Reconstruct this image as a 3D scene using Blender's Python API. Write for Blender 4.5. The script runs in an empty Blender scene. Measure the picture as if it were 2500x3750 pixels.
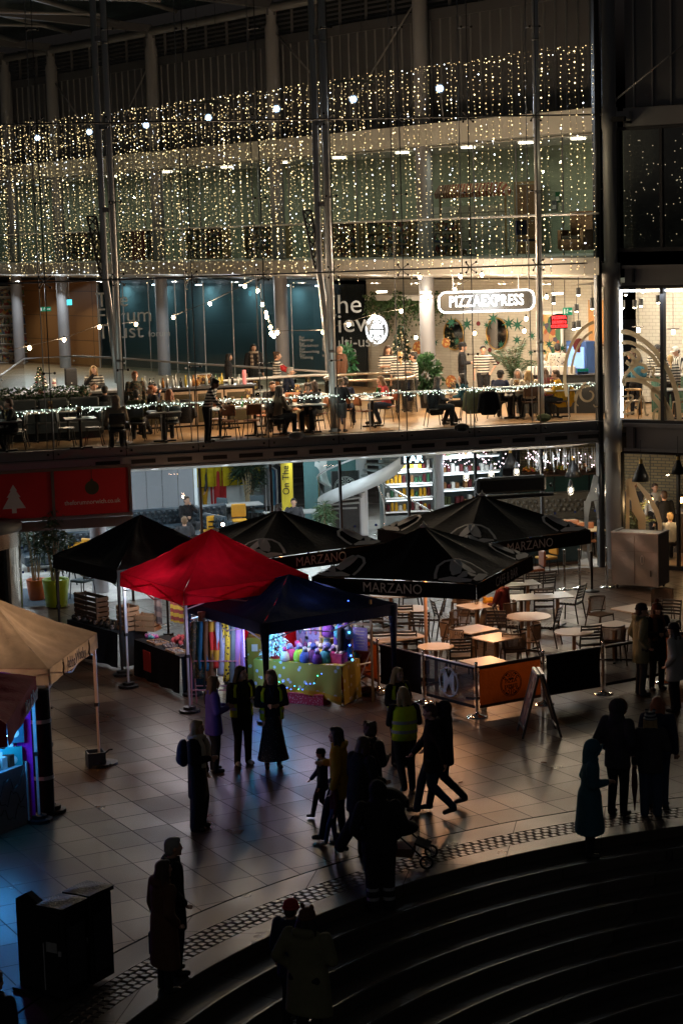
import bpy, math, random
from mathutils import Vector, Matrix
R_ = math.radians
random.seed(7)
SC = bpy.context.scene
COL = SC.collection
# ------------------------------------------------------------------ camera (70 mm, raised viewpoint, slight roll)
F_, PITCH, ROLL, CAMH = 7290.0, .1398, -.0302, 8.899
_f = Vector((0, math.cos(PITCH), -math.sin(PITCH))); _r = Vector((1, 0, 0)); _u = _r.cross(_f)
CR = _r*math.cos(ROLL) + _u*math.sin(ROLL); CU = -_r*math.sin(ROLL) + _u*math.cos(ROLL)
CP = Vector((0, 0, CAMH))
cam = bpy.data.cameras.new('camera'); cam.sensor_fit = 'VERTICAL'; cam.sensor_height = 36; cam.lens = F_/3750*36
cam.clip_start = .5; cam.clip_end = 600
co = bpy.data.objects.new('camera', cam); COL.objects.link(co)
co.matrix_world = Matrix(((CR.x, CU.x, -_f.x, 0), (CR.y, CU.y, -_f.y, 0), (CR.z, CU.z, -_f.z, CAMH), (0, 0, 0, 1)))
SC.camera = co
# ------------------------------------------------------------------ world: night sky
W = bpy.data.worlds.new('World'); SC.world = W; W.use_nodes = True
nt = W.node_tree; bg = nt.nodes['Background']; sky = nt.nodes.new('ShaderNodeTexSky'); sky.sky_type = 'NISHITA'
sky.sun_disc = False; sky.sun_elevation = R_(-2.5); sky.sun_rotation = R_(200)
hs = nt.nodes.new('ShaderNodeHueSaturation'); hs.inputs['Saturation'].default_value = .25
nt.links.new(sky.outputs[0], hs.inputs['Color']); nt.links.new(hs.outputs[0], bg.inputs[0]); bg.inputs[1].default_value = .125
SC.view_settings.view_transform = 'Standard'; SC.view_settings.look = 'None'
SC.view_settings.exposure = 0.0; SC.view_settings.gamma = 1
cy = SC.cycles; cy.max_bounces = 8; cy.transparent_max_bounces = 32; cy.glossy_bounces = 4; cy.diffuse_bounces = 3
cy.sample_clamp_indirect = 4; cy.caustics_reflective = False; cy.caustics_refractive = False
try: cy.use_denoising = True; cy.denoiser = 'OPENIMAGEDENOISE'
except Exception: pass
# ------------------------------------------------------------------ places: pixel rays to real points, facade frame
def ray(x, y): return _f + CR*((x-1250)/F_) - CU*((y-1875)/F_)
def G(x, y, z=0.0):
    d = ray(x, y); return CP + d*((z-CAMH)/d.z)
def YD(x, y, dep):
    d = ray(x, y); return CP + d*(dep/d.y)
PH = .2328; FO = Vector((-6.9526, 48.1913, 0)); FD = Vector((math.cos(PH), math.sin(PH), 0)); FN = Vector((-math.sin(PH), math.cos(PH), 0))
PW = 1.7827; ZR = 3.86
def L(s, t, z=0.0): return FO + FD*s + FN*t + Vector((0, 0, z))
def FP(x, y, t=0.0):
    d = ray(x, y); k = ((FO-CP).dot(FN)+t)/d.dot(FN); p = CP+d*k; return (p-FO).dot(FD), p.z
ARX = [(-700, 93), (-300, 88), (0, 84), (224, 80), (590, 74), (1028, 67.5), (1300, 64), (1564, 61), (1900, 57.6), (2190, 55), (2260, 54.4)]
def arcZ(x):
    for (a, za), (b, zb) in zip(ARX, ARX[1:]):
        if x <= b: return za+(zb-za)*(x-a)/(b-a)
    return ARX[-1][1]
def arc(x, off=0.0, z=0.0):
    d = ray(x, 860); k = (arcZ(x)+off)/d.y; return Vector((d.x*k, d.y*k, z))
# ------------------------------------------------------------------ materials
MC = {}
def M(name, c=(.5, .5, .5), rough=.6, metal=0., var=.12, scale=6., bump=0., bscale=60., emit=None, es=0., alpha=1., coat=0., samp=None, spec=.5):
    if name in MC: return MC[name]
    m = bpy.data.materials.new(name); m.use_nodes = True; t = m.node_tree; n = t.nodes; b = n['Principled BSDF']
    b.inputs['Roughness'].default_value = rough; b.inputs['Metallic'].default_value = metal; b.inputs['Coat Weight'].default_value = coat
    b.inputs['Specular IOR Level'].default_value = spec
    c4 = (*c, 1)
    if var:
        tc = n.new('ShaderNodeTexCoord'); nz = n.new('ShaderNodeTexNoise'); nz.inputs['Scale'].default_value = scale; nz.inputs['Detail'].default_value = 5
        mx = n.new('ShaderNodeMix'); mx.data_type = 'RGBA'
        mx.inputs[6].default_value = (*[max(0, v*(1-var)) for v in c], 1); mx.inputs[7].default_value = (*[min(1, v*(1+var)) for v in c], 1)
        t.links.new(tc.outputs['Object'], nz.inputs['Vector']); t.links.new(nz.outputs[0], mx.inputs[0]); t.links.new(mx.outputs[2], b.inputs['Base Color'])
    else: b.inputs['Base Color'].default_value = c4
    if bump:
        tc = n.new('ShaderNodeTexCoord'); nb = n.new('ShaderNodeTexNoise'); nb.inputs['Scale'].default_value = bscale; nb.inputs['Detail'].default_value = 3
        bp = n.new('ShaderNodeBump'); bp.inputs['Strength'].default_value = bump; bp.inputs['Distance'].default_value = .02
        t.links.new(tc.outputs['Object'], nb.inputs['Vector']); t.links.new(nb.outputs[0], bp.inputs['Height']); t.links.new(bp.outputs[0], b.inputs['Normal'])
    if emit:
        b.inputs['Emission Color'].default_value = (*emit, 1); b.inputs['Emission Strength'].default_value = es
        m.cycles.emission_sampling = samp or 'NONE'
    MC[name] = m; return m
def glass(name, tint=(1, 1, 1), refl=1.0, rough=0.0):
    if name in MC: return MC[name]
    m = bpy.data.materials.new(name); m.use_nodes = True; t = m.node_tree; n = t.nodes; n.remove(n['Principled BSDF']); out = n['Material Output']
    tr = n.new('ShaderNodeBsdfTransparent'); tr.inputs[0].default_value = (*tint, 1)
    gl = n.new('ShaderNodeBsdfGlossy'); gl.inputs['Roughness'].default_value = rough
    fr = n.new('ShaderNodeFresnel'); fr.inputs[0].default_value = 1.45
    mt = n.new('ShaderNodeMath'); mt.operation = 'MULTIPLY'; mt.inputs[1].default_value = refl; mt.use_clamp = True
    mx = n.new('ShaderNodeMixShader')
    t.links.new(fr.outputs[0], mt.inputs[0]); t.links.new(mt.outputs[0], mx.inputs[0]); t.links.new(tr.outputs[0], mx.inputs[1]); t.links.new(gl.outputs[0], mx.inputs[2]); t.links.new(mx.outputs[0], out.inputs[0])
    MC[name] = m; return m
def stripes(name, a, b, period=.09, axis=2, duty=.5, rough=.85, soft=0, bump=0):
    """bands of two colours along one object axis"""
    if name in MC: return MC[name]
    m = M(name, a, rough, var=0, bump=bump); t = m.node_tree; n = t.nodes; bs = n['Principled BSDF']
    tc = n.new('ShaderNodeTexCoord'); sp = n.new('ShaderNodeSeparateXYZ'); dv = n.new('ShaderNodeMath'); dv.operation = 'DIVIDE'; dv.inputs[1].default_value = period
    fc = n.new('ShaderNodeMath'); fc.operation = 'FRACT'; gt = n.new('ShaderNodeMath'); gt.operation = 'GREATER_THAN'; gt.inputs[1].default_value = duty
    mx = n.new('ShaderNodeMix'); mx.data_type = 'RGBA'; mx.inputs[6].default_value = (*a, 1); mx.inputs[7].default_value = (*b, 1)
    t.links.new(tc.outputs['Object'], sp.inputs[0]); t.links.new(sp.outputs[axis], dv.inputs[0]); t.links.new(dv.outputs[0], fc.inputs[0]); t.links.new(fc.outputs[0], gt.inputs[0])
    t.links.new(gt.outputs[0], mx.inputs[0]); t.links.new(mx.outputs[2], bs.inputs['Base Color']); return m
def spots(name, a, b, scale=14., thr=.32, rough=.85, emit=False):
    """blotches of colour b on a"""
    if name in MC: return MC[name]
    m = M(name, a, rough, var=0); t = m.node_tree; n = t.nodes; bs = n['Principled BSDF']
    tc = n.new('ShaderNodeTexCoord'); vo = n.new('ShaderNodeTexVoronoi'); vo.inputs['Scale'].default_value = scale
    gt = n.new('ShaderNodeMath'); gt.operation = 'LESS_THAN'; gt.inputs[1].default_value = thr
    mx = n.new('ShaderNodeMix'); mx.data_type = 'RGBA'; mx.inputs[6].default_value = (*a, 1); mx.inputs[7].default_value = (*b, 1)
    t.links.new(tc.outputs['Object'], vo.inputs['Vector']); t.links.new(vo.outputs['Distance'], gt.inputs[0]); t.links.new(gt.outputs[0], mx.inputs[0]); t.links.new(mx.outputs[2], bs.inputs['Base Color']); return m
def confetti(name, cols, scale=20., rough=.8, es=0):
    """cells of many colours (books, goods, pictures)"""
    if name in MC: return MC[name]
    m = M(name, cols[0], rough, var=0); t = m.node_tree; n = t.nodes; bs = n['Principled BSDF']
    tc = n.new('ShaderNodeTexCoord'); vo = n.new('ShaderNodeTexVoronoi'); vo.inputs['Scale'].default_value = scale
    sp = n.new('ShaderNodeSeparateColor'); cr = n.new('ShaderNodeValToRGB'); cr.color_ramp.interpolation = 'CONSTANT'
    e = cr.color_ramp.elements
    while len(e) < len(cols): e.new(.5)
    for i, c in enumerate(cols): e[i].position = i/len(cols); e[i].color = (*c, 1)
    t.links.new(tc.outputs['Object'], vo.inputs['Vector']); t.links.new(vo.outputs['Color'], sp.inputs[0]); t.links.new(sp.outputs[0], cr.inputs[0]); t.links.new(cr.outputs[0], bs.inputs['Base Color'])
    return m
def bricks(name, a, b, mortar, bw=.22, bh=.075, rough=.7, ms=.01, rot=(0, 0, 0), bump=.4, off=.5, coord='Object', sq=1.):
    if name in MC: return MC[name]
    m = M(name, a, rough, var=0); t = m.node_tree; n = t.nodes; bs = n['Principled BSDF']
    tc = n.new('ShaderNodeTexCoord'); mp = n.new('ShaderNodeMapping'); mp.inputs['Rotation'].default_value = rot
    br = n.new('ShaderNodeTexBrick'); br.inputs['Color1'].default_value = (*a, 1); br.inputs['Color2'].default_value = (*b, 1); br.inputs['Mortar'].default_value = (*mortar, 1)
    br.inputs['Scale'].default_value = 1; br.inputs['Brick Width'].default_value = bw; br.inputs['Row Height'].default_value = bh; br.inputs['Mortar Size'].default_value = ms; br.offset = off
    bp = n.new('ShaderNodeBump'); bp.inputs['Strength'].default_value = bump; bp.inputs['Distance'].default_value = .01; bp.invert = True
    t.links.new(tc.outputs[coord], mp.inputs[0]); t.links.new(mp.outputs[0], br.inputs['Vector']); t.links.new(br.outputs['Color'], bs.inputs['Base Color']); t.links.new(br.outputs['Fac'], bp.inputs['Height']); t.links.new(bp.outputs[0], bs.inputs['Normal'])
    return m
def translu(m, f):
    t = m.node_tree; n = t.nodes; out = n['Material Output']; b = n['Principled BSDF']; tl = n.new('ShaderNodeBsdfTranslucent'); mx = n.new('ShaderNodeMixShader'); mx.inputs[0].default_value = f
    bc = b.inputs['Base Color']; tl.inputs[0].default_value = bc.default_value
    if bc.links: t.links.new(bc.links[0].from_socket, tl.inputs[0])
    t.links.new(b.outputs[0], mx.inputs[1]); t.links.new(tl.outputs[0], mx.inputs[2]); t.links.new(mx.outputs[0], out.inputs[0]); return m
# ------------------------------------------------------------------ mesh builder
def smooth_basis(d):
    d = d.normalized(); a = Vector((0, 0, 1)) if abs(d.z) < .9 else Vector((1, 0, 0)); x = d.cross(a).normalized(); return x, d.cross(x).normalized()
class MB:
    def __init__(s): s.v = []; s.f = []; s.m = []; s.mi = 0
    def add(s, vs, fs):
        o = len(s.v); s.v += [tuple(p) for p in vs]; s.f += [tuple(i+o for i in f) for f in fs]; s.m += [s.mi]*len(fs); return s
    def box(s, c, d, rz=0., rx=0., ry=0.):
        m = Matrix.Rotation(rz, 3, 'Z') @ Matrix.Rotation(ry, 3, 'Y') @ Matrix.Rotation(rx, 3, 'X')
        c = Vector(c); vs = [c+m @ Vector((x*d[0]/2, y*d[1]/2, z*d[2]/2)) for x in (-1, 1) for y in (-1, 1) for z in (-1, 1)]
        return s.add(vs, [(0, 1, 3, 2), (4, 6, 7, 5), (0, 4, 5, 1), (2, 3, 7, 6), (0, 2, 6, 4), (1, 5, 7, 3)])
    def bar(s, a, b, w, h=None):
        """square bar between two points"""
        a = Vector(a); b = Vector(b); h = h or w; x, y = smooth_basis(b-a); x = x*w/2; y = y*h/2
        return s.add([p+q for p in (a, b) for q in (x+y, y-x, -x-y, x-y)], [(3, 2, 1, 0), (4, 5, 6, 7), (0, 1, 5, 4), (1, 2, 6, 5), (2, 3, 7, 6), (3, 0, 4, 7)])
    def tube(s, pts, r, n=8, closed=False, caps=True, ey=1.):
        pts = [Vector(p) for p in pts]; k = len(pts); rs = r if isinstance(r, (list, tuple)) else [r]*k; o = []
        xp = None
        for i, p in enumerate(pts):
            d = (pts[(i+1) % k]-pts[i-1]) if closed else (pts[min(i+1, k-1)]-pts[max(i-1, 0)])
            if d.length < 1e-9: d = Vector((0, 0, 1))
            d.normalize()
            if xp is None: x, y = smooth_basis(d)
            else: x = (xp-d*xp.dot(d)); x = x.normalized() if x.length > 1e-6 else smooth_basis(d)[0]; y = d.cross(x)
            xp = x
            o += [p+x*(rs[i]*math.cos(2*math.pi*j/n))+y*(rs[i]*ey*math.sin(2*math.pi*j/n)) for j in range(n)]
        fs = []
        for i in range(k if closed else k-1):
            a = i*n; b = ((i+1) % k)*n
            fs += [(a+j, a+(j+1) % n, b+(j+1) % n, b+j) for j in range(n)]
        if caps and not closed: fs += [tuple(range(n-1, -1, -1)), tuple(range((k-1)*n, k*n))]
        return s.add(o, fs)
    def cap(s, a, ra, b, rb, n=10):
        """tapered capsule"""
        a = Vector(a); b = Vector(b); d = b-a
        if d.length < 1e-6: return s.ell(a, (ra, ra, ra))
        d.normalize(); P = []; Rr = []
        for q in (-1, -.8, -.45): P.append(a+d*(ra*q)); Rr.append(max(.002, ra*math.sqrt(max(0, 1-q*q))))
        P.append(a); Rr.append(ra); P.append(b); Rr.append(rb)
        for q in (.45, .8, 1): P.append(b+d*(rb*q)); Rr.append(max(.002, rb*math.sqrt(max(0, 1-q*q))))
        return s.tube(P, Rr, n)
    def loft(s, rings, n=16):
        """rings: (cx,cy,cz,rx,ry) stacked in z"""
        o = []
        for (cx, cyy, cz, rx, ry) in rings: o += [(cx+rx*math.cos(2*math.pi*j/n), cyy+ry*math.sin(2*math.pi*j/n), cz) for j in range(n)]
        fs = [(i*n+j, i*n+(j+1) % n, (i+1)*n+(j+1) % n, (i+1)*n+j) for i in range(len(rings)-1) for j in range(n)]
        fs += [tuple(range(n-1, -1, -1)), tuple(range((len(rings)-1)*n, len(rings)*n))]
        return s.add(o, fs)
    def lathe(s, prof, n=20, c=(0, 0, 0), a0=0., a1=2*math.pi):
        full = abs(a1-a0-2*math.pi) < 1e-6; k = n if full else n+1; o = []
        for (r, z) in prof: o += [(c[0]+r*math.cos(a0+(a1-a0)*j/n), c[1]+r*math.sin(a0+(a1-a0)*j/n), c[2]+z) for j in range(k)]
        fs = [(i*k+j, i*k+(j+1) % k, (i+1)*k+(j+1) % k, (i+1)*k+j) for i in range(len(prof)-1) for j in range(n)]
        return s.add(o, fs)
    def ell(s, c, r, n=12, m=8, mat=None):
        if not isinstance(r, (list, tuple)): r = (r, r, r)
        o = []; c = Vector(c)
        for i in range(1, m):
            th = math.pi*i/m
            for j in range(n):
                v = Vector((r[0]*math.sin(th)*math.cos(2*math.pi*j/n), r[1]*math.sin(th)*math.sin(2*math.pi*j/n), r[2]*math.cos(th)))
                o.append(c+(mat @ v if mat else v))
        t = Vector((0, 0, r[2])); t = mat @ t if mat else t; o += [c+t, c-t]
        fs = [(i*n+j, (i+1)*n+j, (i+1)*n+(j+1) % n, i*n+(j+1) % n) for i in range(m-2) for j in range(n)]
        a = len(o)-2; fs += [(a, j, (j+1) % n) for j in range(n)] + [(a+1, (m-2)*n+(j+1) % n, (m-2)*n+j) for j in range(n)]
        return s.add(o, fs)
    def quad(s, a, b, c, d): return s.add([a, b, c, d], [(0, 1, 2, 3)])
    def plate(s, pts, th):
        """planar polygon given thickness vector th"""
        n = len(pts); th = Vector(th); p = [Vector(q) for q in pts]; o = p+[q+th for q in p]
        return s.add(o, [tuple(range(n-1, -1, -1)), tuple(range(n, 2*n))]+[(j, (j+1) % n, n+(j+1) % n, n+j) for j in range(n)])
    def grid(s, fn, nu, nv):
        o = [fn(i/nu, j/nv) for i in range(nu+1) for j in range(nv+1)]
        return s.add(o, [(i*(nv+1)+j, (i+1)*(nv+1)+j, (i+1)*(nv+1)+j+1, i*(nv+1)+j+1) for i in range(nu) for j in range(nv)])
    def octa(s, c, r):
        x, y, z = c; return s.add([(x+r, y, z), (x-r, y, z), (x, y+r, z), (x, y-r, z), (x, y, z+r), (x, y, z-r)], [(0, 2, 4), (2, 1, 4), (1, 3, 4), (3, 0, 4), (2, 0, 5), (1, 2, 5), (3, 1, 5), (0, 3, 5)])
    def leaf(s, p, d, ln, w, up=None):
        p = Vector(p); d = Vector(d).normalized(); x, y = smooth_basis(d); a = random.random()*6.28; x = x*math.cos(a)+y*math.sin(a)
        dr = Vector((0, 0, -ln*.25))
        return s.add([p, p+d*ln*.5+x*w/2, p+d*ln+dr, p+d*ln*.5-x*w/2], [(0, 1, 2, 3)])
    def ribbon(s, pts, w, th, nrm):
        """flat stroke of width w along a polyline, lying across normal nrm, thickness th"""
        pts = [Vector(p) for p in pts]; nrm = Vector(nrm).normalized(); o = []; k = len(pts); ws = w if isinstance(w, (list, tuple)) else [w]*k
        for i, p in enumerate(pts):
            d = (pts[min(i+1, k-1)]-pts[max(i-1, 0)]).normalized(); x = d.cross(nrm).normalized()*(ws[i]/2)
            o += [p+x, p-x, p-x+nrm*th, p+x+nrm*th]
        fs = []
        for i in range(k-1):
            a = i*4; b = a+4
            for j in range(4): fs.append((a+j, a+(j+1) % 4, b+(j+1) % 4, b+j))
        fs += [(3, 2, 1, 0), ((k-1)*4, (k-1)*4+1, (k-1)*4+2, (k-1)*4+3)]
        return s.add(o, fs)
    def mesh(s, name, mats, sm=False):
        me = bpy.data.meshes.new(name); me.from_pydata(s.v, [], s.f)
        for m in (mats if isinstance(mats, (list, tuple)) else [mats]): me.materials.append(m)
        if any(s.m): me.polygons.foreach_set('material_index', s.m)
        if sm: me.polygons.foreach_set('use_smooth', [True]*len(s.f))
        me.update(); return me
def O(name, mb, mat, parent=None, sm=False, loc=None, rz=0.):
    o = bpy.data.objects.new(name, mb.mesh(name, mat, sm) if isinstance(mb, MB) else mb); COL.objects.link(o)
    if parent: o.parent = parent
    if loc is not None: o.location = loc
    if rz: o.rotation_euler.z = rz
    return o
def tag(o, label=None, cat=None, group=None, kind=None):
    if label: o['label'] = label
    if cat: o['category'] = cat
    if group: o['group'] = group
    if kind: o['kind'] = kind
    return o
def T(name, label, cat, loc=(0, 0, 0), rz=0., group=None):
    o = bpy.data.objects.new(name, None); o.empty_display_size = .2; COL.objects.link(o); o.location = loc; o.rotation_euler.z = rz
    return tag(o, label, cat, group)
def B(name, label, cat, group=None):
    """a thing in the facade frame: local x along the facade, y into the building"""
    return T(name, label, cat, FO, PH, group)
def dup(root, loc, rz, label=None):
    r = root.copy(); COL.objects.link(r); r.location = loc; r.rotation_euler.z = rz
    if label: r['label'] = label
    for ch in root.children:
        c = ch.copy(); COL.objects.link(c); c.parent = r
        for g in ch.children: d = g.copy(); COL.objects.link(d); d.parent = c
    return r
def S(name, mb, mat, sm=False): return tag(O(name, mb, mat, sm=sm), kind='structure')
def lamp(typ, loc, power, col, parent=None, size=.3, rot=None, spot=None, blend=.5, shape=None):
    l = bpy.data.lights.new('lamp_light', typ); l.energy = power; l.color = col
    if typ == 'AREA': l.size = size; 
    elif typ in ('POINT', 'SPOT'): l.shadow_soft_size = size
    if typ == 'SPOT': l.spot_size = spot or R_(80); l.spot_blend = blend
    o = bpy.data.objects.new('lamp_light', l); COL.objects.link(o); o.location = loc
    if rot: o.rotation_euler = rot
    if parent: o.parent = parent
    return o
def aim(o, d): o.rotation_euler = Vector(d).to_track_quat('-Z', 'Y').to_euler()
# lettering: flat letters with a little depth in the XZ plane, facing -Y, centred
def text(s, size, ext=.01, bold=0., wid=1., align='CENTER', mb=None, at=(0, 0, 0), rz=0., sq=None, space=1.):
    cu = bpy.data.curves.new('lettering', 'FONT'); cu.body = s; cu.size = size; cu.extrude = ext/2; cu.offset = bold; cu.align_x = align; cu.align_y = 'CENTER'; cu.resolution_u = 3; cu.space_character = space
    ob = bpy.data.objects.new('lettering', cu); COL.objects.link(ob); bpy.context.view_layer.update()
    dg = bpy.context.evaluated_depsgraph_get(); me = bpy.data.meshes.new_from_object(ob.evaluated_get(dg))
    mb = mb or MB(); c, sn = math.cos(rz), math.sin(rz); o = []
    for v in me.vertices:
        x, z, y = v.co.x*wid, v.co.y, -v.co.z
        if sq: x, y, z = sq(x, y, z)
        o.append((at[0]+x*c-y*sn, at[1]+x*sn+y*c, at[2]+z))
    mb.add(o, [tuple(p.vertices) for p in me.polygons])
    bpy.data.objects.remove(ob); bpy.data.meshes.remove(me); bpy.data.curves.remove(cu); return mb
# ================================================================== materials used widely
steel = M('brushed_steel', (.58, .58, .60), .35, .35, .1, 3)
paint = M('grey_paint', (.22, .22, .235), .5, .3, .12, 2)
darkp = M('dark_grey_paint', (.055, .055, .06), .5, .2, .2, 2)
black = M('black_metal', (.012, .012, .013), .45, .3, .2)
white = M('white_paint', (.75, .74, .72), .6, 0, .06, 2)
offw = M('warm_white_plaster', (.62, .60, .56), .7, 0, .08, 2)
chrome = M('chrome', (.75, .74, .72), .12, 1, .05)
conc = M('painted_concrete', (.34, .34, .35), .65, 0, .12, 1.5, .15, 30)
pane_m = glass('clear_glass', (.97, .985, .98), .7)
pane_in = glass('green_tinted_glass', (.80, .88, .87), 1.0)
teal_g = glass('teal_glass', (.72, .88, .9), 1.3)
# ================================================================== plaza ground
def paving(name, base, w, h, rot, jm=.012, joint=.35, off=0., r0=.2, r1=.5):
    m = bpy.data.materials.new(name); m.use_nodes = True; t = m.node_tree; n = t.nodes; b = n['Principled BSDF']
    tc = n.new('ShaderNodeTexCoord'); mp = n.new('ShaderNodeMapping'); mp.inputs['Rotation'].default_value = (0, 0, rot)
    br = n.new('ShaderNodeTexBrick'); br.offset = off; br.inputs['Scale'].default_value = 1
    br.inputs['Color1'].default_value = (*[c*.75 for c in base], 1); br.inputs['Color2'].default_value = (*[c*1.22 for c in base], 1); br.inputs['Mortar'].default_value = (*[c*joint for c in base], 1)
    br.inputs['Brick Width'].default_value = w; br.inputs['Row Height'].default_value = h; br.inputs['Mortar Size'].default_value = jm; br.inputs['Mortar Smooth'].default_value = .2
    nz = n.new('ShaderNodeTexNoise'); nz.inputs['Scale'].default_value = .8; nz.inputs['Detail'].default_value = 4
    n2 = n.new('ShaderNodeTexNoise'); n2.inputs['Scale'].default_value = 90; n2.inputs['Detail'].default_value = 2
    mx = n.new('ShaderNodeMix'); mx.data_type = 'RGBA'; mx.blend_type = 'MULTIPLY'; mx.inputs[0].default_value = 1
    cr = n.new('ShaderNodeMapRange'); cr.inputs[1].default_value = .3; cr.inputs[2].default_value = .75; cr.inputs[3].default_value = .72; cr.inputs[4].default_value = 1.1
    t.links.new(nz.outputs[0], cr.inputs[0]); t.links.new(tc.outputs['Object'], mp.inputs[0]); t.links.new(mp.outputs[0], br.inputs['Vector'])
    t.links.new(tc.outputs['Object'], nz.inputs['Vector']); t.links.new(tc.outputs['Object'], n2.inputs['Vector'])
    t.links.new(br.outputs['Color'], mx.inputs[6]); t.links.new(cr.outputs[0], mx.inputs[7]); t.links.new(mx.outputs[2], b.inputs['Base Color'])
    rr = n.new('ShaderNodeMapRange'); rr.inputs[1].default_value = .2; rr.inputs[2].default_value = .8; rr.inputs[3].default_value = r0; rr.inputs[4].default_value = r1
    t.links.new(nz.outputs[0], rr.inputs[0]); bw = n.new('ShaderNodeRGBToBW'); sr = n.new('ShaderNodeMapRange'); sr.clamp = False; lum = sum(base)/3; sr.inputs[1].default_value = lum*.68; sr.inputs[2].default_value = lum*1.3; sr.inputs[3].default_value = .06; sr.inputs[4].default_value = -.05
    a1 = n.new('ShaderNodeMath'); a2 = n.new('ShaderNodeMath'); a2.operation = 'MULTIPLY_ADD'; a2.inputs[1].default_value = .16; a2.use_clamp = True
    t.links.new(br.outputs['Color'], bw.inputs[0]); t.links.new(bw.outputs[0], sr.inputs[0]); t.links.new(rr.outputs[0], a1.inputs[0]); t.links.new(sr.outputs[0], a1.inputs[1]); t.links.new(br.outputs['Fac'], a2.inputs[0]); t.links.new(a1.outputs[0], a2.inputs[2]); t.links.new(a2.outputs[0], b.inputs['Roughness'])
    ad = n.new('ShaderNodeMath'); ad.operation = 'MULTIPLY_ADD'; ad.inputs[1].default_value = -.4
    t.links.new(br.outputs['Fac'], ad.inputs[0]); t.links.new(n2.outputs[0], ad.inputs[2])
    bp = n.new('ShaderNodeBump'); bp.inputs['Strength'].default_value = .35; bp.inputs['Distance'].default_value = .006
    t.links.new(ad.outputs[0], bp.inputs['Height']); t.links.new(bp.outputs[0], b.inputs['Normal'])
    b.inputs['Specular IOR Level'].default_value = .27; b.inputs['Specular Tint'].default_value = (1, .8, .64, 1); return m
CX, CY, CRD = 8.329, 17.33, 11.825
pav = paving('wet_stone_paving', (.080, .048, .029), .6, .74, R_(-28), .011, .25, 0., .26, .42)
kerb = paving('kerb_stone', (.085, .072, .06), 1.3, 3, R_(10), .008)
cob = M('cobble_stone', (.075, .058, .046), .32, 0, .45, 5, .2, 60)
stepm = paving('step_stone', (.085, .074, .065), 1.4, 5, R_(-60), .008, .3, 0., .35, .6)
def ring(r0, r1, z=0., n=160): return MB().lathe([(r1, z), (r0, z)], n, (CX, CY, 0))
S('plaza_ground', ring(CRD+1.385, 170), pav)
S('paving_band', ring(CRD+.87, CRD+1.35), kerb)
S('drain_slot', MB().lathe([(CRD+1.385, 0), (CRD+1.385, -.04), (CRD+1.35, -.04), (CRD+1.35, 0)], 160, (CX, CY, 0)), black)
S('cobble_bed', ring(CRD+.39, CRD+.87, -.014), M('cobble_bed', (.03, .026, .022), .8))
m = MB(); a = R_(60)
while a < R_(235):
    for j in range(4):
        r0 = CRD+.395+j*.12; d = .063/r0*random.uniform(.86, 1); a1 = a+.064/r0*(j % 2); z = random.uniform(-.006, .004); q = [(CX+(r0+u*.117)*math.cos(a1+v*d), CY+(r0+u*.117)*math.sin(a1+v*d)) for u, v in ((0, -1), (1, -1), (1, 1), (0, 1))]; c = (sum(p[0] for p in q)/4, sum(p[1] for p in q)/4); i_ = [(c[0]+(p[0]-c[0])*.72, c[1]+(p[1]-c[1])*.72) for p in q]
        m.add([(x, y, -.03) for x, y in q]+[(x, y, z-.012) for x, y in q]+[(x, y, z) for x, y in i_], [(k, (k+1) % 4, 4+(k+1) % 4, 4+k) for k in range(4)]+[(4+k, 4+(k+1) % 4, 8+(k+1) % 4, 8+k) for k in range(4)]+[(8, 9, 10, 11)])
    a += .128/CRD
S('cobble_strip', m, cob)
S('kerb_edge', MB().lathe([(CRD+.39, 0), (CRD+.012, 0), (CRD, -.012), (CRD, -.165)], 160, (CX, CY, 0)), kerb)
prof = []
for k in range(12):
    r0 = CRD-.45*k; r1 = r0-.45; z = -.165*(k+1)
    prof += [(r0-.002, z), (r1+.05, z), (r1+.046, z-.002), (r1+.036, z-.002), (r1+.032, z), (r1+.014, z), (r1, z-.014), (r1, z-.163)]
S('amphitheatre_steps', MB().lathe(prof, 160, (CX, CY, 0)), stepm)
ns = M('nosing_glint', (.11, .098, .088), .35, 0, .3, 3, .2, 60)  # paler colour stands in for the wet glint along the step edges
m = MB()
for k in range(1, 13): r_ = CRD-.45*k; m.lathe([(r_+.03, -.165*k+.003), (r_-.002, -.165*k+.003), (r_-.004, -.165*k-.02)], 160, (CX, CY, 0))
S('step_edge_glint', m, ns)
S('amphitheatre_floor', MB().lathe([(CRD-.45*12, -.165*13), (.01, -.165*13)], 80, (CX, CY, 0)), stepm)
# ================================================================== floors and ceilings of the building
woodm = bricks('oak_floor', (.40, .25, .13), (.30, .18, .09), (.10, .06, .03), 1.4, .14, .35, .004, (0, 0, 0), .15)
tilef = paving('pale_floor_tiles', (.50, .50, .49), .6, .6, 0, .006, .6, 0, .15, .3)
SE0, SE1 = -6.0, 14.25
def floor_poly(z, off=1.0, t0=.3):
    pts = [L(SE0, t0, z), L(SE1, t0, z)]+[arc(x, off, z) for x, _ in reversed(ARX[1:-1])]; return pts
def flat(pts): return MB().add(pts, [tuple(range(len(pts)))])
S('restaurant_floor', flat(floor_poly(ZR, 6)), woodm)
S('ground_floor_tiles', flat([L(-9, .02, .012), L(14.4, .02, .012), L(16, 28, .012), L(-14, 34, .012)]), tilef)
mat_blue = M('blue_grey_entrance_mat', (.07, .10, .14), .95, 0, .2, 40, .3, 200)
S('entrance_mat', flat([L(-3.4, .1, .02), L(.75, .1, .02), L(.1, 2.6, .02), L(-3.4, 3.2, .02)]), mat_blue)
ceilm = M('white_ceiling', (.62, .61, .59), .8, 0, .05, 1)
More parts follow.
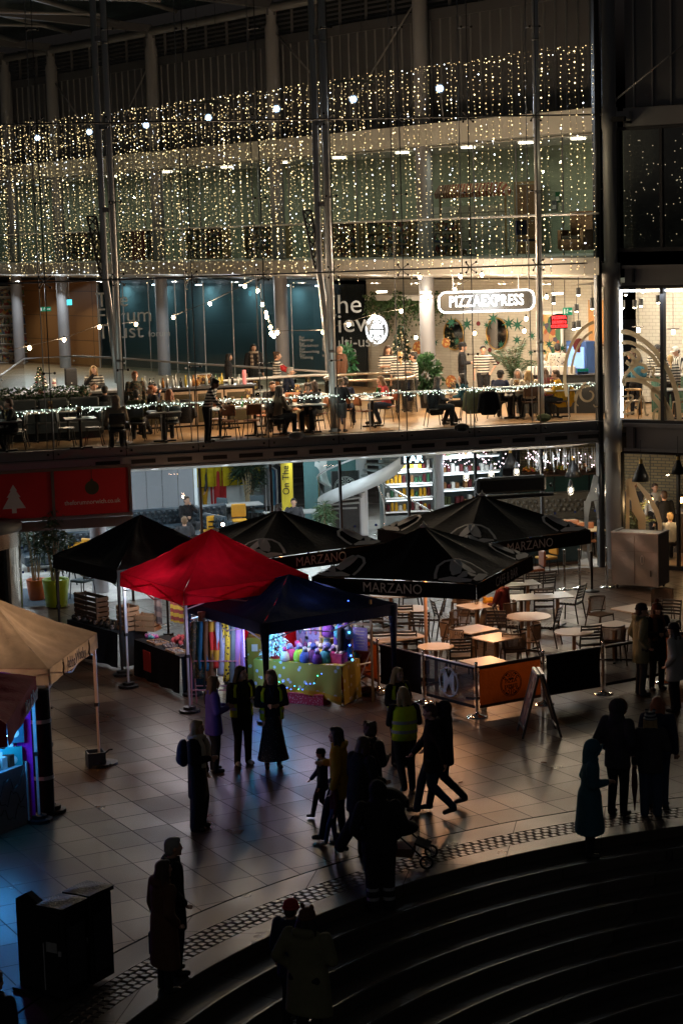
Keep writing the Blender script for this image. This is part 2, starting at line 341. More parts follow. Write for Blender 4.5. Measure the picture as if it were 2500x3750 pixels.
# sloping soffit of the restaurant slab over the ground floor, then flat ceiling
m = MB(); m.quad(L(-5.2, .3, 3.27), L(SE1, .3, 3.27), L(SE1, 2.8, 2.88), L(-5.2, 2.8, 2.88)); m.quad(L(-7, 2.8, 2.88), L(SE1, 2.8, 2.88), L(18, 30, 2.88), L(-16, 34, 2.88)); S('ground_floor_ceiling', m, ceilm)
# ================================================================== restaurant slab edge (dark fascia band)
fas = B('slab_fascia', 'dark grey steel slab edge band below the restaurant floor', 'slab edge')
m = MB(); m.box((4.4, .16, 3.72), (19.4, .24, .24)); m.box((4.4, .12, 3.46), (19.6, .3, .24)); O('fascia_band', m, M('dark_fascia', (.30, .30, .315), .4, .2, .25, 1.5), fas)
m = MB(); m.box((4.4, -.06, 3.845), (19.6, .1, .03)); m.box((4.4, -.05, 3.59), (19.6, .06, .03)); m.box((4.4, -.05, 3.3), (19.6, .06, .04)); O('fascia_trim', m, paint, fas)
for k in range(1, 9):
    for d in (.42, 1.3): O('vent_slot', MB().box((k*PW+d-.9, -.045, 3.46), (.6, .02, .1)), black, fas)
# ================================================================== glass curtain wall
cw = B('glass_curtain_wall', 'tall frameless glass curtain wall held by steel spiders and rods', 'glass wall')
ROWS = [3.61, 5.72, 7.91, 9.78, 11.66, 13.85, 16.1]
for k in range(-2, 8):
    for a, b in zip(ROWS, ROWS[1:]):
        O('pane', MB().quad((k*PW+.01, 0, a+.01), ((k+1)*PW-.01, 0, a+.01), ((k+1)*PW-.01, 0, b-.01), (k*PW+.01, 0, b-.01)), pane_m, cw)
for k in range(1, 8):
    O('pane', MB().quad((k*PW+.03, 0, .03), ((k+1)*PW-.03, 0, .03), ((k+1)*PW-.03, 0, 3.25), (k*PW+.03, 0, 3.25)), pane_m, cw)
m = MB(); rod = MB(); sp = MB(); kn = MB()
for k in range(-2, 9):
    x = k*PW
    m.bar((x, 0, 3.3), (x, 0, 16.1), .022); rod.tube([(x-.11, .32, 3.8), (x-.11, .45, 9.5), (x-.11, .36, 16)], .013, 6)
    for i, z in enumerate(ROWS):
        if i % 2 == 0:
            for sx in (-1, 1):
                for sz in (-1, 1):
                    sp.tube([(x, .14, z), (x+sx*.07, .1, z+sz*.07), (x+sx*.13, .02, z+sz*.13)], .013, 6); kn.ell((x+sx*.13, .0, z+sz*.13), .03, 8, 6)
            sp.tube([(x, .14, z), (x-.11, .36, z)], .014, 6)
        else:
            sp.tube([(x-.13, .03, z), (x+.13, .03, z)], .012, 6); kn.ell((x-.13, .0, z), .034, 8, 6); kn.ell((x+.13, .0, z), .034, 8, 6); sp.tube([(x, .03, z), (x-.11, .36, z)], .012, 6)
    if k > 0: m.box((x, .0, 1.6), (.055, .12, 3.2))
for z in (3.61, 7.91, 11.66): rod.tube([(-4, .14, z), (8*PW, .14, z)], .022, 8); m.bar((-4, 0, z+.0), (8*PW, 0, z), .02)
O('glazing_joint', m, darkp, cw); O('tie_rod', rod, paint, cw, True); O('spider_fitting', sp, paint, cw, True); O('bolt_cap', kn, black, cw, True)
dots = M('blue_dot', (.01, .05, .35), .5)
m = MB()
for k in range(-1, 8):
    for d in (.35, .9, 1.45):
        for z in (.9, 1.5):
            c = (k*PW+d, -.006, z); m.add([c]+[(c[0]+.032*math.cos(a*.628), c[1], c[2]+.032*math.sin(a*.628)) for a in range(10)], [(0, a+1, (a+1) % 10+1) for a in range(10)])
O('safety_dot', m, dots, cw)
# ---- inner masts
def mast(a, b, c, lab, low=None):
    r = B('steel_mast', lab, 'mast', 'steel masts inside the glass wall')
    def q(p, t=.75): s, z = FP(p[0], p[1], t); return (s, t, z)
    A = q(a); Bp = q(b); Bp = (Bp[0], Bp[1], ZR); s0 = (A[0]+Bp[0])/2
    O('tube', MB().tube([(s0, .75, ZR), (s0, .75, 17.5)], .082, 14), steel, r, True)
    for z in (5.9, 7.9, 9.75, 11.66, 13.6, 15.5): O('collar', MB().tube([(s0, .75, z-.03), (s0, .75, z+.03)], .09, 14), paint, r, True)
    if c:
        d = .245; O('brace_tube', MB().tube([(s0-.06, .78, ZR+1.5), (s0-d*.8, .82, 7.4), (s0-d, .84, 7.9), (s0-d, .84, 17.5)], .078, 14), steel, r, True)
        for z in (9.6, 11.6, 13.7): O('link_plate', MB().box((s0-d/2, .78, z), (d, .05, .12)), paint, r)
        lt = MB(); pts = [(-.62, 9.45), (-.40, 9.45), (-.22, 8.0), (-.36, 8.0)]
        for i in range(4): p, w = pts[i], pts[(i+1) % 4]; lt.bar((s0+p[0], .85, p[1]), (s0+w[0], .85, w[1]), .045)
        for i in range(6):
            f0, f1 = i/6, (i+1)/6
            lt.bar((s0-.62+.26*f0, .85, 9.45-1.45*f0), (s0-.40+.18*f1, .85, 9.45-1.45*f1), .03); lt.bar((s0-.40+.18*f0, .85, 9.45-1.45*f0), (s0-.62+.26*f1, .85, 9.45-1.45*f1), .03)
        O('lattice_bracket', lt, darkp, r)
    O('foot', MB().lathe([(.16, 0), (.16, .03), (.1, .05), (.1, .1)], 14, (s0, .75, ZR)), paint, r, True)
mast((371, 0), (459, 1643), 1, 'pair of grey steel tubes joining in a V, nearest the left edge')
mast((1176, 0), (1225, 1586), 1, 'pair of grey steel tubes joining in a V, in the middle of the glass wall')
mast((1952, 0), (1985, 1545), 0, 'single steel tube mast beside the lit white shop sign')
# ================================================================== back wall along the curved arc
XS = [-300, -150, 0, 110, 224, 400, 590, 800, 1028, 1180, 1300, 1430, 1564, 1730, 1900, 2050, 2190]
def strip(off, z0, z1, xs=XS, mb=None):
    mb = mb or MB()
    for a, b in zip(xs, xs[1:]): mb.quad(arc(a, off, z0), arc(b, off, z0), arc(b, off, z1), arc(a, off, z1))
    return mb
def slabring(o0, o1, z0, z1, z0b=None, mb=None):
    mb = mb or MB(); z0b = z0 if z0b is None else z0b
    for a, b in zip(XS, XS[1:]):
        A0, B0, A1, B1 = arc(a, o0), arc(b, o0), arc(a, o1), arc(b, o1); w = lambda p, z: Vector((p.x, p.y, z))
        mb.quad(w(A0, z0), w(B0, z0), w(B0, z1), w(A0, z1)); mb.quad(w(A0, z1), w(B0, z1), w(B1, z1), w(A1, z1)); mb.quad(w(A1, z0b), w(B1, z0b), w(B0, z0), w(A0, z0))
    return mb
clad = M('grey_cladding', (.10, .10, .112), .55, .3, .18, .8)
cl = tag(O('cladding_wall', strip(0, 11.9, 15.05), clad), 'dark grey metal cladding wall with upright seams under the roof', 'wall')
m = MB(); n_ = 0
def along(off, step, x0=-300, x1=2190):
    p = arc(x0, off); x = x0; acc = 0; out = [(p.copy(), x)]
    while x < x1:
        x += 2; q = arc(x, off); acc += (q-p).length; p = q
        if acc >= step: out.append((q.copy(), x)); acc = 0
    return out
for p, x in along(-.03, .445): m.bar((p.x, p.y, 11.9), (p.x, p.y, 15.05), .05)
m.v and O('seam', m, M('seam_metal', (.2, .2, .21), .5, .4, .1), cl)
lv = T('louvre_band', 'band of dark louvred windows above the metal cladding', 'louvres')
O('rail', slabring(-.12, .2, 15.05, 15.35), clad, lv); O('backing', strip(.25, 15.35, 16.5), M('louvre_glass', (.03, .035, .03), .25, .1, .3, 2), lv)
m = MB()
for z in range(7):
    for a, b in zip(XS, XS[1:]): m.bar(arc(a, .15, 15.45+z*.15), arc(b, .15, 15.45+z*.15), .03, .06)
O('slat', m, clad, lv); m = MB()
for p, x in along(.05, 1.35): m.bar((p.x, p.y, 15.3), (p.x, p.y, 16.5), .09)
O('mullion', m, clad, lv)
colm = M('painted_column', (.33, .33, .36), .5, .1, .08, 1.2)
CCOL = []
for i, (x, lab) in enumerate(((50, 'round grey column at the far left beside the book shelves'), (218, 'round grey column between the two orange timber wall bays'), (582, 'round grey column in front of the teal glass, right of the green exit sign'), (1020, 'round grey column behind the waitress with red sleeves'), (1556, 'round pale column at the left end of the lit white shop sign'))):
    p = arc(x, -.6); CCOL.append(p)
    tag(O('round_column', MB().lathe([(.23, 0), (.23, 15.6), (.17, 15.75), (.17, 16.2)], 24), colm, sm=True, loc=p), lab, 'column', 'round columns of the atrium')
rf = T('atrium_roof', 'dark glass atrium roof on grey steel tubes', 'roof')
O('ring_beam', MB().tube([arc(x, -.6, 16.25) for x in XS], .15, 12), paint, rf, True)
top = [arc(x, .4, 16.9) for x in XS]
m = MB().add(top+[L(SE1, -.2, 17.6), L(-9, -.2, 17.6)], [tuple(range(len(top)+2))]); O('roof_glass', m, M('night_roof_glass', (.02, .04, .045), .2, .1, .4, .5), rf)
m = MB(); m2 = MB()
for i, p in enumerate(CCOL+[arc(1900, -.6), arc(1290, -.6), arc(790, -.6), arc(400, -.6)]):
    d = Vector((-.86, -.5, 0)); q = p+d*13; a = Vector((p.x, p.y, 16.35)); b = Vector((q.x, q.y, 17.3))
    if i < 6: m.bar(a, b, .3, .26); m.bar(a, a+Vector((0, 0, -.35)), .3)
    m2.tube([a+Vector((0, 0, .2))+d*1.2, b+Vector((5, -4, .1))], .09, 8); m2.tube([a+d*4, a+d*9+Vector((-4, 3, .5))], .05, 8)
O('rafter', m, clad, rf); O('roof_tube', m2, paint, rf, True)
m = MB()
for (xa, za, xb, zb) in ((218, 15.2, 330, 13.2), (582, 15.3, 480, 13.4), (1020, 15.6, 1180, 13.7), (1556, 15.8, 1300, 12.8)): O('wind_brace', MB().tube([arc(xa, -.55, za), arc(xb, -.45, zb)], .028, 6), paint, rf, True)
# ================================================================== library storey
S('library_floor', slabring(-4, 6, 7.62, 8.05, 7.2), M('slab_white', (.55, .54, .52), .7, 0, .06, 1))
S('library_ceiling', slabring(-.6, 7, 11.3, 11.32), ceilm)
rb = tag(O('ring_balcony', slabring(-1.6, .3, 11.35, 11.95), offw), 'pale curved bulkhead band above the library storey', 'bulkhead')
pg = M('pale_green_wall', (.42, .46, .36), .8, 0, .06, 1)
tag(O('library_wall', strip(5, 8.05, 11.3), pg), 'pale green back wall of the library storey', 'wall')
gb = T('library_balustrade', 'curved glass balustrade along the library floor edge', 'balustrade')
O('glass_panel', strip(-3.8, 8.08, 9.15), pane_in, gb); O('handrail', MB().tube([arc(x, -3.8, 9.17) for x in XS], .03, 8), steel, gb, True)
ls = T('library_screen', 'full height glass screen behind the library balustrade', 'glass screen')
O('glass_panel', strip(-.2, 8.06, 11.3), glass('screen_glass', (.85, .9, .88), 1.6), ls)
m = MB()
for p, x in along(-.2, 1.9): m.bar((p.x, p.y, 8.06), (p.x, p.y, 11.3), .04)
O('mullion', m, paint, ls)
books = confetti('book_spines', [(.25, .05, .04), (.05, .09, .2), (.35, .3, .2), (.08, .2, .1), (.5, .45, .35), (.1, .1, .12), (.4, .2, .05)], 9)
shelfm = M('beech_shelf', (.3, .2, .1), .6, 0, .15, 4)
BC = 0
def bookcase(x, off, z, w, h, rz, lab, lit=False):
    r = T('bookcase', lab, 'bookcase', arc(x, off, z), rz, 'library bookcases')
    m = MB(); m.box((0, .17, h/2), (w, .02, h)); m.box((-w/2, 0, h/2), (.03, .34, h)); m.box((w/2, 0, h/2), (.03, .34, h)); n = max(2, int(h/.38))
    for i in range(n+1): m.box((0, 0, .04+i*(h-.06)/n), (w-.04, .32, .025))
    O('frame', m, white if lit else shelfm, r); m = MB()
    for i in range(n):
        x0 = -w/2+.05
        while x0 < w/2-.1:
            bw = random.uniform(.03, .06); bh = random.uniform(.2, .3)
            if random.random() < .88: m.box((x0+bw/2, -.02, .055+i*(h-.06)/n+bh/2), (bw*.92, .2, bh))
            x0 += bw
    O('books', m, books, r)['kind'] = 'stuff'
angs = math.atan2(-29, 21.4)
for i, (x, lab) in enumerate(((300, 'low bookcase on the library storey above the red banner'), (520, 'bookcase of red and dark books on the library storey'), (760, 'bookcase on the library storey behind the left steel mast'), (980, 'bookcase on the library storey left of the middle mast'), (1240, 'bookcase on the library storey right of the middle mast'), (1440, 'bookcase on the library storey left of the white panels'), (1600, 'bookcase on the library storey nearest the white panels'))):
    bookcase(x, 1.6, 8.06, 2.4, 1.15, angs, lab)
redp = M('red_poster', (.25, .03, .02), .7)
for x, z, w, h, c, lab in ((505, 8.6, .9, 1.1, redp, 'red display panel on the library storey'), (1010, 8.5, .6, 1.0, M('blue_poster', (.05, .2, .3), .7), 'blue display panel on the library storey')):
    r = T('display_panel', lab, 'display panel', arc(x, 1.0, z-.55), angs); O('panel', MB().box((0, 0, .55), (w, .04, h)), c, r); O('leg', MB().box((0, 0, .27), (.04, .04, .54)), paint, r)
# right hand library room: door, screen of white panels, chair, plaid canopy, sofa
dr = T('wooden_door', 'brown wooden door of the library room at right', 'door', arc(1930, 4.4, 8.06), angs)
dw = M('brown_door_wood', (.22, .11, .05), .5, 0, .2, 3)
O('leaf', MB().box((0, 0, 1.05), (.9, .05, 2.1)), dw, dr); m = MB(); m.box((-.49, 0, 1.07), (.08, .1, 2.14)); m.box((.49, 0, 1.07), (.08, .1, 2.14)); m.box((0, 0, 2.16), (1.06, .1, .08)); O('frame', m, M('pale_oak', (.4, .26, .13), .5), dr); O('handle', MB().tube([(.36, -.06, 1.0), (.24, -.06, 1.0)], .012, 6), steel, dr)
ws = T('white_panel_screen', 'white gridded panel screen in the library room', 'screen', arc(1720, 1.5, 8.06), angs)
O('panel', MB().box((0, 0, .85), (3.6, .05, 1.3)), bricks('white_grid_panels', (.7, .7, .66), (.6, .62, .58), (.25, .25, .25), .45, .43, .6, .012, (R_(90), 0, 0), .1, 0.), ws)
m = MB()
for x in (-1.7, 0, 1.7): m.box((x, 0, .75), (.05, .06, 1.5)); m.box((x, 0, .02), (.06, .5, .04))
O('stand', m, paint, ws)
pc = T('plaid_canopy', 'red brown plaid canopy above the white panels', 'canopy', arc(1730, 1.0, 8.06), angs)
O('canopy', MB().loft([(0, 0, 1.75, 1.7, .35), (0, 0, 1.9, 1.75, .4), (0, 0, 2.15, 1.5, .3)], 16), stripes('plaid', (.22, .05, .03), (.3, .22, .14), .14, 0, .5), pc); m = MB(); [m.box((x, 0, .88), (.05, .05, 1.76)) for x in (-1.5, 1.5)]; O('post', m, shelfm, pc)
sf = T('brown_armchair', 'brown wooden armchair by the far right end of the library', 'armchair', arc(2110, -.9, 8.06), angs+.3)
m = MB(); m.box((0, 0, .3), (.7, .7, .3)); m.box((0, .32, .75), (.7, .12, .9)); m.box((-.35, 0, .45), (.1, .7, .5)); m.box((.35, 0, .45), (.1, .7, .5)); O('body', m, dw, sf); O('seat_cushion', MB().box((0, -.05, .5), (.55, .55, .1)), black, sf)
dc = T('dark_blue_chair', 'dark blue office chair behind the library balustrade', 'chair', arc(1930, -2.6, 8.06), .8)
m = MB(); m.box((0, 0, .46), (.46, .44, .06)); m.box((0, .22, .8), (.44, .05, .4)); O('seat_shell', m, M('navy_fabric', (.015, .02, .06), .9), dc)
for sx in (-.2, .2):
    for sy in (-.2, .2): O('leg', MB().tube([(sx, sy, .45), (sx*1.2, sy*1.2, 0)], .012, 6), steel, dc)
for x, z, lab in ((2043, 9.75, 'green fire action notice on the library wall'), (2030, 9.5, 'grey call point panel on the library wall')):
    r = T('wall_notice', lab, 'notice', arc(x, 4.9, z), angs); O('plate', MB().box((0, 0, 0), (.2, .02, .3)), M('notice_green', (.02, .15, .06), .5) if 'green' in lab else paint, r)
    O('notice_text', MB().box((0, -.012, -.05), (.15, .004, .12)), white, r)
# library and atrium lamps (real ceiling fittings)
lampw = M('lit_lamp_warm', (1, 1, 1), emit=(1, .85, .62), es=9, var=0); lampc = M('lit_lamp_cool', (1, 1, 1), emit=(.80, .9, 1), es=14, var=0)
for i, x in enumerate((-150, 60, 224, 420, 620, 840, 1040, 1250, 1480, 1720, 1930, 2120)):
    r = T('library_ceiling_light', 'round ceiling light over the library storey', 'ceiling light', arc(x, .6, 11.27), 0, 'library ceiling lights')
    O('diffuser', MB().lathe([(.001, -.03), (.2, -.03), (.22, 0)], 16), lampw, r); lamp('AREA', (0, 0, -.06), 13 if x < 1500 else 17, (.96, 1, .78), r, .5)
# spotlights on the track above the lights
for x, y in ((156, 526), (346, 502), (553, 478), (780, 451), (1028, 421), (1307, 384), (1621, 354)):
    p = arc(x, -2.2, 12.88); r = T('spotlight', 'bright bluish white spotlight shining above the fairy lights', 'spotlight', p, 0, 'bluish spotlights over the light curtain')
    dirv = (Vector((x/40-30, -8, 8))-p).normalized(); q = dirv.to_track_quat('-Z', 'Y').to_matrix()
    O('housing', MB().add([q @ Vector(v) for v in MB().lathe([(.001, .3), (.09, .28), (.13, .02), (.14, 0)], 14).v], MB().lathe([(.001, .3), (.09, .28), (.13, .02), (.14, 0)], 14).f), paint, r, True)
    b = MB().lathe([(.001, 0), (.10, 0)], 14); O('lens', MB().add([q @ Vector(v) for v in b.v], b.f), M('spot_lens', (1, 1, 1), emit=(.50, .74, 1), es=9, var=0), r)
    O('stem', MB().tube([(0, 0, .1), (.1, .1, -.9)], .02, 6), paint, r)
    l = lamp('SPOT', tuple(dirv*.05), 170, (.72, .84, 1), r, .1, spot=R_(75)); aim(l, dirv)
for x, y, lab in ((765, 379, 'pale slanted fin hanging above the light curtain, left one'), (1290, 303, 'pale slanted fin hanging above the light curtain, right one')):
    p = arc(x, -6, 0); p = YD(x, y, p.y); r = T('ceiling_fin', lab, 'ceiling fin', p, 0)
    O('blade', MB().grid(lambda u, v: ((u-.5)*1.2, (v-.5)*.7, .06*math.sin(u*3.1)+(v-.5)*.12), 8, 4), offw, r, True); m = MB(); m.tube([(-.3, 0, 0), (-.3, 0, 3.6)], .008, 5); m.tube([(.3, 0, 0), (.3, 0, 3.6)], .008, 5); O('cable', m, black, r)
# ================================================================== curtain of fairy lights
bulbm = M('warm_fairy_bulb', (1, .9, .7), emit=(1, .78, .40), es=5.5, var=0); bulbw = M('cool_fairy_bulb', (1, 1, 1), emit=(.85, .92, 1), es=7, var=0)
wirem = M('light_wire', (.10, .08, .05), .5, 0, 0)
bulbd = M('dim_fairy_bulb', (1, .85, .6), emit=(1, .74, .34), es=2.0, var=0)
def strand(p, z0, z1, step, sway):
    p = p+Vector((random.uniform(-.09, .09), random.uniform(-.12, .12), 0)); kb = random.uniform(.7, 1.15)
    b = MB(); w = MB(); z = z1; pts = []
    while z > z0:
        x = p.x+math.sin(z*1.3+sway)*.02; y = p.y+math.cos(z*1.7+sway)*.02; pts.append((x, y, z))
        b.mi = random.choices((0, 1, 2), (4, 1, 7))[0]
        b.octa((x+random.uniform(-.025, .025), y, z+random.uniform(-.02, .02)), kb*random.choice((.008, .010, .013, .016, .022)))
        z -= step*random.uniform(.6, 1.5)
    w.tube(pts[::4]+[pts[-1]], .004, 3, caps=False)
    o = O('light_string', w, wirem); tag(o, 'hanging string of tiny warm white lights in the glittering light curtain', 'fairy lights', 'strings of the fairy light curtain')
    O('bulbs', b, [bulbm, bulbw, bulbd], o)['kind'] = 'stuff'
ST = along(-4.6, .29, -150, 2186)
for i, (p, x) in enumerate(ST):
    zt = 13.25+.12*abs(math.sin(i*.39)); zb = 7.9-.5*random.random()**2-.3*(i % 3 == 0); strand(p, zb, zt, .125, i)
for i, (p, x) in enumerate(along(-7.5, .38, -150, 1350)): strand(p, 7.9-.3*random.random(), 12.6-.5*(x > 900)+.15*math.sin(i*.5), .2, i*2.1)
hd = MB(); hb = MB()
for off, zt, x0, x1 in ((-4.6, 13.3, -150, 2186), (-7.5, 12.65, -150, 1500), (-5.5, 12.3, -150, 1100), (-6.3, 11.75, -150, 700)):
    pts = []
    for i, (p, x) in enumerate(along(off, .21, x0, x1)):
        q = Vector((p.x, p.y, zt+.10*abs(math.sin(i*.19))-.05)); pts.append(q); hb.mi = random.choices((0, 1, 2), (3, 1, 6))[0]
        hb.octa((q.x, q.y, q.z+random.uniform(-.12, .06)), random.choice((.009, .012, .017)))
    hd.tube(pts, .006, 4)
o = tag(O('light_header', hd, wirem), 'draped header wires carrying the fairy light curtain', 'fairy lights'); O('bulbs', hb, [bulbm, bulbw, bulbd], o)['kind'] = 'stuff'
for i, x in enumerate((100, 420, 760, 1100, 1450, 1800, 2100)): lamp('POINT', arc(x, -5, 10.5), 12, (1, .84, .5), o, .04)
# ================================================================== people
skin_l = M('skin_fair', (.52, .30, .21), .5, 0, .08, 12); skin_d = M('skin_dark', (.16, .08, .05), .5, 0, .08, 12)
eye_m = M('eye_dark', (.02, .012, .01), .3, var=0); lip_m = M('lip', (.35, .12, .10), .5, var=0)
HAIR = {'brown': (.06, .03, .018), 'dark': (.015, .011, .01), 'blond': (.38, .25, .11), 'ginger': (.30, .09, .03), 'grey': (.30, .29, .28), 'lightbrown': (.16, .09, .045), 'red': (.35, .08, .02)}
def hairm(k): return M('hair_'+k, HAIR[k], .6, 0, .35, 30, .4, 120)
def cloth(name, c, rough=.85): return M('cloth_'+name, c, rough, 0, .25, 6, .5, 14, spec=.2)
CL = {k: cloth(k, v) for k, v in dict(black=(.02, .02, .023), navy=(.022, .03, .065), charcoal=(.05, .05, .056), grey=(.12, .12, .125), beige=(.32, .26, .19), cream=(.55, .48, .38), khaki=(.19, .18, .10), denim=(.04, .065, .12), teal=(.03, .11, .16), maroon=(.09, .018, .02), red=(.42, .03, .035), pinkred=(.5, .09, .10), yellow=(.42, .26, .02), mustard=(.5, .27, .02), purple=(.12, .08, .38), brown=(.13, .06, .035), white=(.6, .58, .55), hivis=(.66, .78, .03), olive=(.06, .07, .03), blue=(.03, .06, .16), green=(.03, .10, .05), pompom=(.10, .03, .025), hgrey=(.35, .35, .34)).items()}
CL['stripe'] = stripes('striped_jersey', (.62, .60, .55), (.02, .02, .025), .075, 2, .5)
CL['zebra'] = spots('zebra_print', (.5, .46, .4), (.03, .03, .03), 16, .3); CL['leopard'] = spots('leopard_print', (.55, .52, .42), (.03, .03, .025), 26, .33)
CL['redstripe'] = stripes('red_black_stripe', (.35, .04, .04), (.02, .02, .02), .16, 2, .5); CL['dotty'] = spots('dotted_cloth', (.012, .012, .014), (.2, .2, .2), 34, .2); CL['pattern'] = confetti('patterned_jumper', [(.02, .03, .02), (.05, .05, .03), (.12, .06, .03), (.02, .02, .02), (.14, .12, .08)], 22)
CL['vstripe'] = stripes('upright_stripe', (.6, .58, .54), (.03, .03, .03), .06, 0, .5)
CL['tartan'] = stripes('checked_scarf', (.3, .24, .18), (.08, .05, .04), .12, 2, .5); CL['band'] = M('reflective_band', (.45, .45, .48), .35, .3, .05)
shoe_m = M('shoe_leather', (.02, .018, .017), .45, 0, .2, 10); shoe_w = M('pale_shoe', (.4, .38, .36), .6, 0, .15)
def rem(o, vox, it=2, f=.5):
    m = o.modifiers.new('skin_surface', 'REMESH'); m.mode = 'VOXEL'; m.voxel_size = vox; m.use_smooth_shade = True
    if it: s = o.modifiers.new('soften', 'SMOOTH'); s.iterations = it; s.factor = f
    return o
LEGS = {'stand': ((.055, .012, .285), (.06, -.012, .045)), 'walkf': ((.05, .10, .30), (.05, .15, .06)), 'walkb': ((.05, .015, .285), (.05, -.17, .095)), 'sit': ((.075, .25, .295), (.075, .24, .045)), 'sitout': ((.075, .25, .295), (.08, .34, .05)), 'sitback': ((.075, .25, .295), (.07, .15, .05)), 'lift': ((.05, .09, .33), (.05, -.04, .14))}
ARMS = {'down': ((.135, -.012, .64), (.142, .03, .495)), 'pocket': ((.155, -.05, .655), (.105, .045, .545)), 'hold': ((.135, .01, .655), (.05, .135, .665)), 'cross': ((.14, .035, .665), (-.03, .105, .675)), 'table': ((.14, .07, .66), (.07, .175, .655)), 'push': ((.135, .03, .66), (.10, .175, .63)), 'mouth': ((.13, .10, .715), (.02, .115, .85)), 'reach': ((.13, .12, .70), (.12, .25, .64)), 'hips': ((.19, -.03, .67), (.115, .05, .565)), 'swing': ((.13, .06, .655), (.125, .17, .53)), 'swingb': ((.135, -.085, .66), (.135, -.11, .51)), 'linked': ((.15, -.02, .66), (.10, .11, .66))}
def person(label, at, face, H=1.7, legs=('stand', 'stand'), arms=('down', 'down'), top='black', bot='black', hair=('brown', 'short'), coat=None, skirt=None, hat=None, hood=None, vest=None, scarf=None, bag=None, lean=0., headyaw=0., headdown=0., wide=1.08, skin=None, group=None, shoes=None, sitz=None, flare=1., fine=True, extra=None, bare=False, sleeves=None):
    """face: compass angle in degrees of the direction the person looks (90 = away from the viewpoint)"""
    rz = R_(face-90); skin = skin or skin_l; V = Vector
    root = T('person', label, 'person', at, rz, group)
    sit = legs[0].startswith('sit'); dz = (sitz/H+.06-.53) if sit and sitz else (-.235 if sit else 0.)
    cl, sl = math.cos(lean), math.sin(lean)
    def U(p):  # upper body point: lean about the pelvis
        x, y, z = p[0]*wide, p[1], p[2]-.53; return V((x, y*cl+z*sl, .53+dz+z*cl-y*sl))*H
    def Lg(p, sx):
        z = p[2]+(dz+.235 if sit else 0) if p[2] > .2 else p[2]; return V((p[0]*sx, p[1], z))*H
    hips = [V((.05*wide, 0, .52+dz))*H, V((-.05*wide, 0, .52+dz))*H]
    leg = [(hips[i], Lg(LEGS[legs[i]][0], sx), Lg(LEGS[legs[i]][1], sx)) for i, sx in ((0, 1), (1, -1))]
    arm = []
    for i, sx in ((0, 1), (1, -1)):
        e, w = ARMS[arms[i]]; arm.append((U((.102*sx, 0, .812)), U((e[0]*sx, e[1], e[2])), U((w[0]*sx, w[1], w[2]))))
    nk = U((0, -.005, .835)); hc = U((0, .014, .925)); hq = Matrix.Rotation(headyaw, 3, 'Z') @ Matrix.Rotation(-lean*.3-headdown, 3, 'X')
    def Hd(p): return hc+hq @ (V(p)*H)
    vox = .0125 if fine else .018
    # --- body: one continuous surface
    b = MB()
    b.ell(Hd((0, 0, .008)), (.046*H, .055*H, .058*H), 14, 10, hq); b.ell(Hd((0, .016, -.03)), (.034*H, .036*H, .036*H), 12, 8, hq); b.ell(Hd((0, .046, -.052)), (.016*H, .014*H, .013*H), 10, 6, hq)
    b.cap(Hd((0, .05, .012)), .006*H, Hd((0, .064, -.012)), .0095*H, 8); b.ell(Hd((0, .045, .022)), (.03*H, .012*H, .008*H), 10, 6, hq); b.ell(Hd((0, .053, -.03)), (.014*H, .009*H, .007*H), 10, 6, hq)
    for sx in (-1, 1): b.ell(Hd((.047*sx, -.004, -.004)), (.008*H, .014*H, .02*H), 8, 6, hq); b.ell(Hd((.024*sx, .04, -.012)), (.013*H, .014*H, .012*H), 8, 6, hq)
    b.cap(U((0, -.012, .80)), .036*H, Hd((0, -.008, -.03)), .031*H)
    ch = [U((0, 0, z)) for z in (.53, .62, .72, .79)]
    for (a, ra), (c, rc) in zip(zip(ch, (.07, .062, .072, .05)), list(zip(ch, (.07, .062, .072, .05)))[1:]):
        for sx in (-.03, .03): b.cap(a+V((sx*H, 0, 0)), ra*H*.8, c+V((sx*H, 0, 0)), rc*H*.8)
    for (s, e, w), sx in zip(arm, (1, -1)):
        b.cap(s, .026*H, e, .021*H); b.cap(e, .021*H, w, .0145*H)
        d = (w-e).normalized(); pal = w+d*.022*H; fwd = hq @ V((0, 1, 0)); pl = (fwd-d*fwd.dot(d)); pl = pl.normalized() if pl.length > .2 else V((-sx, 0, 0)); side = d.cross(pl)
        b.cap(w, .014*H, pal+d*.015*H, .0165*H); b.cap(pal+side*.008*H, .012*H, pal+d*.022*H+side*.009*H, .0115*H); b.cap(pal-side*.008*H, .012*H, pal+d*.022*H-side*.009*H, .0115*H)
        for j, (o_, ln) in enumerate(((-.017, .036), (-.006, .042), (.006, .039), (.016, .03))):
            f0 = pal+d*.028*H+side*o_*H; f1 = f0+(d*.8+pl*.45)*ln*.55*H; f2 = f1+(d*.35+pl*.9)*ln*.5*H
            b.cap(f0, .0058*H, f1, .0054*H, 6); b.cap(f1, .0054*H, f2, .0048*H, 6)
        t0 = pal+side*.014*H; t1 = t0+(side*.6+d*.5+pl*.3)*.026*H; b.cap(t0, .007*H, t1, .006*H, 6); b.cap(t1, .006*H, t1+(d*.8+pl*.4)*.018*H, .0052*H, 6)
    for h, k, a in leg: b.cap(h, .05*H, k, .033*H); b.cap(k, .032*H, a, .022*H); b.cap(a, .02*H, a+V((0, .03*H, -.02*H)), .018*H)
    body = rem(O('body', b, skin, root), vox, 1, .3)
    e = MB()
    for sx in (-1, 1): e.ell(Hd((.0175*sx, .0475, .006)), (.0062*H, .005*H, .0045*H), 8, 6, hq)
    O('eyes', e, eye_m, root)
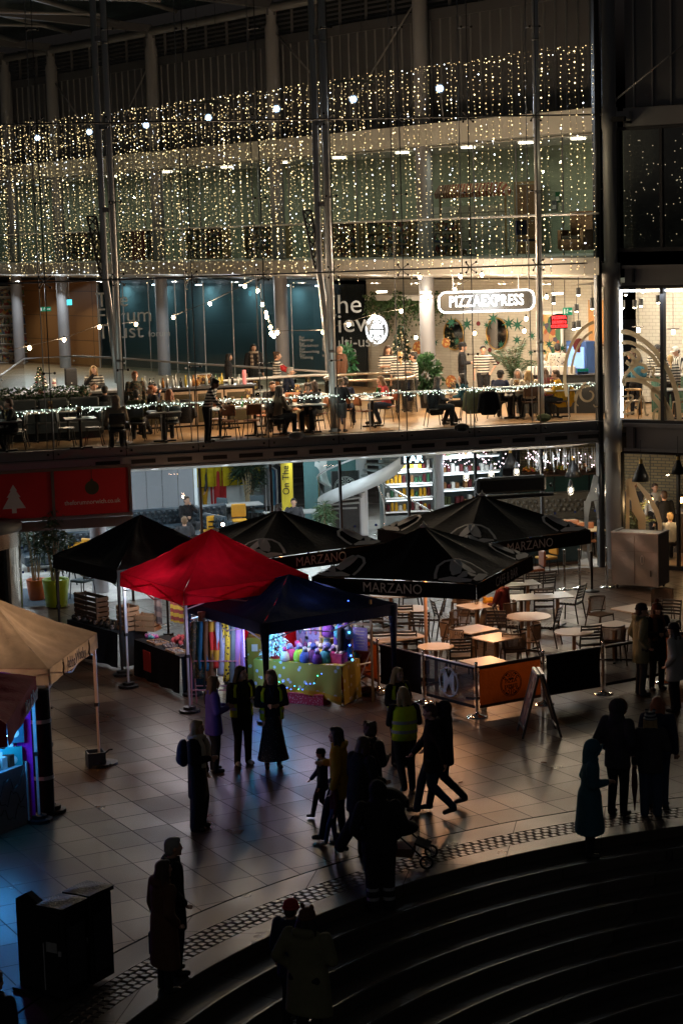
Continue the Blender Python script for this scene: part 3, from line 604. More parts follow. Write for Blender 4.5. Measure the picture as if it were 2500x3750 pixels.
    # --- trousers / skirt
    if skirt:
        mt, z0, r0 = skirt; s = MB(); n = 20; rings = []
        for i in range(9):
            f = i/8; z = z0+(.60-z0)*f; r = r0+(.068-r0)*(f**.8); rings.append((0, .0, z*H, r*H*1.05, r*H*.92))
        s.loft(rings, n); o = rem(O('skirt', s, CL[mt], root), .02, 1)
    p = MB()
    if not (skirt and skirt[1] < .12):
        p.ell(V((0, -.004, .53+dz))*H, (.093*wide*H, .07*H, .062*H), 14, 8)
        for h, k, a in leg:
            p.cap(h, .06*H*wide, k, .043*H*flare)
            if bare: continue
            p.cap(k, .043*H*flare, a, .034*H*flare); p.cap(a, .034*H*flare, a-V((0, 0, .018*H)), .034*H*flare)
        rem(O('shorts' if bare else 'trousers', p, CL[bot], root), .019, 2)
    # --- top
    t = MB(); zl = .53 if not coat else coat[1]; fl = 1. if not coat else coat[2]
    prof = [(zl, .098*fl, .074*fl)]
    if zl < .5: prof += [(.55, .1*(1+(fl-1)*.4), .076*(1+(fl-1)*.4))]
    kc = 1.12 if coat else 1.
    prof += [(.62, .09*kc, .068*kc), (.70, .096*kc, .07*kc), (.77, .104*kc, .068*kc), (.815, .084*kc, .056*kc), (.845, .046, .044)]
    n = 18; o_ = []
    for z, rx, ry in prof:
        for j in range(n):
            a = 2*math.pi*j/n; q = (rx*math.cos(a), ry*math.sin(a)-.002, z)
            if z < .53 and not sit: v = V((q[0]*wide, q[1], q[2]))*H
            else: v = U(q)
            o_.append(v)
    t.add(o_, [(i*n+j, i*n+(j+1) % n, (i+1)*n+(j+1) % n, (i+1)*n+j) for i in range(len(prof)-1) for j in range(n)]+[tuple(range(n-1, -1, -1)), tuple(range((len(prof)-1)*n, len(prof)*n))])
    bulk = 1.34 if coat else 1.08
    for s, e_, w in arm:
        t.cap(s+V((0, 0, -.006*H)), .038*H*bulk, e_, .031*H*bulk)
        if sleeves != 'short': t.cap(e_, .031*H*bulk, w+(e_-w)*.06, .024*H*bulk)
    if hood == 'down': t.cap(U((-.04, -.055, .845)), .032*H, U((.04, -.055, .845)), .032*H)
    if coat: t.tube([U((.05*math.cos(a), .05*math.sin(a)-.004, .845)) for a in [i*.5236 for i in range(12)]], .018*H, 8, closed=True)
    rem(O('coat' if coat else 'top', t, CL[top], root), .019 if fine else .022, 2)
    if sleeves and sleeves != 'short':
        q = MB(); [(q.cap(s+(e_-s)*.55, .0355*H, e_, .0345*H), q.cap(e_, .0345*H, w, .028*H)) for s, e_, w in arm]; rem(O('sleeves', q, CL[sleeves], root), .019, 1)
    if vest:
        v = MB(); bn = MB(); zz = [(.50, .112, .09), (.60, .108, .088), (.70, .112, .088), (.78, .112, .082), (.825, .085, .068)]
        for (z, rx, ry) in zz: pass
        k = 22; oo = []
        for z, rx, ry in zz:
            for j in range(k+1):
                a = 2*math.pi*(j/k)*.76+math.pi/2+.754; oo.append(U((rx*math.cos(a), ry*math.sin(a), z)))
        v.add(oo, [(i*(k+1)+j, i*(k+1)+j+1, (i+1)*(k+1)+j+1, (i+1)*(k+1)+j) for i in range(len(zz)-1) for j in range(k)])
        o = O('vest', v, CL[vest], root, True); sd = o.modifiers.new('thickness', 'SOLIDIFY'); sd.thickness = .012
        for z in (.57, .66):
            oo = []
            for zt in (z, z+.03):
                for j in range(k+1):
                    a = 2*math.pi*(j/k)*.76+math.pi/2+.754; oo.append(U((.117*math.cos(a), .096*math.sin(a), zt)))
            bn.add(oo, [(j, j+1, k+1+j+1, k+1+j) for j in range(k)])
        O('reflective_band', bn, CL['band'], root)
    # --- shoes
    if not (skirt and skirt[1] < .03):
        for (h, k, a), sx in zip(leg, (1, -1)):
            s = MB(); f = V((sx*.012, .075, 0))*H; up = a.z > .08*H; d = V((0, .07*H, -.055*H if up else 0)); base = V((a.x, a.y-.01*H, max(.024*H, a.z-.022*H)))
            s.cap(base, .027*H, base+V((sx*.01*H, .085*H, -.03*H if up else -.003*H)), .022*H); s.cap(a, .028*H, base, .026*H); rem(O('shoe', s, shoes or shoe_m, root), .014, 1)
    # --- hair, hats, hoods
    hk, hs = hair
    if hood != 'up' and hs != 'bald':
        h = MB(); h.ell(Hd((0, -.010, .02)), (.053*H, .058*H, .056*H), 14, 10, hq); h.ell(Hd((0, -.03, -.012)), (.047*H, .04*H, .05*H), 12, 8, hq)
        h.ell(Hd((0, .03, .052)), (.036*H, .025*H, .02*H), 10, 6, hq)
        if hs in ('long', 'bob'):
            ln = .17 if hs == 'long' else .07
            for sx in (-1, 0, 1):
                a = Hd((.036*sx, -.03 if sx == 0 else -.018, -.0)); h.cap(a, .03*H, U((.05*sx, -.055 if sx == 0 else -.03, .90-ln)), .022*H)
                if sx: h.cap(Hd((.045*sx, .004, .01)), .018*H, U((.055*sx, .012, .90-ln)), .014*H)
        if hs == 'bun': h.ell(Hd((0, -.055, .05)), .026*H)
        if hs == 'tail': h.cap(Hd((0, -.055, .02)), .018*H, U((0, -.075, .78)), .014*H)
        if hs == 'curly':
            for i in range(26):
                a = i*2.4; z = -.03+.1*(i/26); h.ell(Hd((.05*math.cos(a)*.95, -.015+.05*math.sin(a)*.8, z)), .021*H, 8, 6)
        rem(O('hair', h, hairm(hk), root), .014, 1, .3)
    if hat:
        m_, kind = hat; h = MB(); h.loft([(0, -.004, z, r, r*1.12) for z, r in ((.012, .056), (.03, .057), (.055, .052), (.072, .036), (.08, .008))], 16)
        h.v = [tuple(Hd(v)) for v in h.v]
        if kind == 'brim':
            q = MB().loft([(0, .0, .014, .088, .095), (0, .0, .02, .085, .092)], 18); h.add([Hd(v) for v in q.v], q.f)
        if kind == 'cap':
            q = MB().loft([(0, .05, .02, .045, .05), (0, .05, .027, .044, .05)], 14); h.add([Hd(v) for v in q.v], q.f)
        if kind == 'pom': h.ell(Hd((0, -.004, .098)), .026*H, 10, 8)
        if kind == 'ears':
            for sx in (-1, 1): h.ell(Hd((.036*sx, 0, .085)), (.018*H, .01*H, .02*H), 8, 6)
        if kind != 'cap': h.tube([Hd((.058*math.cos(a), .064*math.sin(a)-.004, .014)) for a in [i*.3927 for i in range(16)]], .009*H, 6, closed=True)
        O('hat', h, CL.get(m_) or m_, root, True)
    if hood == 'up' or hood == 'fur':
        h = MB(); h.ell(Hd((0, -.02, .01)), (.07*H, .072*H, .078*H), 16, 10, hq); h.cap(Hd((0, -.02, -.03)), .062*H, U((0, -.01, .82)), .07*H)
        rem(O('hood', h, CL[top], root), .018, 2)
        q = MB(); q.tube([Hd((.056*math.cos(a), .04+.008*math.sin(a), .0+.066*math.sin(a))) for a in [i*.5236 for i in range(12)]], .012*H, 6, closed=True); O('hood_trim', q, CL['brown'] if hood == 'fur' else CL[top], root, True)
    if scarf:
        s = MB(); s.tube([U((.062*math.cos(a), .058*math.sin(a)+.004, .848+.008*math.sin(a*2))) for a in [i*.5236 for i in range(12)]], .026*H, 8, closed=True)
        s.tube([U((.05, .05, .84)), U((.06, .085, .78)), U((.055, .088, .70)), U((.06, .085, .58))], [.028*H, .03*H, .032*H, .034*H], 8, ey=.5); s.tube([U((-.04, .055, .84)), U((-.05, .088, .76)), U((-.045, .088, .64))], [.026*H, .028*H, .03*H], 8, ey=.5)
        rem(O('scarf', s, CL[scarf], root), .014, 1)
    if bag:
        m_, kind = bag; s = MB()
        if kind == 'pack':
            o = U((0, -.125, .69)); s.ell(o, (.085*H, .06*H, .13*H), 12, 8); s.ell(o+V((0, -.03*H, -.05*H)), (.06*H, .04*H, .06*H)); rem(O('backpack', s, CL[m_], root), .02, 1)
        else:
            w = arm[1][2]; s.box(w+V((-.02, .02, -.3)), (.08, .26, .30)); q = MB(); q.tube([w+V((-.02, -.06, -.15)), w+V((0, 0, .0)), w+V((-.02, .1, -.15))], .008, 6); k = O('hand_bag', s, CL[m_], root); O('bag_handle', q, CL[m_], k); bv = k.modifiers.new('b', 'BEVEL'); bv.width = .02
    if extra: extra(root, U, Hd, arm, leg, H)
    return root
# ================================================================== restaurant level
def GR(x, y): return G(x, y, ZR)
def seat_at(x, y, H=1.68): p = G(x, y, ZR+.765*H); return Vector((p.x, p.y, ZR))
def stand_at(x, y, H=1.7): p = G(x, y, ZR+H); return Vector((p.x, p.y, ZR))
tanw = M('tan_leather', (.30, .11, .045), .45, 0, .2, 6); cwood = M('dark_walnut', (.09, .045, .025), .5, 0, .2, 5); metl = M('chair_leg_metal', (.05, .045, .04), .4, .6, .1)
def chair_proto(seatm, backm):
    r = T('dining_chair', 'x', 'chair')
    O('seat', MB().loft([(0, 0, .43, .19, .19), (0, 0, .445, .215, .21), (0, 0, .465, .205, .2)], 16), seatm, r)
    O('backrest', MB().grid(lambda u, v: ((u-.5)*.40, -.19-.05*math.cos((u-.5)*2.6)-.03*v+.0, .60+.27*v), 8, 4), backm, r, True).modifiers.new('thickness', 'SOLIDIFY').thickness = .025
    for sx in (-1, 1):
        O('leg', MB().tube([(sx*.15, .14, .44), (sx*.21, .2, 0)], .012, 6), metl, r)
        O('leg', MB().tube([(sx*.16, -.23, .72), (sx*.155, -.19, .5), (sx*.16, -.16, .44), (sx*.21, -.24, 0)], .012, 6), metl, r)
    return r
CH = {'tan': chair_proto(tanw, tanw), 'dark': chair_proto(M('black_leather', (.02, .022, .024), .4, 0, .2, 6), M('slate_leather', (.035, .045, .05), .4, 0, .2, 6)), 'wood': chair_proto(cwood, cwood)}
used = set()
def chair(kind, p, face, lab):
    rz = R_(face-90)
    if kind in used: return dup(CH[kind], p, rz, lab)
    used.add(kind); c = CH[kind]; c.location = p; c.rotation_euler.z = rz; c['label'] = lab; c['group'] = 'restaurant chairs'; return c
for k, c in CH.items(): c['group'] = 'restaurant chairs'
marble = M('white_marble_top', (.68, .67, .66), .25, 0, .1, 3); greytop = M('grey_table_top', (.20, .20, .19), .4, 0, .1, 3); glassware = glass('drinking_glass', (.9, .93, .93), 2.2)
def rtable(p, w, d, lab, round_=False, topm=None, rz=0., h=.75):
    r = T('dining_table', lab, 'table', p, PH+rz, 'restaurant tables')
    O('tabletop', MB().lathe([(.001, h-.03), (w/2, h-.03), (w/2+.005, h-.015), (w/2, h), (.001, h)], 28) if round_ else MB().box((0, 0, h-.015), (w, d, .03)), topm or marble, r)
    for x in ((-w/2+.35, w/2-.35) if w > 1.1 else (0,)):
        O('pedestal', MB().lathe([(.035, .03), (.035, h-.03)], 10, (x, 0, 0)), black, r); m = MB(); m.bar((x-.28, 0, .02), (x+.28, 0, .02), .05, .04); m.bar((x, -.28, .021), (x, .28, .021), .05, .04); O('foot', m, black, r)
    return r
plate_m = M('white_china', (.75, .74, .72), .25, var=0); bottle_g = M('green_bottle_glass', (.02, .25, .05), .1, var=0, coat=1); juice = M('orange_juice', (.7, .3, .03), .2, var=0); menu_m = confetti('menu_print', [(.25, .12, .04), (.05, .03, .02), (.4, .28, .1), (.1, .05, .03)], 18)
def setting(p, w, d, n, seed, green=False, rz=0.):
    """tableware standing on a table: each piece a thing of its own"""
    rd = random.Random(seed); q = Matrix.Rotation(PH+rz, 3, 'Z')
    def at(x, y): v = q @ Vector((x, y, 0)); return Vector((p.x+v.x, p.y+v.y, p.z+.753))
    for i in range(n):
        tag(O('drinking_glass', MB().lathe([(.001, .004), (.03, .004), (.037, .12), (.034, .12), (.028, .01), (.001, .01)], 10), glassware, sm=True, loc=at(rd.uniform(-w*.4, w*.4), rd.uniform(-d*.35, d*.35))), 'clear drinking glass standing on a restaurant table', 'glass', 'glasses on the restaurant tables')
    for i in range(max(1, n//2)):
        tag(O('plate', MB().lathe([(.001, .0), (.07, .0), (.125, .018), (.12, .02), (.07, .006), (.001, .006)], 16), plate_m, sm=True, loc=at(rd.uniform(-w*.4, w*.4), rd.uniform(-d*.35, d*.35))), 'white plate on a restaurant table', 'plate', 'plates on the restaurant tables')
    r = T('menu_stand', 'upright menu block among the glasses on a restaurant table', 'menu stand', at(rd.uniform(-.2, .2), 0), rd.random(), 'menu stands on the restaurant tables'); O('card', MB().box((0, 0, .13), (.1, .08, .26)), menu_m, r); O('base', MB().box((0, 0, .008), (.13, .11, .016)), black, r)
    if green: tag(O('water_bottle', MB().lathe([(.001, 0), (.036, 0), (.038, .15), (.014, .22), (.014, .27), (.001, .27)], 12), bottle_g, sm=True, loc=at(.12, -.08)), 'green glass bottle on a white restaurant table', 'bottle', 'green water bottles on tables')
TB = [  # top-centre pixel, w, d, label, round, top, glasses, green
    ((293, 1530), .75, .65, 'small grey square table with two chairs in the front left bay', 0, greytop, 3, 0), ((18, 1540), .8, .7, 'grey square table cut by the left edge of the photo', 0, greytop, 2, 0), ((190, 1507), 1.5, .7, 'long grey table in front of the dark bench', 0, greytop, 4, 0),
    ((600, 1507), .8, .7, 'grey square table of the red haired woman', 0, greytop, 3, 0), ((868, 1491), 1.6, .8, 'white table with green bottle nearest the glass, left of the black haired woman', 0, marble, 5, 1), ((905, 1462), 1.7, .7, 'white table in the second row behind the waiter', 0, marble, 5, 0), ((925, 1430), 1.4, .7, 'white table in the third row by the silver handrail', 0, marble, 4, 0),
    ((1085, 1480), 1.4, .75, 'white table with orange drink between the seated women', 0, marble, 5, 0), ((1105, 1443), 1.3, .7, 'white table in the row behind the two women', 0, marble, 4, 0), ((1125, 1405), 1.2, .7, 'grey topped table by the curved handrail', 0, greytop, 3, 0),
    ((1362, 1457), 1.1, 1.1, 'round white table of the woman in the red jumper', 1, marble, 4, 1), ((1650, 1436), 1.0, .75, 'white table with round wooden boards below the neon sign', 0, marble, 3, 0), ((1880, 1428), 1.0, .75, 'white table between the dark beanie and the blond women', 0, marble, 3, 0), ((2040, 1425), .9, .7, 'white table at the right end by the big white decal', 0, marble, 2, 0)]
for i, (px, w, d, lab, rd, tm, n, gr) in enumerate(TB):
    p = G(px[0], px[1], ZR+.75); p.z = ZR; rtable(p, w, d, lab, rd, tm); setting(p, w*.9, d, n, i, gr)
# ---- chairs standing free
for kind, x, y, f, lab in (('dark', 247, 1634, 0, 'dark chair left of the small grey table'), ('dark', 345, 1632, 180, 'dark chair right of the small grey table'), ('dark', 70, 1642, 180, 'dark chair by the left edge facing the corner table'), ('tan', 800, 1600, 10, 'tan chair at the near left of the white tables'), ('tan', 925, 1604, 110, 'tan chair with its back to the glass left of the black haired woman'), ('tan', 845, 1607, 80, 'tan chair nearest the glass under the green bottle'), ('tan', 955, 1585, 190, 'tan chair at the right end of the front white table'), ('tan', 985, 1570, 180, 'tan chair at the right end of the second white table'), ('tan', 820, 1572, 20, 'tan chair at the left of the second white table'), ('tan', 1075, 1560, 270, 'tan chair facing the glass behind the two women'), ('tan', 1130, 1552, 250, 'tan chair left of the middle steel mast'), ('tan', 985, 1545, 200, 'tan chair in the third row behind the white tables'), ('tan', 845, 1552, 350, 'tan chair in the third row at the far left'), ('dark', 455, 1612, 180, 'dark chair with a jacket behind the left steel mast'), ('tan', 1335, 1568, 30, 'tan chair between the boy and the round white table')):
    chair(kind, GR(x, y), f, lab)
# ---- diners (head-top pixel), each on a chair of their own
DN = [
    ((284, 1411), -10, dict(top='black', hair=('dark', 'short'), arms=('mouth', 'table')), 'dark', 'seated diner in black top hand to mouth left of the navy diner'), ((338, 1397), -60, dict(top='navy', hair=('brown', 'short')), 'dark', 'seated diner in navy top in front of the waitress'), ((383, 1410), 95, dict(top='black', hair=('dark', 'short')), 'dark', 'seated diner in black seen from behind left of the left mast'), ((424, 1448), 100, dict(top='beige', hair=('lightbrown', 'short'), hood='up'), 'dark', 'seated diner in beige hood behind the left mast'),
    ((497, 1426), 90, dict(top='olive', hair=('dark', 'short')), 'dark', 'seated diner in dark green seen from behind right of the left mast'), ((548, 1403), 0, dict(top='navy', hair=('dark', 'short'), arms=('mouth', 'table')), 'dark', 'seated dark haired diner in navy beside the ginger man'), ((575, 1406), 200, dict(top='black', hair=('ginger', 'short'), arms=('mouth', 'table')), 'dark', 'seated ginger man in black by the bar'), ((622, 1424), 110, dict(top='leopard', hair=('ginger', 'long')), 'dark', 'seated woman with long red hair in leopard print top'), ((45, 1457), 190, dict(top='black', hair=('brown', 'short'), arms=('mouth', 'table')), 'dark', 'seated diner at far left with hand to mouth'),
    ((1043, 1342), 20, dict(top='navy', hair=('grey', 'short')), 'tan', 'seated grey haired man in navy behind the waitress'), ((995, 1394), -80, dict(top='black', hair=('brown', 'short')), 'tan', 'seated man in black facing the black haired woman'), ((1012, 1410), 30, dict(top='beige', hair=('dark', 'long'), bot='black'), 'dark', 'seated woman with black hair and beige jumper'), ((1130, 1398), -100, dict(top='charcoal', hair=('brown', 'curly')), 'tan', 'seated curly haired diner beside the woman in wide trousers'), ((1160, 1394), 200, dict(top='charcoal', hair=('brown', 'long'), bot='beige', flare=1.5), 'tan', 'seated brown haired woman in wide beige trousers'), ((1258, 1380), 80, dict(top='navy', hair=('dark', 'curly'), bot='navy', legs=('sitout', 'sit')), 'tan', 'seated curly haired diner in navy behind the boy'),
    ((1412, 1372), 200, dict(top='pinkred', hair=('lightbrown', 'bob'), bot='denim'), 'tan', 'seated woman in red jumper at the round table'), ((1590, 1378), 10, dict(top='black', hair=('dark', 'long')), 'dark', 'seated dark haired diner with black coat on the chair, under the sign'), ((1703, 1366), 170, dict(top='teal', hair=('dark', 'bob'), bot='black', arms=('mouth', 'table')), 'dark', 'seated diner in teal leaning with hand to mouth'), ((1822, 1354), 60, dict(top='navy', hair=('dark', 'short'), hat=('black', 'beanie')), 'dark', 'seated diner in black beanie and navy coat'), ((1897, 1348), 250, dict(top='hgrey', hair=('grey', 'bob')), 'tan', 'seated grey blond woman facing the window'), ((1935, 1354), 95, dict(top='cream', hair=('blond', 'bob')), 'wood', 'seated blond woman in cream jumper on brown chair'), ((1997, 1345), 100, dict(top='maroon', hair=('brown', 'long')), 'wood', 'seated brown haired diner right of the single mast'), ((2045, 1352), 170, dict(top='mustard', hair=('brown', 'short')), 'wood', 'seated diner in mustard jacket at the right end')]
for i, (px, f, kw, ck, lab) in enumerate(DN):
    p = seat_at(*px); kw = dict(kw); kw.setdefault('legs', ('sit', 'sitback')); kw.setdefault('arms', ('table', 'table')); kw.setdefault('bot', 'black')
    person(lab, p, f, 1.68, fine=False, group='people in the restaurant', lean=.10 if i % 3 else .2, **kw)
    chair(ck, p-Vector((math.cos(R_(f)), math.sin(R_(f)), 0))*.03, f, 'chair under the '+' '.join(lab.split()[1:9]))
STD = [
    ((343, 1338), -80, 1.68, dict(top='stripe', hair=('blond', 'long'), arms=('mouth', 'hold'), sleeves='black'), 'blond waitress in striped top standing with hand to mouth'), ((493, 1358), -70, 1.66, dict(top='pattern', hair=('ginger', 'short'), arms=('hold', 'down')), 'standing man in dark patterned jumper by the left mast'), ((754, 1380), -15, 1.62, dict(top='stripe', hair=('dark', 'bun'), skin=skin_d, arms=('reach', 'hold'), lean=.35, headdown=.3, sleeves=None), 'dark skinned waiter in striped shirt bending over a table'),
    ((835, 1293), 0, 1.55, dict(top='black', hair=('dark', 'long'), coat=('black', .3, 1.1)), 'dark haired woman in black walking behind the glass balustrade'), ((927, 1259), -70, 1.72, dict(top='black', hair=('dark', 'long'), coat=('black', .3, 1.1), scarf='tartan'), 'woman in black coat and checked scarf behind the balustrade'), ((1012, 1287), -5, 1.68, dict(top='stripe', hair=('brown', 'bun'), sleeves='red', arms=('reach', 'reach')), 'waitress in striped top with red sleeves reaching out'), ((1246, 1265), 150, 1.74, dict(top='brown', hair=('grey', 'bald'), coat=('brown', .48, 1.05), bot='charcoal'), 'bald man in brown coat right of the middle mast'),
    ((1418, 1264), -75, 1.78, dict(top='stripe', hair=('brown', 'bob'), sleeves='short', bot='black', headdown=.2, arms=('hold', 'down')), 'tall young waiter in striped shirt near the round logo'), ((1463, 1287), 100, 1.7, dict(top='stripe', hair=('blond', 'tail'), sleeves='short'), 'blond waitress in striped shirt seen from behind'), ((1513, 1288), 180, 1.68, dict(top='stripe', hair=('dark', 'bun'), sleeves='short', arms=('hold', 'hold')), 'dark haired waitress in striped shirt beside the leafy plant'), ((1690, 1253), -10, 1.78, dict(top='black', hair=('dark', 'short'), hat=('black', 'beanie'), arms=('hold', 'hold')), 'waiter in black with black beanie under the neon sign'), ((1767, 1264), -90, 1.74, dict(top='stripe', hair=('dark', 'short'), sleeves='short', arms=('down', 'hips')), 'dark haired waiter in striped shirt beside the palm'),
    ((2039, 1256), 80, 1.74, dict(top='zebra', hair=('dark', 'short')), 'man in zebra print shirt at the far counter'), ((2083, 1250), 0, 1.74, dict(top='red', hair=('dark', 'short'), hat=('green', 'beanie'), arms=('hold', 'down')), 'person in red shirt and green hat at the far counter'), ((2154, 1250), 100, 1.72, dict(top='redstripe', hair=('ginger', 'bob')), 'person in red and black striped jumper at the far counter'), ((2007, 1290), -60, 1.45, dict(top='white', hair=('blond', 'bob'), arms=('mouth', 'hold')), 'blond child in white at the far counter')]
for px, f, H, kw, lab in STD: person(lab, stand_at(px[0], px[1], H), f, H, fine=False, group='people in the restaurant', **kw)
person('boy in black top and grey shorts leaning on the window rail', GR(1252, 1581), 60, 1.36, arms=('cross', 'hold'), top='black', bot='grey', bare=True, hair=('lightbrown', 'short'), fine=False, group='people in the restaurant', headyaw=-.8)
# coats hanging on chairs, bags, buggy
for x, y, c, lab in ((405, 1600, 'charcoal', 'dark coat hanging over a chair behind the left mast'), (1600, 1560, 'black', 'black coat hanging over the chair below the neon sign'), (1735, 1555, 'khaki', 'fur trimmed khaki coat on a chair back'), (1790, 1560, 'black', 'big black coat on a chair left of the cream jumper'), (2065, 1530, 'mustard', 'mustard coat on the rightmost chair'), (680, 1590, 'black', 'black puffer jacket on the red haired woman\'s chair'), (1030, 1595, 'black', 'black jacket on the chair of the black haired woman')):
    p = GR(x, y); m = MB(); m.loft([(0, 0, .28, .2, .07), (0, .02, .4, .24, .1), (0, .0, .7, .23, .1), (0, 0, .86, .21, .07), (0, 0, .9, .17, .04)], 12); m.cap((-.2, 0, .8), .06, (-.26, .03, .4), .05); m.cap((.2, 0, .8), .06, (.27, -.02, .45), .05)
    o = rem(O('hanging_coat', m, CL[c], loc=p, rz=random.random()*.6), .03, 2); tag(o, lab, 'coat')
for x, y, c, lab in ((1690, 1582, 'black', 'black rucksack on the floor under the teal diner'), (1990, 1545, 'olive', 'dark holdall on the floor by the single mast'), (1085, 1612, 'grey', 'grey bag on the floor by the glass under the black haired woman')):
    p = GR(x, y); m = MB(); m.ell((0, 0, .11), (.2, .12, .11), 12, 8); m.ell((0, -.1, .08), (.13, .06, .07)); o = rem(O('floor_bag', m, CL[c], loc=p), .025, 2); tag(o, lab, 'bag')
# ---- hedge planter, bench, ledge with tree, speaker, bar
hedge_leaf = M('hedge_leaf', (.04, .09, .03), .6, 0, .5, 12)
p = L(.0, 3.2, ZR); r = T('hedge_planter', 'dark planter trough with clipped green hedge at the left', 'planter', L(-.9, 3.3, ZR), PH)
O('trough', MB().box((0, 0, .4), (4.4, .4, .8)), M('trough_grey', (.05, .052, .05), .6), r); m = MB()
for i in range(2600): m.leaf((random.uniform(-2.2, 2.2), random.uniform(-.22, .22), .8+.48*random.random()**.7), (random.uniform(-1, 1), random.uniform(-1, .6), random.uniform(-.2, 1)), .075, .05)
O('foliage', m, hedge_leaf, r)
r = T('bench_sofa', 'dark grey upholstered bench in front of the hedge', 'bench', L(-.1, 2.6, ZR), PH); O('seat', MB().box((0, -.1, .32), (3.2, .6, .24)), M('bench_fabric', (.10, .11, .11), .85, 0, .2, 8), r); m = MB(); [m.box((-1.2+i*.8, .2, .72), (.76, .16, .62)) for i in range(4)]; O('backrest', m, M('bench_fabric', (.1, .1, .1)), r).modifiers.new('b', 'BEVEL').width = .04; O('plinth', MB().box((0, 0, .1), (3.1, .5, .18)), black, r)
r = T('window_ledge', 'low pale ledge behind the hedge carrying the small decorated tree', 'ledge', L(-.6, 4.6, ZR), PH); O('top', MB().box((0, 0, 1.02), (6.2, .7, .06)), M('ledge_top', (.30, .31, .32), .5), r); O('front', MB().box((0, .05, .5), (6.1, .6, .98)), M('ledge_front', (.05, .06, .065), .5), r)
def leafy(r, n, c, rad, ln, w, mat, up=.2, nm='foliage'):
    m = MB()
    for i in range(n):
        a = random.random()*6.283; z = random.uniform(-1, 1); q = random.random()**.4; v = Vector((math.cos(a)*math.sqrt(1-z*z)*rad[0], math.sin(a)*math.sqrt(1-z*z)*rad[1], z*rad[2]))*q
        m.leaf(Vector(c)+v, v+Vector((0, 0, up*rad[2])), ln*random.uniform(.6, 1.2), w)
    return O(nm, m, mat, r)
def xmas(p, h, lab, col, lights=None, baubles=None, n=900):
    r = T('christmas_tree', lab, 'christmas tree', p); m = MB()
    for i in range(n):
        f = random.random()**1.4; rr = (1-f)*h*.36*(.75+.25*math.cos(f*40)); a = random.random()*6.283; q = random.uniform(.35, 1); d = Vector((math.cos(a), math.sin(a), -.25))
        m.leaf(Vector((0, 0, h*(.12+.86*f)))+Vector((d.x, d.y, 0))*rr*q*.9, d, h*.09, h*.035)
    O('branches', m, col, r); O('trunk', MB().tube([(0, 0, 0), (0, 0, h*.95)], [h*.02, h*.006], 6), cwood, r); O('stand', MB().lathe([(h*.1, 0), (h*.1, h*.05), (h*.05, h*.1), (.001, h*.1)], 12), CL['red'], r)
    for key, mt, rad in ((lights, None, h*.014), (baubles, None, h*.035)):
        if key:
            b = MB()
            for i in range(key[1]): f = random.random(); rr = (1-f)*h*.37; a = i*2.39996; b.mi = i % len(key[0]); b.ell((math.cos(a)*rr, math.sin(a)*rr, h*(.14+.8*f)), rad*key[2], 8, 6)
            O('ornaments', b, key[0], r, True)
    return r
lb = M('tree_bulb_warm', (1, .8, .5), emit=(1, .75, .4), es=6, var=0)
t0 = L(.15, 4.5, ZR+1.05); q = G(122, 1416, ZR+1.05); xmas(Vector((q.x, q.y, ZR+1.05)) if (q-t0).length < 2 else t0, .72, 'small christmas tree with cream baubles behind the hedge', hedge_leaf, ([lb], 26, .8), ([M('cream_bauble', (.6, .48, .3), .3, var=0), M('red_bauble', (.35, .04, .03), .3, var=0)], 24, 1.0), 700)
for x, lab in ((165, 'small white and red snowman figure beside the decorated tree'), (200, 'small white reindeer figure right of the decorated tree')):
    p = G(x, 1420, ZR+1.05); m = MB(); m.ell((0, 0, .07), (.06, .06, .08)); m.ell((0, 0, .18), .05); m.cap((-.03, 0, .22), .018, (-.045, 0, .27), .008); m.cap((.03, 0, .22), .018, (.045, 0, .27), .008); r = T('festive_figure', lab, 'figurine', p); O('figure', m, plate_m, r, True); O('scarf', MB().tube([(.05*math.cos(a*.6), .05*math.sin(a*.6), .13) for a in range(11)], .015, 6), CL['red'], r)
p = L(1.95, 5.2, ZR+1.06); p = G(262, 1412, ZR+1.06); r = T('loudspeaker', 'black box loudspeaker on the ledge left of the blond waitress', 'loudspeaker', p, PH); O('cabinet', MB().box((0, 0, .24), (.32, .3, .48)), M('speaker_black', (.012, .014, .02), .7), r).modifiers.new('b', 'BEVEL').width = .02; O('badge', MB().lathe([(.001, 0), (.02, 0)], 10).box((0, -.155, .08), (.03, .005, .03)), steel, r)
br = T('bar_counter', 'dark topped service bar with glazed fridges, bottles standing on it', 'bar', L(4.15, 4.2, ZR), PH+.05)
O('counter_top', MB().box((0, 0, 1.04), (3.4, .65, .05)), M('bar_top', (.06, .06, .065), .3), br); O('carcass', MB().box((0, .03, .5), (3.3, .55, 1.0)), black, br)
for i in range(4):
    f = O('fridge_door', MB().box((-1.2+i*.8, -.26, .5), (.76, .04, .9)), M('fridge_frame', (.35, .25, .17), .5), br); O('glass', MB().box((-1.2+i*.8, -.285, .5), (.64, .012, .76)), M('fridge_dark_glass', (.06, .05, .03), .1), f)
btl = [M('bottle_'+n, c, .12, var=0, coat=.6) for n, c in dict(dark=(.02, .02, .02), clear=(.5, .55, .55), green=(.03, .12, .03), yellow=(.55, .42, .05), amber=(.3, .12, .02), white=(.6, .6, .6)).items()]
for i in range(26):
    x = -1.5+i*.118; h = random.uniform(.2, .36); w = random.uniform(.03, .045); v = Matrix.Rotation(PH+.05, 3, 'Z') @ Vector((x, random.uniform(-.18, .18), 0))
    k = random.choice((0, 0, 1, 2, 3, 4, 5)); o = O('bottle', MB().lathe([(.001, 0), (w, 0), (w, h*.58), (w*.35, h*.75), (w*.35, h), (.001, h)], 10), btl[k], sm=True, loc=L(4.15, 4.2, ZR+1.065)+v); tag(o, '%s bottle standing on the service bar' % ('black', 'clear', 'dark green', 'yellow', 'amber', 'white')[k], 'bottle', 'bottles on the service bar')
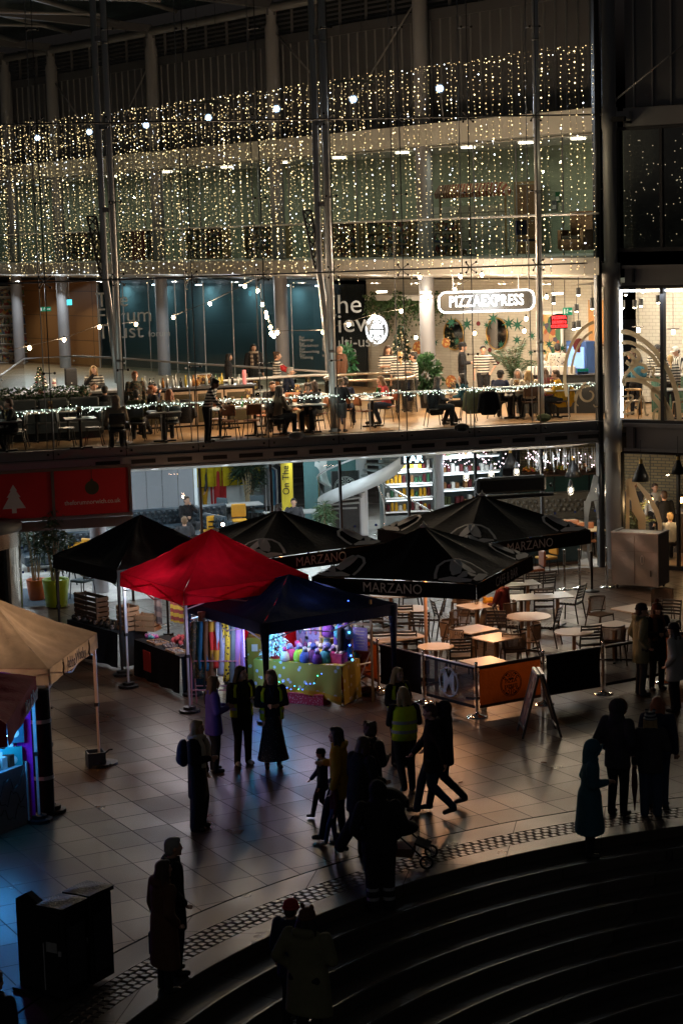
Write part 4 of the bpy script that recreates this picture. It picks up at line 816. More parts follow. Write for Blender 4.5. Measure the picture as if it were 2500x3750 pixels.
p = L(5.55, 4.1, ZR+1.065); tag(O('tall_drinks_can', MB().lathe([(.001, 0), (.055, 0), (.055, .3), (.05, .34), (.05, .38), (.001, .38)], 14), M('pink_yellow_can', (.75, .25, .3), .4), loc=p), 'tall pink and yellow bottle at the right end of the service bar', 'bottle')
r = T('framed_menu', 'framed cocktail menu standing among the bar bottles', 'menu', L(4.5, 4.35, ZR+1.065), PH); O('frame', MB().box((0, 0, .16), (.42, .02, .3)), steel, r); O('print', MB().box((0, -.012, .16), (.38, .005, .26)), menu_m, r)
# ---- front rail with garland, balustrades
r = B('window_handrail', 'steel handrail inside the glass wrapped with a lit garland', 'handrail')
O('rail', MB().tube([(-3.2, .55, ZR+.93), (14.3, .55, ZR+.93)], .024, 8), steel, r, True); O('post', (lambda m: ([m.tube([(x, .55, ZR), (x, .55, ZR+.93)], .016, 6) for x in [-2.6+i*1.7827*1.5 for i in range(7)]], m)[1])(MB()), steel, r)
gm = MB(); gb_ = MB(); glow = M('garland_bulb', (1, 1, .9), emit=(.80, 1, .84), es=3.4, var=0)
gl = M('garland_green', (.02, .07, .045), .6, 0, .4, 20)
x = -3.2
while x < 14.3:
    if not (5.2 < x < 5.25):
        z = ZR+.93+.03*math.sin(x*3.1)-.02*math.sin(x*7)
        for j in range(2): gb_.octa((x+random.uniform(-.04, .04), .52+random.uniform(-.05, .02), z+random.uniform(-.08, .04)), random.choice((.010, .013, .017)))
        for j in range(3): gm.leaf((x, .55, z), (random.uniform(-1, 1), random.uniform(-1, 1), random.uniform(-1, .7)), .06, .02)
    x += .065
g_ = B('lit_garland', 'green garland with pale lights wound along the window handrail', 'garland'); O('greenery', gm, gl, g_); O('bulbs', gb_, glow, g_)['kind'] = 'stuff'
for i in range(6): lamp('POINT', (-2+i*3, .3, ZR+1.0), 5, (.86, 1, .86), g_, .15)
def balus(name, lab, px, h, z=ZR, railm=None, gm_=None, rr=.03):
    r = T(name, lab, 'balustrade'); pts = [G(x, y, z+h) for x, y in px]; m = MB(); b = MB()
    for a, c in zip(pts, pts[1:]): m.quad((a.x, a.y, z+.05), (c.x, c.y, z+.05), (c.x, c.y, z+h-.02), (a.x, a.y, z+h-.02))
    for a in pts: b.ell((a.x, a.y, z+h-.16), .035, 8, 6)
    O('glass_panel', m, gm_ or pane_in, r); O('handrail', MB().tube(pts, rr, 8), railm or steel, r, True); O('clamp', b, steel, r, True); return r
balus('ramp_balustrade', 'glass balustrade with sloping steel rail at the far left', [(-60, 1395), (8, 1372), (88, 1313), (270, 1304), (455, 1312), (680, 1330), (950, 1346), (1196, 1362)], 1.1)
balus('bar_balustrade', 'glass balustrade with bright steel handrail behind the white tables', [(766, 1399), (860, 1392), (1030, 1380), (1150, 1374), (1230, 1373)], 1.1, rr=.038)
cp = L(9.1, 4.4, ZR); r = T('stair_drum', 'round glass stair drum with curved steel handrail right of the middle mast', 'balustrade', cp, PH)
O('glass_panel', MB().lathe([(1.25, .03), (1.25, 1.05)], 40), glass('amber_glass', (.88, .85, .76), 1.2), r, True); O('handrail', MB().tube([(1.25*math.cos(i*.157), 1.25*math.sin(i*.157), 1.08) for i in range(40)], .035, 8, closed=True), M('bronze_rail', (.45, .38, .30), .3, .8, .05), r, True)
# ---- back walls of the restaurant along the arc
orange = bricks('timber_wall_panels', (.33, .145, .04), (.29, .125, .035), (.08, .035, .012), 2.4, .98, .45, .012, (R_(90), 0, 0), .1, 0.)
def wseg(name, lab, x0, x1, off, z0, z1, mat, cat='wall', cuts=6):
    return tag(O(name, strip(off, z0, z1, [x0+(x1-x0)*i/cuts for i in range(cuts+1)]), mat), lab, cat)
wseg('timber_wall', 'orange brown timber panelled wall behind the far left columns', 20, 352, .9, ZR, 7.3, orange)
wseg('teal_wall', 'long teal glazed wall of the exhibition room at the back', 352, 1195, 2.6, ZR, 7.3, M('teal_wall_paint', (.12, .19, .205), .35, 0, .4, .5), 'wall', 10)
wseg('teal_screen', 'teal tinted glass screen in front of the exhibition room', 346, 1200, .8, ZR+.02, 7.2, teal_g, 'glass screen', 10)
m = MB()
for p, x in along(.78, 1.9, 346, 1200): m.bar((p.x, p.y, ZR), (p.x, p.y, 7.2), .03)
tag(O('screen_mullion', m, steel), 'thin steel posts of the teal glass screen', 'posts')
wseg('dark_backdrop_panel', 'dark glass panel behind the white lettering of the meeting room', 1190, 1330, 1.2, ZR, 7.2, M('dark_glass_panel', (.014, .018, .02), .2), 'wall', 2)
brickw = bricks('white_painted_brick', (.55, .52, .45), (.49, .46, .39), (.42, .39, .33), .24, .085, .6, .008, (R_(90), 0, 0), .5)
def aw(x0, x1, off, z0, z1, mat, name, lab, th=.12):
    a = arc(x0, off, z0); b = arc(x1, off, z0); d = b-a; o = O(name, MB().box((d.length/2, th/2, (z1-z0)/2), (d.length, th, z1-z0)), mat, loc=a, rz=math.atan2(d.y, d.x)); return tag(o, lab, 'wall'), a, math.atan2(d.y, d.x), d.length
_, BA, BR, BL = aw(1335, 2200, 1.4, ZR, 7.35, brickw, 'white_brick_wall', 'white painted brick wall of the pizza restaurant under the lit sign')
def onb(x, z, off=1.4, o=.05):
    """point just in front of the brick wall, seen at pixel column x"""
    a = arc(1335, off); b = arc(2200, off); d = ray(x, 1150); n = b-a; a = a+Vector((n.y, -n.x, 0)).normalized()*o; k = (a.y*n.x-a.x*n.y)/(d.y*n.x-d.x*n.y); return Vector((d.x*k, d.y*k, z))
def zat(x, y, p): return CAMH+ray(x, y).z*((p.x**2+p.y**2)/(ray(x, y).x**2+ray(x, y).y**2))**.5
bookcase(25, .1, ZR, 2.6, 3.2, angs+.9, 'tall white bookcase full of books at the far left', True)
bookcase(-60, .2, ZR, 2.6, 3.2, angs+.9, 'tall white bookcase beyond the left edge', True)
for x in (420, 560, 720, 880, 1040, 1160): r = T('room_light', 'cool ceiling light inside the teal exhibition room', 'ceiling light', arc(x, 1.7, 7.12), 0, 'exhibition room lights'); O('panel', MB().box((0, 0, 0), (.22, .16, .03)), lampc, r); lamp('AREA', (0, 0, -.05), 11, (.75, .95, 1), r, .5)
# ---- lettering on the glass (white vinyl)
vin = M('white_vinyl', (.40, .42, .43), .6, var=0)
def glasstext(lines, x, dep, lab, sz, wid=1., nm='vinyl_lettering', mat=None, al='LEFT'):
    r = None; mb = MB()
    for s, y, k in lines: p = YD(x, y, dep); p0 = p if r is None else p0; text(s, sz*k, .008, 0, wid, al, mb, (0, 0, p.z-p0.z)); r = 1
    return tag(O(nm, mb, mat or vin, loc=p0, rz=PH*.3), lab, 'lettering')
glasstext([('The', 1102, 1), ('Forum', 1160, 1), ('Trust', 1218, 1)], 350, 71.0, 'large pale three line lettering on the teal glass behind the left mast', .74)
glasstext([('forum', 1223, 1)], 543, 70.2, 'small pale one word lettering beside the third column', .32)
glasstext([('The', 1120, 1.25), ('View', 1190, 1.25), ('Multi-use', 1258, .72), ('Space', 1290, .72)], 1172, 62.0, 'large pale lettering on the dark glass right of the middle mast', .66, mat=M('grey_vinyl', (.16, .17, .18), .6, var=0))
glasstext([('For', 1236, 1), ('Meetings', 1246, 1), ('For', 1258, 1), ('Workshops', 1267, 1), ('For', 1279, 1), ('Networking', 1289, 1), ('For', 1301, 1), ('Training', 1310, 1)], 1095, 64.5, 'small white list of uses on the teal glass door', .13)
# exit signs
def exitsign(p, w, h, lab, arrow, rz):
    r = T('exit_sign', lab, 'exit sign', p, rz); O('plate', MB().box((0, 0, 0), (w, .03, h)), M('exit_green', (.0, .22, .12), .5, var=0, emit=(.0, .5, .28), es=.25), r); m = MB(); m.box((w*.28, -.018, 0), (w*.25, .006, h*.14)); m.add([(w*.47, -.02, 0), (w*.36, -.02, h*.2), (w*.36, -.02, -h*.2)], [(0, 1, 2)])
    m.ell((-w*.05, -.018, h*.25), (h*.09, .004, h*.09), 8, 6)
    for a, b in (((-.05, .12), (-.1, -.05)), ((-.1, -.05), (-.02, -.3)), ((-.1, -.05), (-.2, -.25)), ((-.05, .1), (.06, 0)), ((-.05, .1), (-.2, .05))): m.bar((w*a[0], -.018, h*a[1]), (w*b[0], -.018, h*b[1]), h*.09, .006)
    m.box((-w*.36, -.018, 0), (w*.12, .006, h*.7)); O('pictogram', m, M('exit_white', (.8, .8, .8), emit=(1, 1, 1), es=.4, var=0), r); return r
p = YD(167, 1132, 74); O('hanger', MB().tube([(0, 0, .08), (0, 0, .9)], .008, 5), steel, exitsign(p, .42, .16, 'green running man exit sign on the orange timber wall', 1, 0))
p = YD(255, 1107, 73); r = T('lit_door_sign', 'small glowing cyan door sign beside the second column', 'sign', p, 0); O('panel', MB().box((0, 0, 0), (.18, .04, .2)), M('cyan_sign', (.05, .5, .6), emit=(.1, .8, 1), es=1.6, var=0), r); O('hanger', MB().tube([(0, 0, .1), (0, 0, .9)], .008, 5), steel, r)
p = YD(2077, 1140, 53.3); exitsign(p, .26, .2, 'green and white exit sign hanging at the right end', 1, PH)['label'] = 'small exit sign hanging right of the red neon sign'
# ---- lit shop sign
neon = M('neon_white', (1, 1, 1), emit=(.92, .96, 1), es=3.5, var=0)
sp_ = YD(1780, 1103, 54.5); r = T('lit_shop_sign', 'glowing white neon shop sign in a rounded outline', 'shop sign', sp_, PH*.4)
W2, H2 = 1.30, .265
def rrect(w, h, c, n=8):
    o = []
    for cx, cz, a0 in ((w-c, h-c, 0), (-w+c, h-c, 90), (-w+c, -h+c, 180), (w-c, -h+c, 270)): o += [(cx+c*math.cos(R_(a0+90*i/n)), 0, cz+c*math.sin(R_(a0+90*i/n))) for i in range(n+1)]
    return o
O('board', MB().plate([(x, .04, z) for x, _, z in rrect(W2, H2, .2)], (0, .05, 0)), M('sign_board', (.035, .033, .03), .5), r); O('outline_tube', MB().tube(rrect(W2+.01, H2+.01, .2), .025, 8, closed=True), neon, r, True)
O('letters', text('PIZZAEXPRESS', .42, .05, .007, .70, 'CENTER', space=1.1), M('neon_letters', (1, 1, 1), emit=(.92, .96, 1), es=1.9, var=0), r); m = MB(); [m.tube([(x, .05, H2), (x, .05, .75)], .012, 6) for x in (-.9, .9)]; O('hanger', m, steel, r)
lamp('AREA', (0, -.25, 0), 26, (.92, .96, 1), r, .8, rot=(R_(90), 0, 0))
def roundel(mb, c, rad, nrm_rz=0., y=-.02, wob=0):
    """round badge drawing: rings, two text rows and mirrored scrolls, in the XZ plane"""
    for q in (1, .9): mb.tube([(c[0]+rad*q*math.cos(i*.157), y, c[2]+rad*q*math.sin(i*.157)) for i in range(40)], rad*.022, 5, closed=True)
    for sz in (-1, 1):
        for sx in (-1, 1):
            for k, (ax, az, r0) in enumerate(((.28, .62, .2), (.58, .42, .14), (.14, .36, .09), (.45, .68, .08))):
                mb.tube([(c[0]+sx*rad*(ax+r0*math.cos(i*.5)*(1-i*.06)), y, c[2]+sz*rad*(az+r0*math.sin(i*.5)*(1-i*.06))) for i in range(13)], rad*.028, 5)
        mb.tube([(c[0], y, c[2]+sz*rad*.25), (c[0], y, c[2]+sz*rad*.85)], rad*.03, 5)
    return mb
p = onb(1378, 0, 1.4, 1.2); z = zat(1378, 1207, p); r = T('round_wall_badge', 'glowing white round pizza badge left of the waiters', 'badge sign', (p.x, p.y, z), BR+.2); O('disc', MB().plate([(.46*math.cos(i*.196), .03, .46*math.sin(i*.196)) for i in range(32)], (0, .04, 0)), M('badge_black', (.02, .02, .02), .4), r)
m = roundel(MB(), (0, 0, 0), .44); text('PIZZA', .2, .02, .004, .9, 'CENTER', m, (0, -.02, .09)); text('EXPRESS', .17, .02, .004, .85, 'CENTER', m, (0, -.02, -.09)); O('badge_lines', m, neon, r)
redn = M('neon_red', (1, .05, .05), emit=(1, .025, .03), es=3.2, var=0)
p = YD(2046, 1177, 53.2); r = T('red_neon_sign', 'red neon pizzeria delivery sign hanging in the window', 'neon sign', p, PH)
O('board', MB().plate([(-.24, .03, -.2), (.24, .03, -.2), (.24, .03, .13), (.15, .03, .19), (0, .03, .21), (-.15, .03, .19), (-.24, .03, .13)], (0, .04, 0)), black, r)
m = MB(); text('PIZZERIA', .115, .02, .003, .85, 'CENTER', m, (0, 0, .10)); text('DELIVERY &', .105, .02, .003, .72, 'CENTER', m, (0, 0, -.02)); text('COLLECTION', .105, .02, .003, .68, 'CENTER', m, (0, 0, -.13)); O('letters', m, redn, r); m = MB(); m.tube([(-.18, .05, .17), (-.18, .05, 1.1)], .01, 5); m.tube([(.18, .05, .17), (.18, .05, 1.1)], .01, 5); O('hanger', m, black, r)
# mirrors, stars, picture, ivy
gold = M('brass_frame', (.5, .32, .1), .3, .9, .05); mir = M('mirror_glass', (.45, .42, .36), .05, 1, .05)
for x, y, lab in ((1658, 1225, 'round brass framed mirror on white brick, left one'), (1816, 1222, 'round brass framed mirror on white brick, right one')):
    p = onb(x, 0); z = zat(x, y, p); r = T('wall_mirror', lab, 'mirror', (p.x, p.y, z), BR); O('glass', MB().plate([(.46*math.cos(i*.196), 0, .46*math.sin(i*.196)) for i in range(32)], (0, .03, 0)), mir, r); O('frame', MB().tube([(.47*math.cos(i*.157), 0, .47*math.sin(i*.157)) for i in range(40)], .022, 6, closed=True), gold, r, True)
star_m = M('green_star', (.01, .10, .06), .5, .2, .1)
for x, y, s in ((1651, 1180, .2), (1708, 1187, .22), (1805, 1166, .2), (1861, 1184, .23), (1893, 1190, .22), (1780, 1190, .12), (1590, 1254, .14), (1945, 1230, .15), (1778, 1254, .12), (1890, 1245, .18), (1832, 1262, .12), (1940, 1290, .12), (1670, 1250, .12), (2008, 1260, .15), (2018, 1300, .2), (2055, 1275, .15), (1795, 1300, .12)):
    p = onb(x, 0, 1.4, .5); z = zat(x, y, p); pts = []
    for i in range(14): a = i*math.pi/7; q = s if i % 2 == 0 else s*.3; pts.append((q*math.sin(a), 0, q*math.cos(a)))
    o = O('paper_star', MB().plate(pts, (0, .02, 0)), star_m, loc=(p.x, p.y, z), rz=PH); tag(o, 'dark green seven pointed paper star hanging in the pizza restaurant', 'star', 'hanging paper stars')
for x, y, s, lab in ((1630, 1256, .15, 'round pizza shaped ornament left of the black clad waiter'), (1750, 1185, .07, 'small red round ornament between the mirrors'), (1528, 1273, .2, 'oval pizza ornament above the leafy plant'), (1815, 1320, .13, 'red oval ornament beside the striped waiter'), (2118, 1265, .2, 'oval pizza ornament left of the red striped jumper'), (1645, 1398, .2, 'round wooden pizza board standing on the table below the sign'), (1790, 1282, .07, 'small red ball ornament above the striped waiter')):
    p = onb(x, 0, 1.4, .9); z = zat(x, y, p); r = T('pizza_ornament', lab, 'ornament', (p.x, p.y, z), PH); O('disc', MB().plate([(s*.85*math.cos(i*.3), 0, s*math.sin(i*.3)) for i in range(21)], (0, .03, 0)), spots('pizza_face', (.30, .10, .03), (.5, .35, .12), 14, .35) if 'red' not in lab else CL['maroon'], r); O('thread', MB().tube([(0, .01, s), (0, .01, s+.8)], .003, 4), black, r)
p = onb(2010, 0, 1.4, .3); z = zat(2010, 1225, p); r = T('framed_painting', 'tall colourful figure painting in a white frame', 'painting', (p.x, p.y, z), BR); O('frame', MB().box((0, 0, 0), (1.1, .05, 1.35)), white, r); O('canvas', MB().box((.08, -.03, 0), (.8, .02, 1.15)), confetti('painting_colours', [(.3, .08, .03), (.05, .12, .06), (.4, .28, .1), (.06, .05, .08), (.35, .2, .12), (.5, .4, .2)], 6), r)
ivy = M('ivy_leaf', (.04, .085, .025), .6, 0, .5, 8)
r = T('hanging_ivy', 'trailing green ivy hanging along the top of the white brick wall', 'hanging plant'); m = MB()
for i in range(2600):
    x = random.uniform(1345, 1610); p = onb(x, 0, 1.4, .35); z0 = zat(x, 1095+15*math.sin(x*.05), p); d = (random.random()**1.8)*(.55+.45*math.sin(x*.09)+.35*math.sin(x*.31)); m.leaf((p.x+random.uniform(-.15, .15), p.y+random.uniform(-.15, .15), z0-d), (random.uniform(-1, 1), random.uniform(-1, 1), random.uniform(-1, .4)), .10, .07)
O('foliage', m, ivy, r); O('trough', MB().bar(onb(1345, zat(1345, 1088, onb(1345, 0)), 1.4, .35), onb(1610, zat(1610, 1088, onb(1610, 0)), 1.4, .35), .18), offw, r)
def palm(p, h, lab, n=16, ln=.8, potm=None, col=None, pot=.22):
    r = T('potted_palm', lab, 'potted plant', p); m = MB(); st = MB()
    for i in range(n):
        a = i*2.4; e = .35+.9*((i*.618) % 1); b = Vector((0, 0, .38)); L_ = ln*random.uniform(.75, 1.15); pts = [b+Vector((math.cos(a)*math.sin(e*t)*L_*t, math.sin(a)*math.sin(e*t)*L_*t, (h-.38)*t*(1.05-.5*e*t))) for t in [j/6 for j in range(7)]]; st.tube(pts, .007, 4)
        for j in range(2, 7):
            for f in range(4):
                q = pts[j-1].lerp(pts[j], f/4); d = (pts[j]-pts[j-1]).normalized(); s = d.cross(Vector((0, 0, 1))).normalized()
                for sg in (-1, 1): m.leaf(q, d*.7+s*sg+Vector((0, 0, -.1)), .24*ln, .028)
    O('fronds', m, col or M('palm_green', (.03, .075, .03), .5, 0, .4, 5), r); O('stems', st, cwood, r); O('pot', MB().lathe([(.001, 0), (pot*.75, 0), (pot, .36), (pot*.9, .36), (.001, .34)], 18), potm or M('pot_grey', (.1, .1, .1), .5), r, True); return r
p = onb(1875, ZR, 1.4, 1.8); palm(p, 2.1, 'feathery potted palm beside the striped waiter', 22, 1.0)
p = stand_at(1557, 1300, 1.5); r = T('broadleaf_plant', 'big dark leafy plant beside the glass stair drum', 'potted plant', p); leafy(r, 420, (0, 0, 1.0), (.38, .38, .5), .22, .14, M('broad_leaf', (.025, .07, .03), .35, 0, .4, 4)); O('stem', MB().tube([(0, 0, .3), (0, 0, 1.0)], .02, 6), cwood, r); O('pot', MB().lathe([(.001, 0), (.17, 0), (.2, .4), (.001, .38)], 16), black, r)
p = stand_at(1268, 1285, 1.4); r = T('broadleaf_plant', 'bright green leafy plant behind the bald man', 'potted plant', p); leafy(r, 200, (0, 0, 1.1), (.25, .25, .45), .2, .11, M('bright_leaf', (.03, .14, .06), .4, 0, .4, 4)); O('pot', MB().lathe([(.001, 0), (.14, 0), (.17, .5), (.001, .48)], 16), black, r)
p = onb(1466, 0, 1.4, 1.0); z = zat(1466, 1290, p); xmas((p.x, p.y, ZR+.6), 1.55, 'dark christmas tree with pale baubles behind the waiters', M('dark_fir', (.02, .05, .025), .6, 0, .4), ([lb], 20, .6), ([M('cream_bauble', (.6, .48, .3))], 40, .7), 700)
tag(O('tree_table', MB().lathe([(.25, 0), (.25, .6), (.001, .6)], 14), cwood, loc=(p.x, p.y, ZR)), 'low round table under the dark christmas tree', 'table')
r = T('far_counter', 'dark counter with white menu boxes in front of the far customers', 'counter', stand_at(2080, 1375, 1.0), PH-.5); O('front', MB().box((0, 0, .5), (2.8, .6, 1.0)), M('counter_dark', (.03, .035, .04), .5), r); m = MB(); [m.box((-1.0+i*.22, -.1, 1.13), (.18, .2, .26)) for i in range(6)]; O('menu_box', m, plate_m, r); O('top', MB().box((0, 0, 1.02), (2.9, .65, .04)), black, r)
r = T('blue_fridge', 'glowing blue drinks fridge behind the far counter', 'fridge', onb(2130, ZR, 1.4, .6), BR); O('body', MB().box((0, 0, .9), (.8, .5, 1.8)), M('fridge_blue', (.03, .08, .25), .4), r); O('lit_display', MB().box((0, -.26, 1.35), (.66, .02, .6)), M('fridge_glow', (.2, .4, .8), emit=(.12, .3, 1), es=.5, var=0), r)
r = T('orange_locker', 'orange wooden cabinet high on the right end wall', 'cabinet', onb(2175, 5.6, 1.4, .4), BR); O('door', MB().box((.1, 0, .6), (.6, .1, 1.2)), M('orange_ply', (.30, .14, .035), .5), r); O('shelf', MB().box((0, -.05, -.05), (1.0, .2, .05)), cwood, r)
# spherical badge decal on the right end pane: cream curls
decal = translu(M('frosted_cream_decal', (.62, .55, .44), .7, 0, .04), .6)
def curl(mb, cx, cz, r0, turns, a0, w, y=-.012, sx=1, k=.7):
    n = int(18*abs(turns))+4; pts = []
    for i in range(n+1):
        f = i/n; a = a0+turns*2*math.pi*f; q = r0*(1-k*f); pts.append((cx+sx*q*math.cos(a), y, cz+q*math.sin(a)))
    mb.ribbon(pts, [w*(1-.55*i/n) for i in range(n+1)], .006, (0, -1, 0))
def arcs(mb, cx, cz, rx, rz_, a0, a1, w, y=-.012, n=30): mb.ribbon([(cx+rx*math.cos(R_(a0+(a1-a0)*i/n)), y, cz+rz_*math.sin(R_(a0+(a1-a0)*i/n))) for i in range(n+1)], w, .006, (0, -1, 0))
s1, z1 = FP(2190, 1400, -.0); r = B('round_badge_decal', 'left part of a huge cream badge decal on the rightmost pane', 'window decal'); m = MB()
arcs(m, s1+.05, 5.0, .98, 1.42, 100, 200, .085); arcs(m, s1+.05, 5.0, .80, 1.2, 105, 175, .06); curl(m, s1-.28, 4.55, .25, .8, 2.6, .07); curl(m, s1-.42, 4.3, .5, .35, 1.2, .06); arcs(m, s1-.2, 4.2, .45, .7, 110, 190, .05); curl(m, s1-.1, 4.3, .16, -.6, 1.0, .06); O('curls', m, decal, r)
r = B('window_notice', 'small green and blue fire exit keep clear notice on the glass', 'notice'); q = FP(2132, 1360); O('green_half', MB().box((q[0], -.01, q[1]+.035), (.3, .006, .07)), M('exit_green', (0, .2, .1)), r); O('blue_half', MB().box((q[0], -.01, q[1]-.04), (.3, .006, .07)), M('notice_blue', (.02, .08, .3), .5), r); m = MB(); text('Fire exit', .06, .004, 0, 1, 'CENTER', m, (q[0], -.016, q[1]+.035)); text('Keep clear', .06, .004, 0, 1, 'CENTER', m, (q[0], -.016, q[1]-.04)); O('letters', m, white, r)
# ---- ceiling downlights in the soffit (y px) and pendants
dls = [(60, 1030), (210, 1032), (360, 1032), (635, 1027), (857, 1025), (1100, 1026), (1370, 1024), (1516, 1024), (1672, 1024), (1838, 1023), (2000, 1020)]
for x, y in dls:
    p = arc(x, -1.6, 7.30); r = T('downlight', 'recessed white downlight in the pale soffit above the restaurant', 'downlight', p, 0, 'soffit downlights')
    O('lens', MB().lathe([(.001, 0), (.075, 0)], 14), lampc, r); O('ring', MB().tube([(.12*math.cos(i*.52), .12*math.sin(i*.52), .0) for i in range(12)], .012, 6, closed=True), white, r); aim(lamp('AREA', (0, 0, -.06), 85, (1, .82, .60) if x > 1050 else (.85, .9, .9), r, .25), (-.35, -.55, -.8))
bulb = M('festoon_bulb', (1, .8, .5), emit=(1, .70, .36), es=60, var=0); cbl = M('festoon_cable', (.03, .025, .02), .6, var=0)
def festoon(px, lab, dep, extra=()):
    pts = [YD(x, y, d) for (x, y), d in zip(px, dep)]; full = []
    for a, b in zip(pts, pts[1:]): full += [a.lerp(b, i/6)-Vector((0, 0, .0)) for i in range(6)]
    full.append(pts[-1]); o = tag(O('festoon_cable', MB().tube(full, .008, 5), cbl), lab, 'cable')
    return pts
BU = [((109, 1274), 53), ((236, 1244), 54), ((365, 1197), 54.5), ((499, 1187), 56), ((635, 1162), 55), ((769, 1112), 54), ((897, 1048), 52.5), ((943, 1065), 52), ((961, 1115), 51.6), ((973, 1145), 51.4), ((976, 1160), 51.3), ((990, 1198), 51), ((993, 1222), 51), ((1003, 1231), 51), ((1015, 1218), 51.4), ((1183, 1216), 53), ((1277, 1188), 53), ((1369, 1158), 53.5), ((1468, 1139), 54), ((1566, 1107), 54), ((1664, 1060), 53.5), ((1536, 1015), 53), ((1685, 1013), 52.5), ((1763, 1007), 52.5), ((1925, 1167), 53), ((1918, 1212), 53), ((1737, 1220), 55), ((1522, 1236), 56), ((2000, 1087), 52.5)]
festoon([(0, 1290), (109, 1266), (236, 1237), (365, 1190), (499, 1180)], 'left festoon cable sagging between masts', (52.5, 53, 54, 54.5, 56)); festoon([(635, 1155), (769, 1105), (897, 1040), (960, 1005)], 'festoon cable rising left of the bulb cluster', (55, 54, 52.5, 52)); festoon([(943, 1010), (943, 1060), (976, 1150), (1003, 1225)], 'festoon cable dropping through the cluster of bulbs', (52, 52, 51.4, 51)); festoon([(1003, 1212), (1183, 1208), (1277, 1180), (1369, 1150), (1468, 1131), (1566, 1099), (1664, 1052), (1763, 1000)], 'long festoon cable crossing to the shop sign', (51.4, 53, 53, 53.5, 54, 54, 53.5, 52.5))
for i, ((x, y), d) in enumerate(BU):
    p = YD(x, y, d); r = T('festoon_bulb', 'glowing warm festoon bulb hanging over the restaurant', 'light bulb', p, 0, 'warm festoon bulbs'); O('glass', MB().ell((0, 0, 0), (.045, .045, .055), 10, 8), bulb, r, True); O('holder', MB().lathe([(.001, .11), (.022, .11), (.024, .045), (.001, .045)], 8), black, r); lamp('POINT', (0, 0, -.07), 72, (1, .71, .44), r, .05)
pend = M('pendant_bulb', (1, .9, .7), emit=(1, .84, .58), es=40, var=0)
for x, y, d in ((2025, 1110, 54.5), (2116, 1080, 55), (2110, 1140, 54.5), (2100, 1205, 54), (2117, 1200, 54.3), (2166, 1117, 54), (2167, 1130, 54), (2180, 1155, 53.8)):
    p = YD(x, y, d); r = T('track_spot', 'small bright track spotlight at the right end of the restaurant', 'spotlight', p, 0, 'right end track spotlights'); O('can', MB().lathe([(.001, .2), (.06, .2), (.065, 0)], 10), black, r); O('lens', MB().ell((0, 0, 0), (.05, .05, .03), 10, 6), pend, r); O('arm', MB().tube([(0, 0, .2), (0, 0, .6)], .01, 5), black, r); lamp('POINT', (0, 0, -.08), 9, (1, .84, .58), r, .05)
for i, x in enumerate((1400, 1560, 1720, 1880, 2040)):
    p = onb(x, 7.0, 1.4, 1.6); r = T('ceiling_panel_light', 'warm ceiling light in front of the white brick wall', 'ceiling light', p, 0, 'pizza restaurant ceiling lights'); O('diffuser', MB().lathe([(.001, .0), (.16, .0), (.17, .05)], 14), lampw, r); lamp('AREA', (0, 0, -.06), 34, (1, .82, .62), r, .5)
# ================================================================== right wing, turned towards the viewer
WR = PH-R_(45); WO = L(14.62, -.25); WD = Vector((math.cos(WR), math.sin(WR), 0)); WN = Vector((-math.sin(WR), math.cos(WR), 0))
def WP(x, y, t=0.):
    d = ray(x, y); k = ((WO-CP).dot(WN)+t)/d.dot(WN); p = CP+d*k; return (p-WO).dot(WD), p.z
def WB(name, lab, cat, group=None): return T(name, lab, cat, WO, WR, group)
tag(O('corner_column', MB().lathe([(.2, 0), (.2, 3.05), (.24, 3.05), (.24, 3.9), (.2, 3.9), (.2, 7.3), (.24, 7.3), (.24, 7.9), (.17, 7.9), (.17, 11.2), (.2, 11.3), (.2, 11.8), (.17, 11.8), (.17, 18)], 24), M('corner_paint', (.24, .24, .25), .5, .1, .12, 1.5), sm=True, loc=L(14.36, -.22)), 'stout grey round column at the right end of the glass wall', 'column')
r = B('end_jamb', 'dark steel jamb closing the right end of the glass wall', 'jamb'); O('jamb', MB().box((14.1, .05, 8.4), (.10, .3, 16.8)), M('jamb_dark', (.03, .032, .036), .4, .4), r); O('strip', MB().box((14.04, .0, 8.4), (.02, .12, 16.8)), darkp, r)
band = M('wing_band_paint', (.26, .26, .27), .55, .1, .12, 1.5)
r = WB('wing_storey_band', 'grey panelled storey band below the white framed window', 'storey band'); m = MB(); m.box((3.2, .2, 3.42), (6.2, .4, .72)); m.box((3.2, -.03, 3.74), (6.3, .1, .1)); m.box((3.2, -.02, 3.1), (6.3, .08, .08)); O('band', m, band, r); [O('rib', MB().box((x, -.035, 3.42), (.05, .08, .55)), darkp, r) for x in (.35, 2.0, 3.6)]
r = WB('wing_storey_band', 'grey panelled storey band above the white framed window', 'storey band'); m = MB(); m.box((3.2, .2, 7.58), (6.2, .4, .46)); m.box((3.2, -.03, 7.79), (6.3, .1, .08)); m.box((3.2, -.02, 7.36), (6.3, .08, .07)); O('band', m, band, r); [O('rib', MB().box((x, -.035, 7.58), (.05, .08, .36)), darkp, r) for x in (.35, 2.0, 3.6)]
r = WB('wing_storey_band', 'grey storey band above the topmost dark window', 'storey band'); m = MB(); m.box((3.2, .2, 11.55), (6.2, .4, .46)); m.box((.1, -.05, 11.6), (.5, .3, .2)); O('band', m, band, r)
r = WB('wing_cladding', 'dark metal clad wall at the top right corner', 'wall'); O('sheet', MB().box((3.2, .3, 14.6), (6.2, .3, 5.6)), M('wing_clad', (.15, .15, .16), .5, .3, .15, 1), r); m = MB(); [m.box((.35+i*.5, .13, 14.6), (.045, .06, 5.6)) for i in range(11)]; O('seam', m, M('seam_metal2', (.28, .28, .29), .5, .4, .1), r)
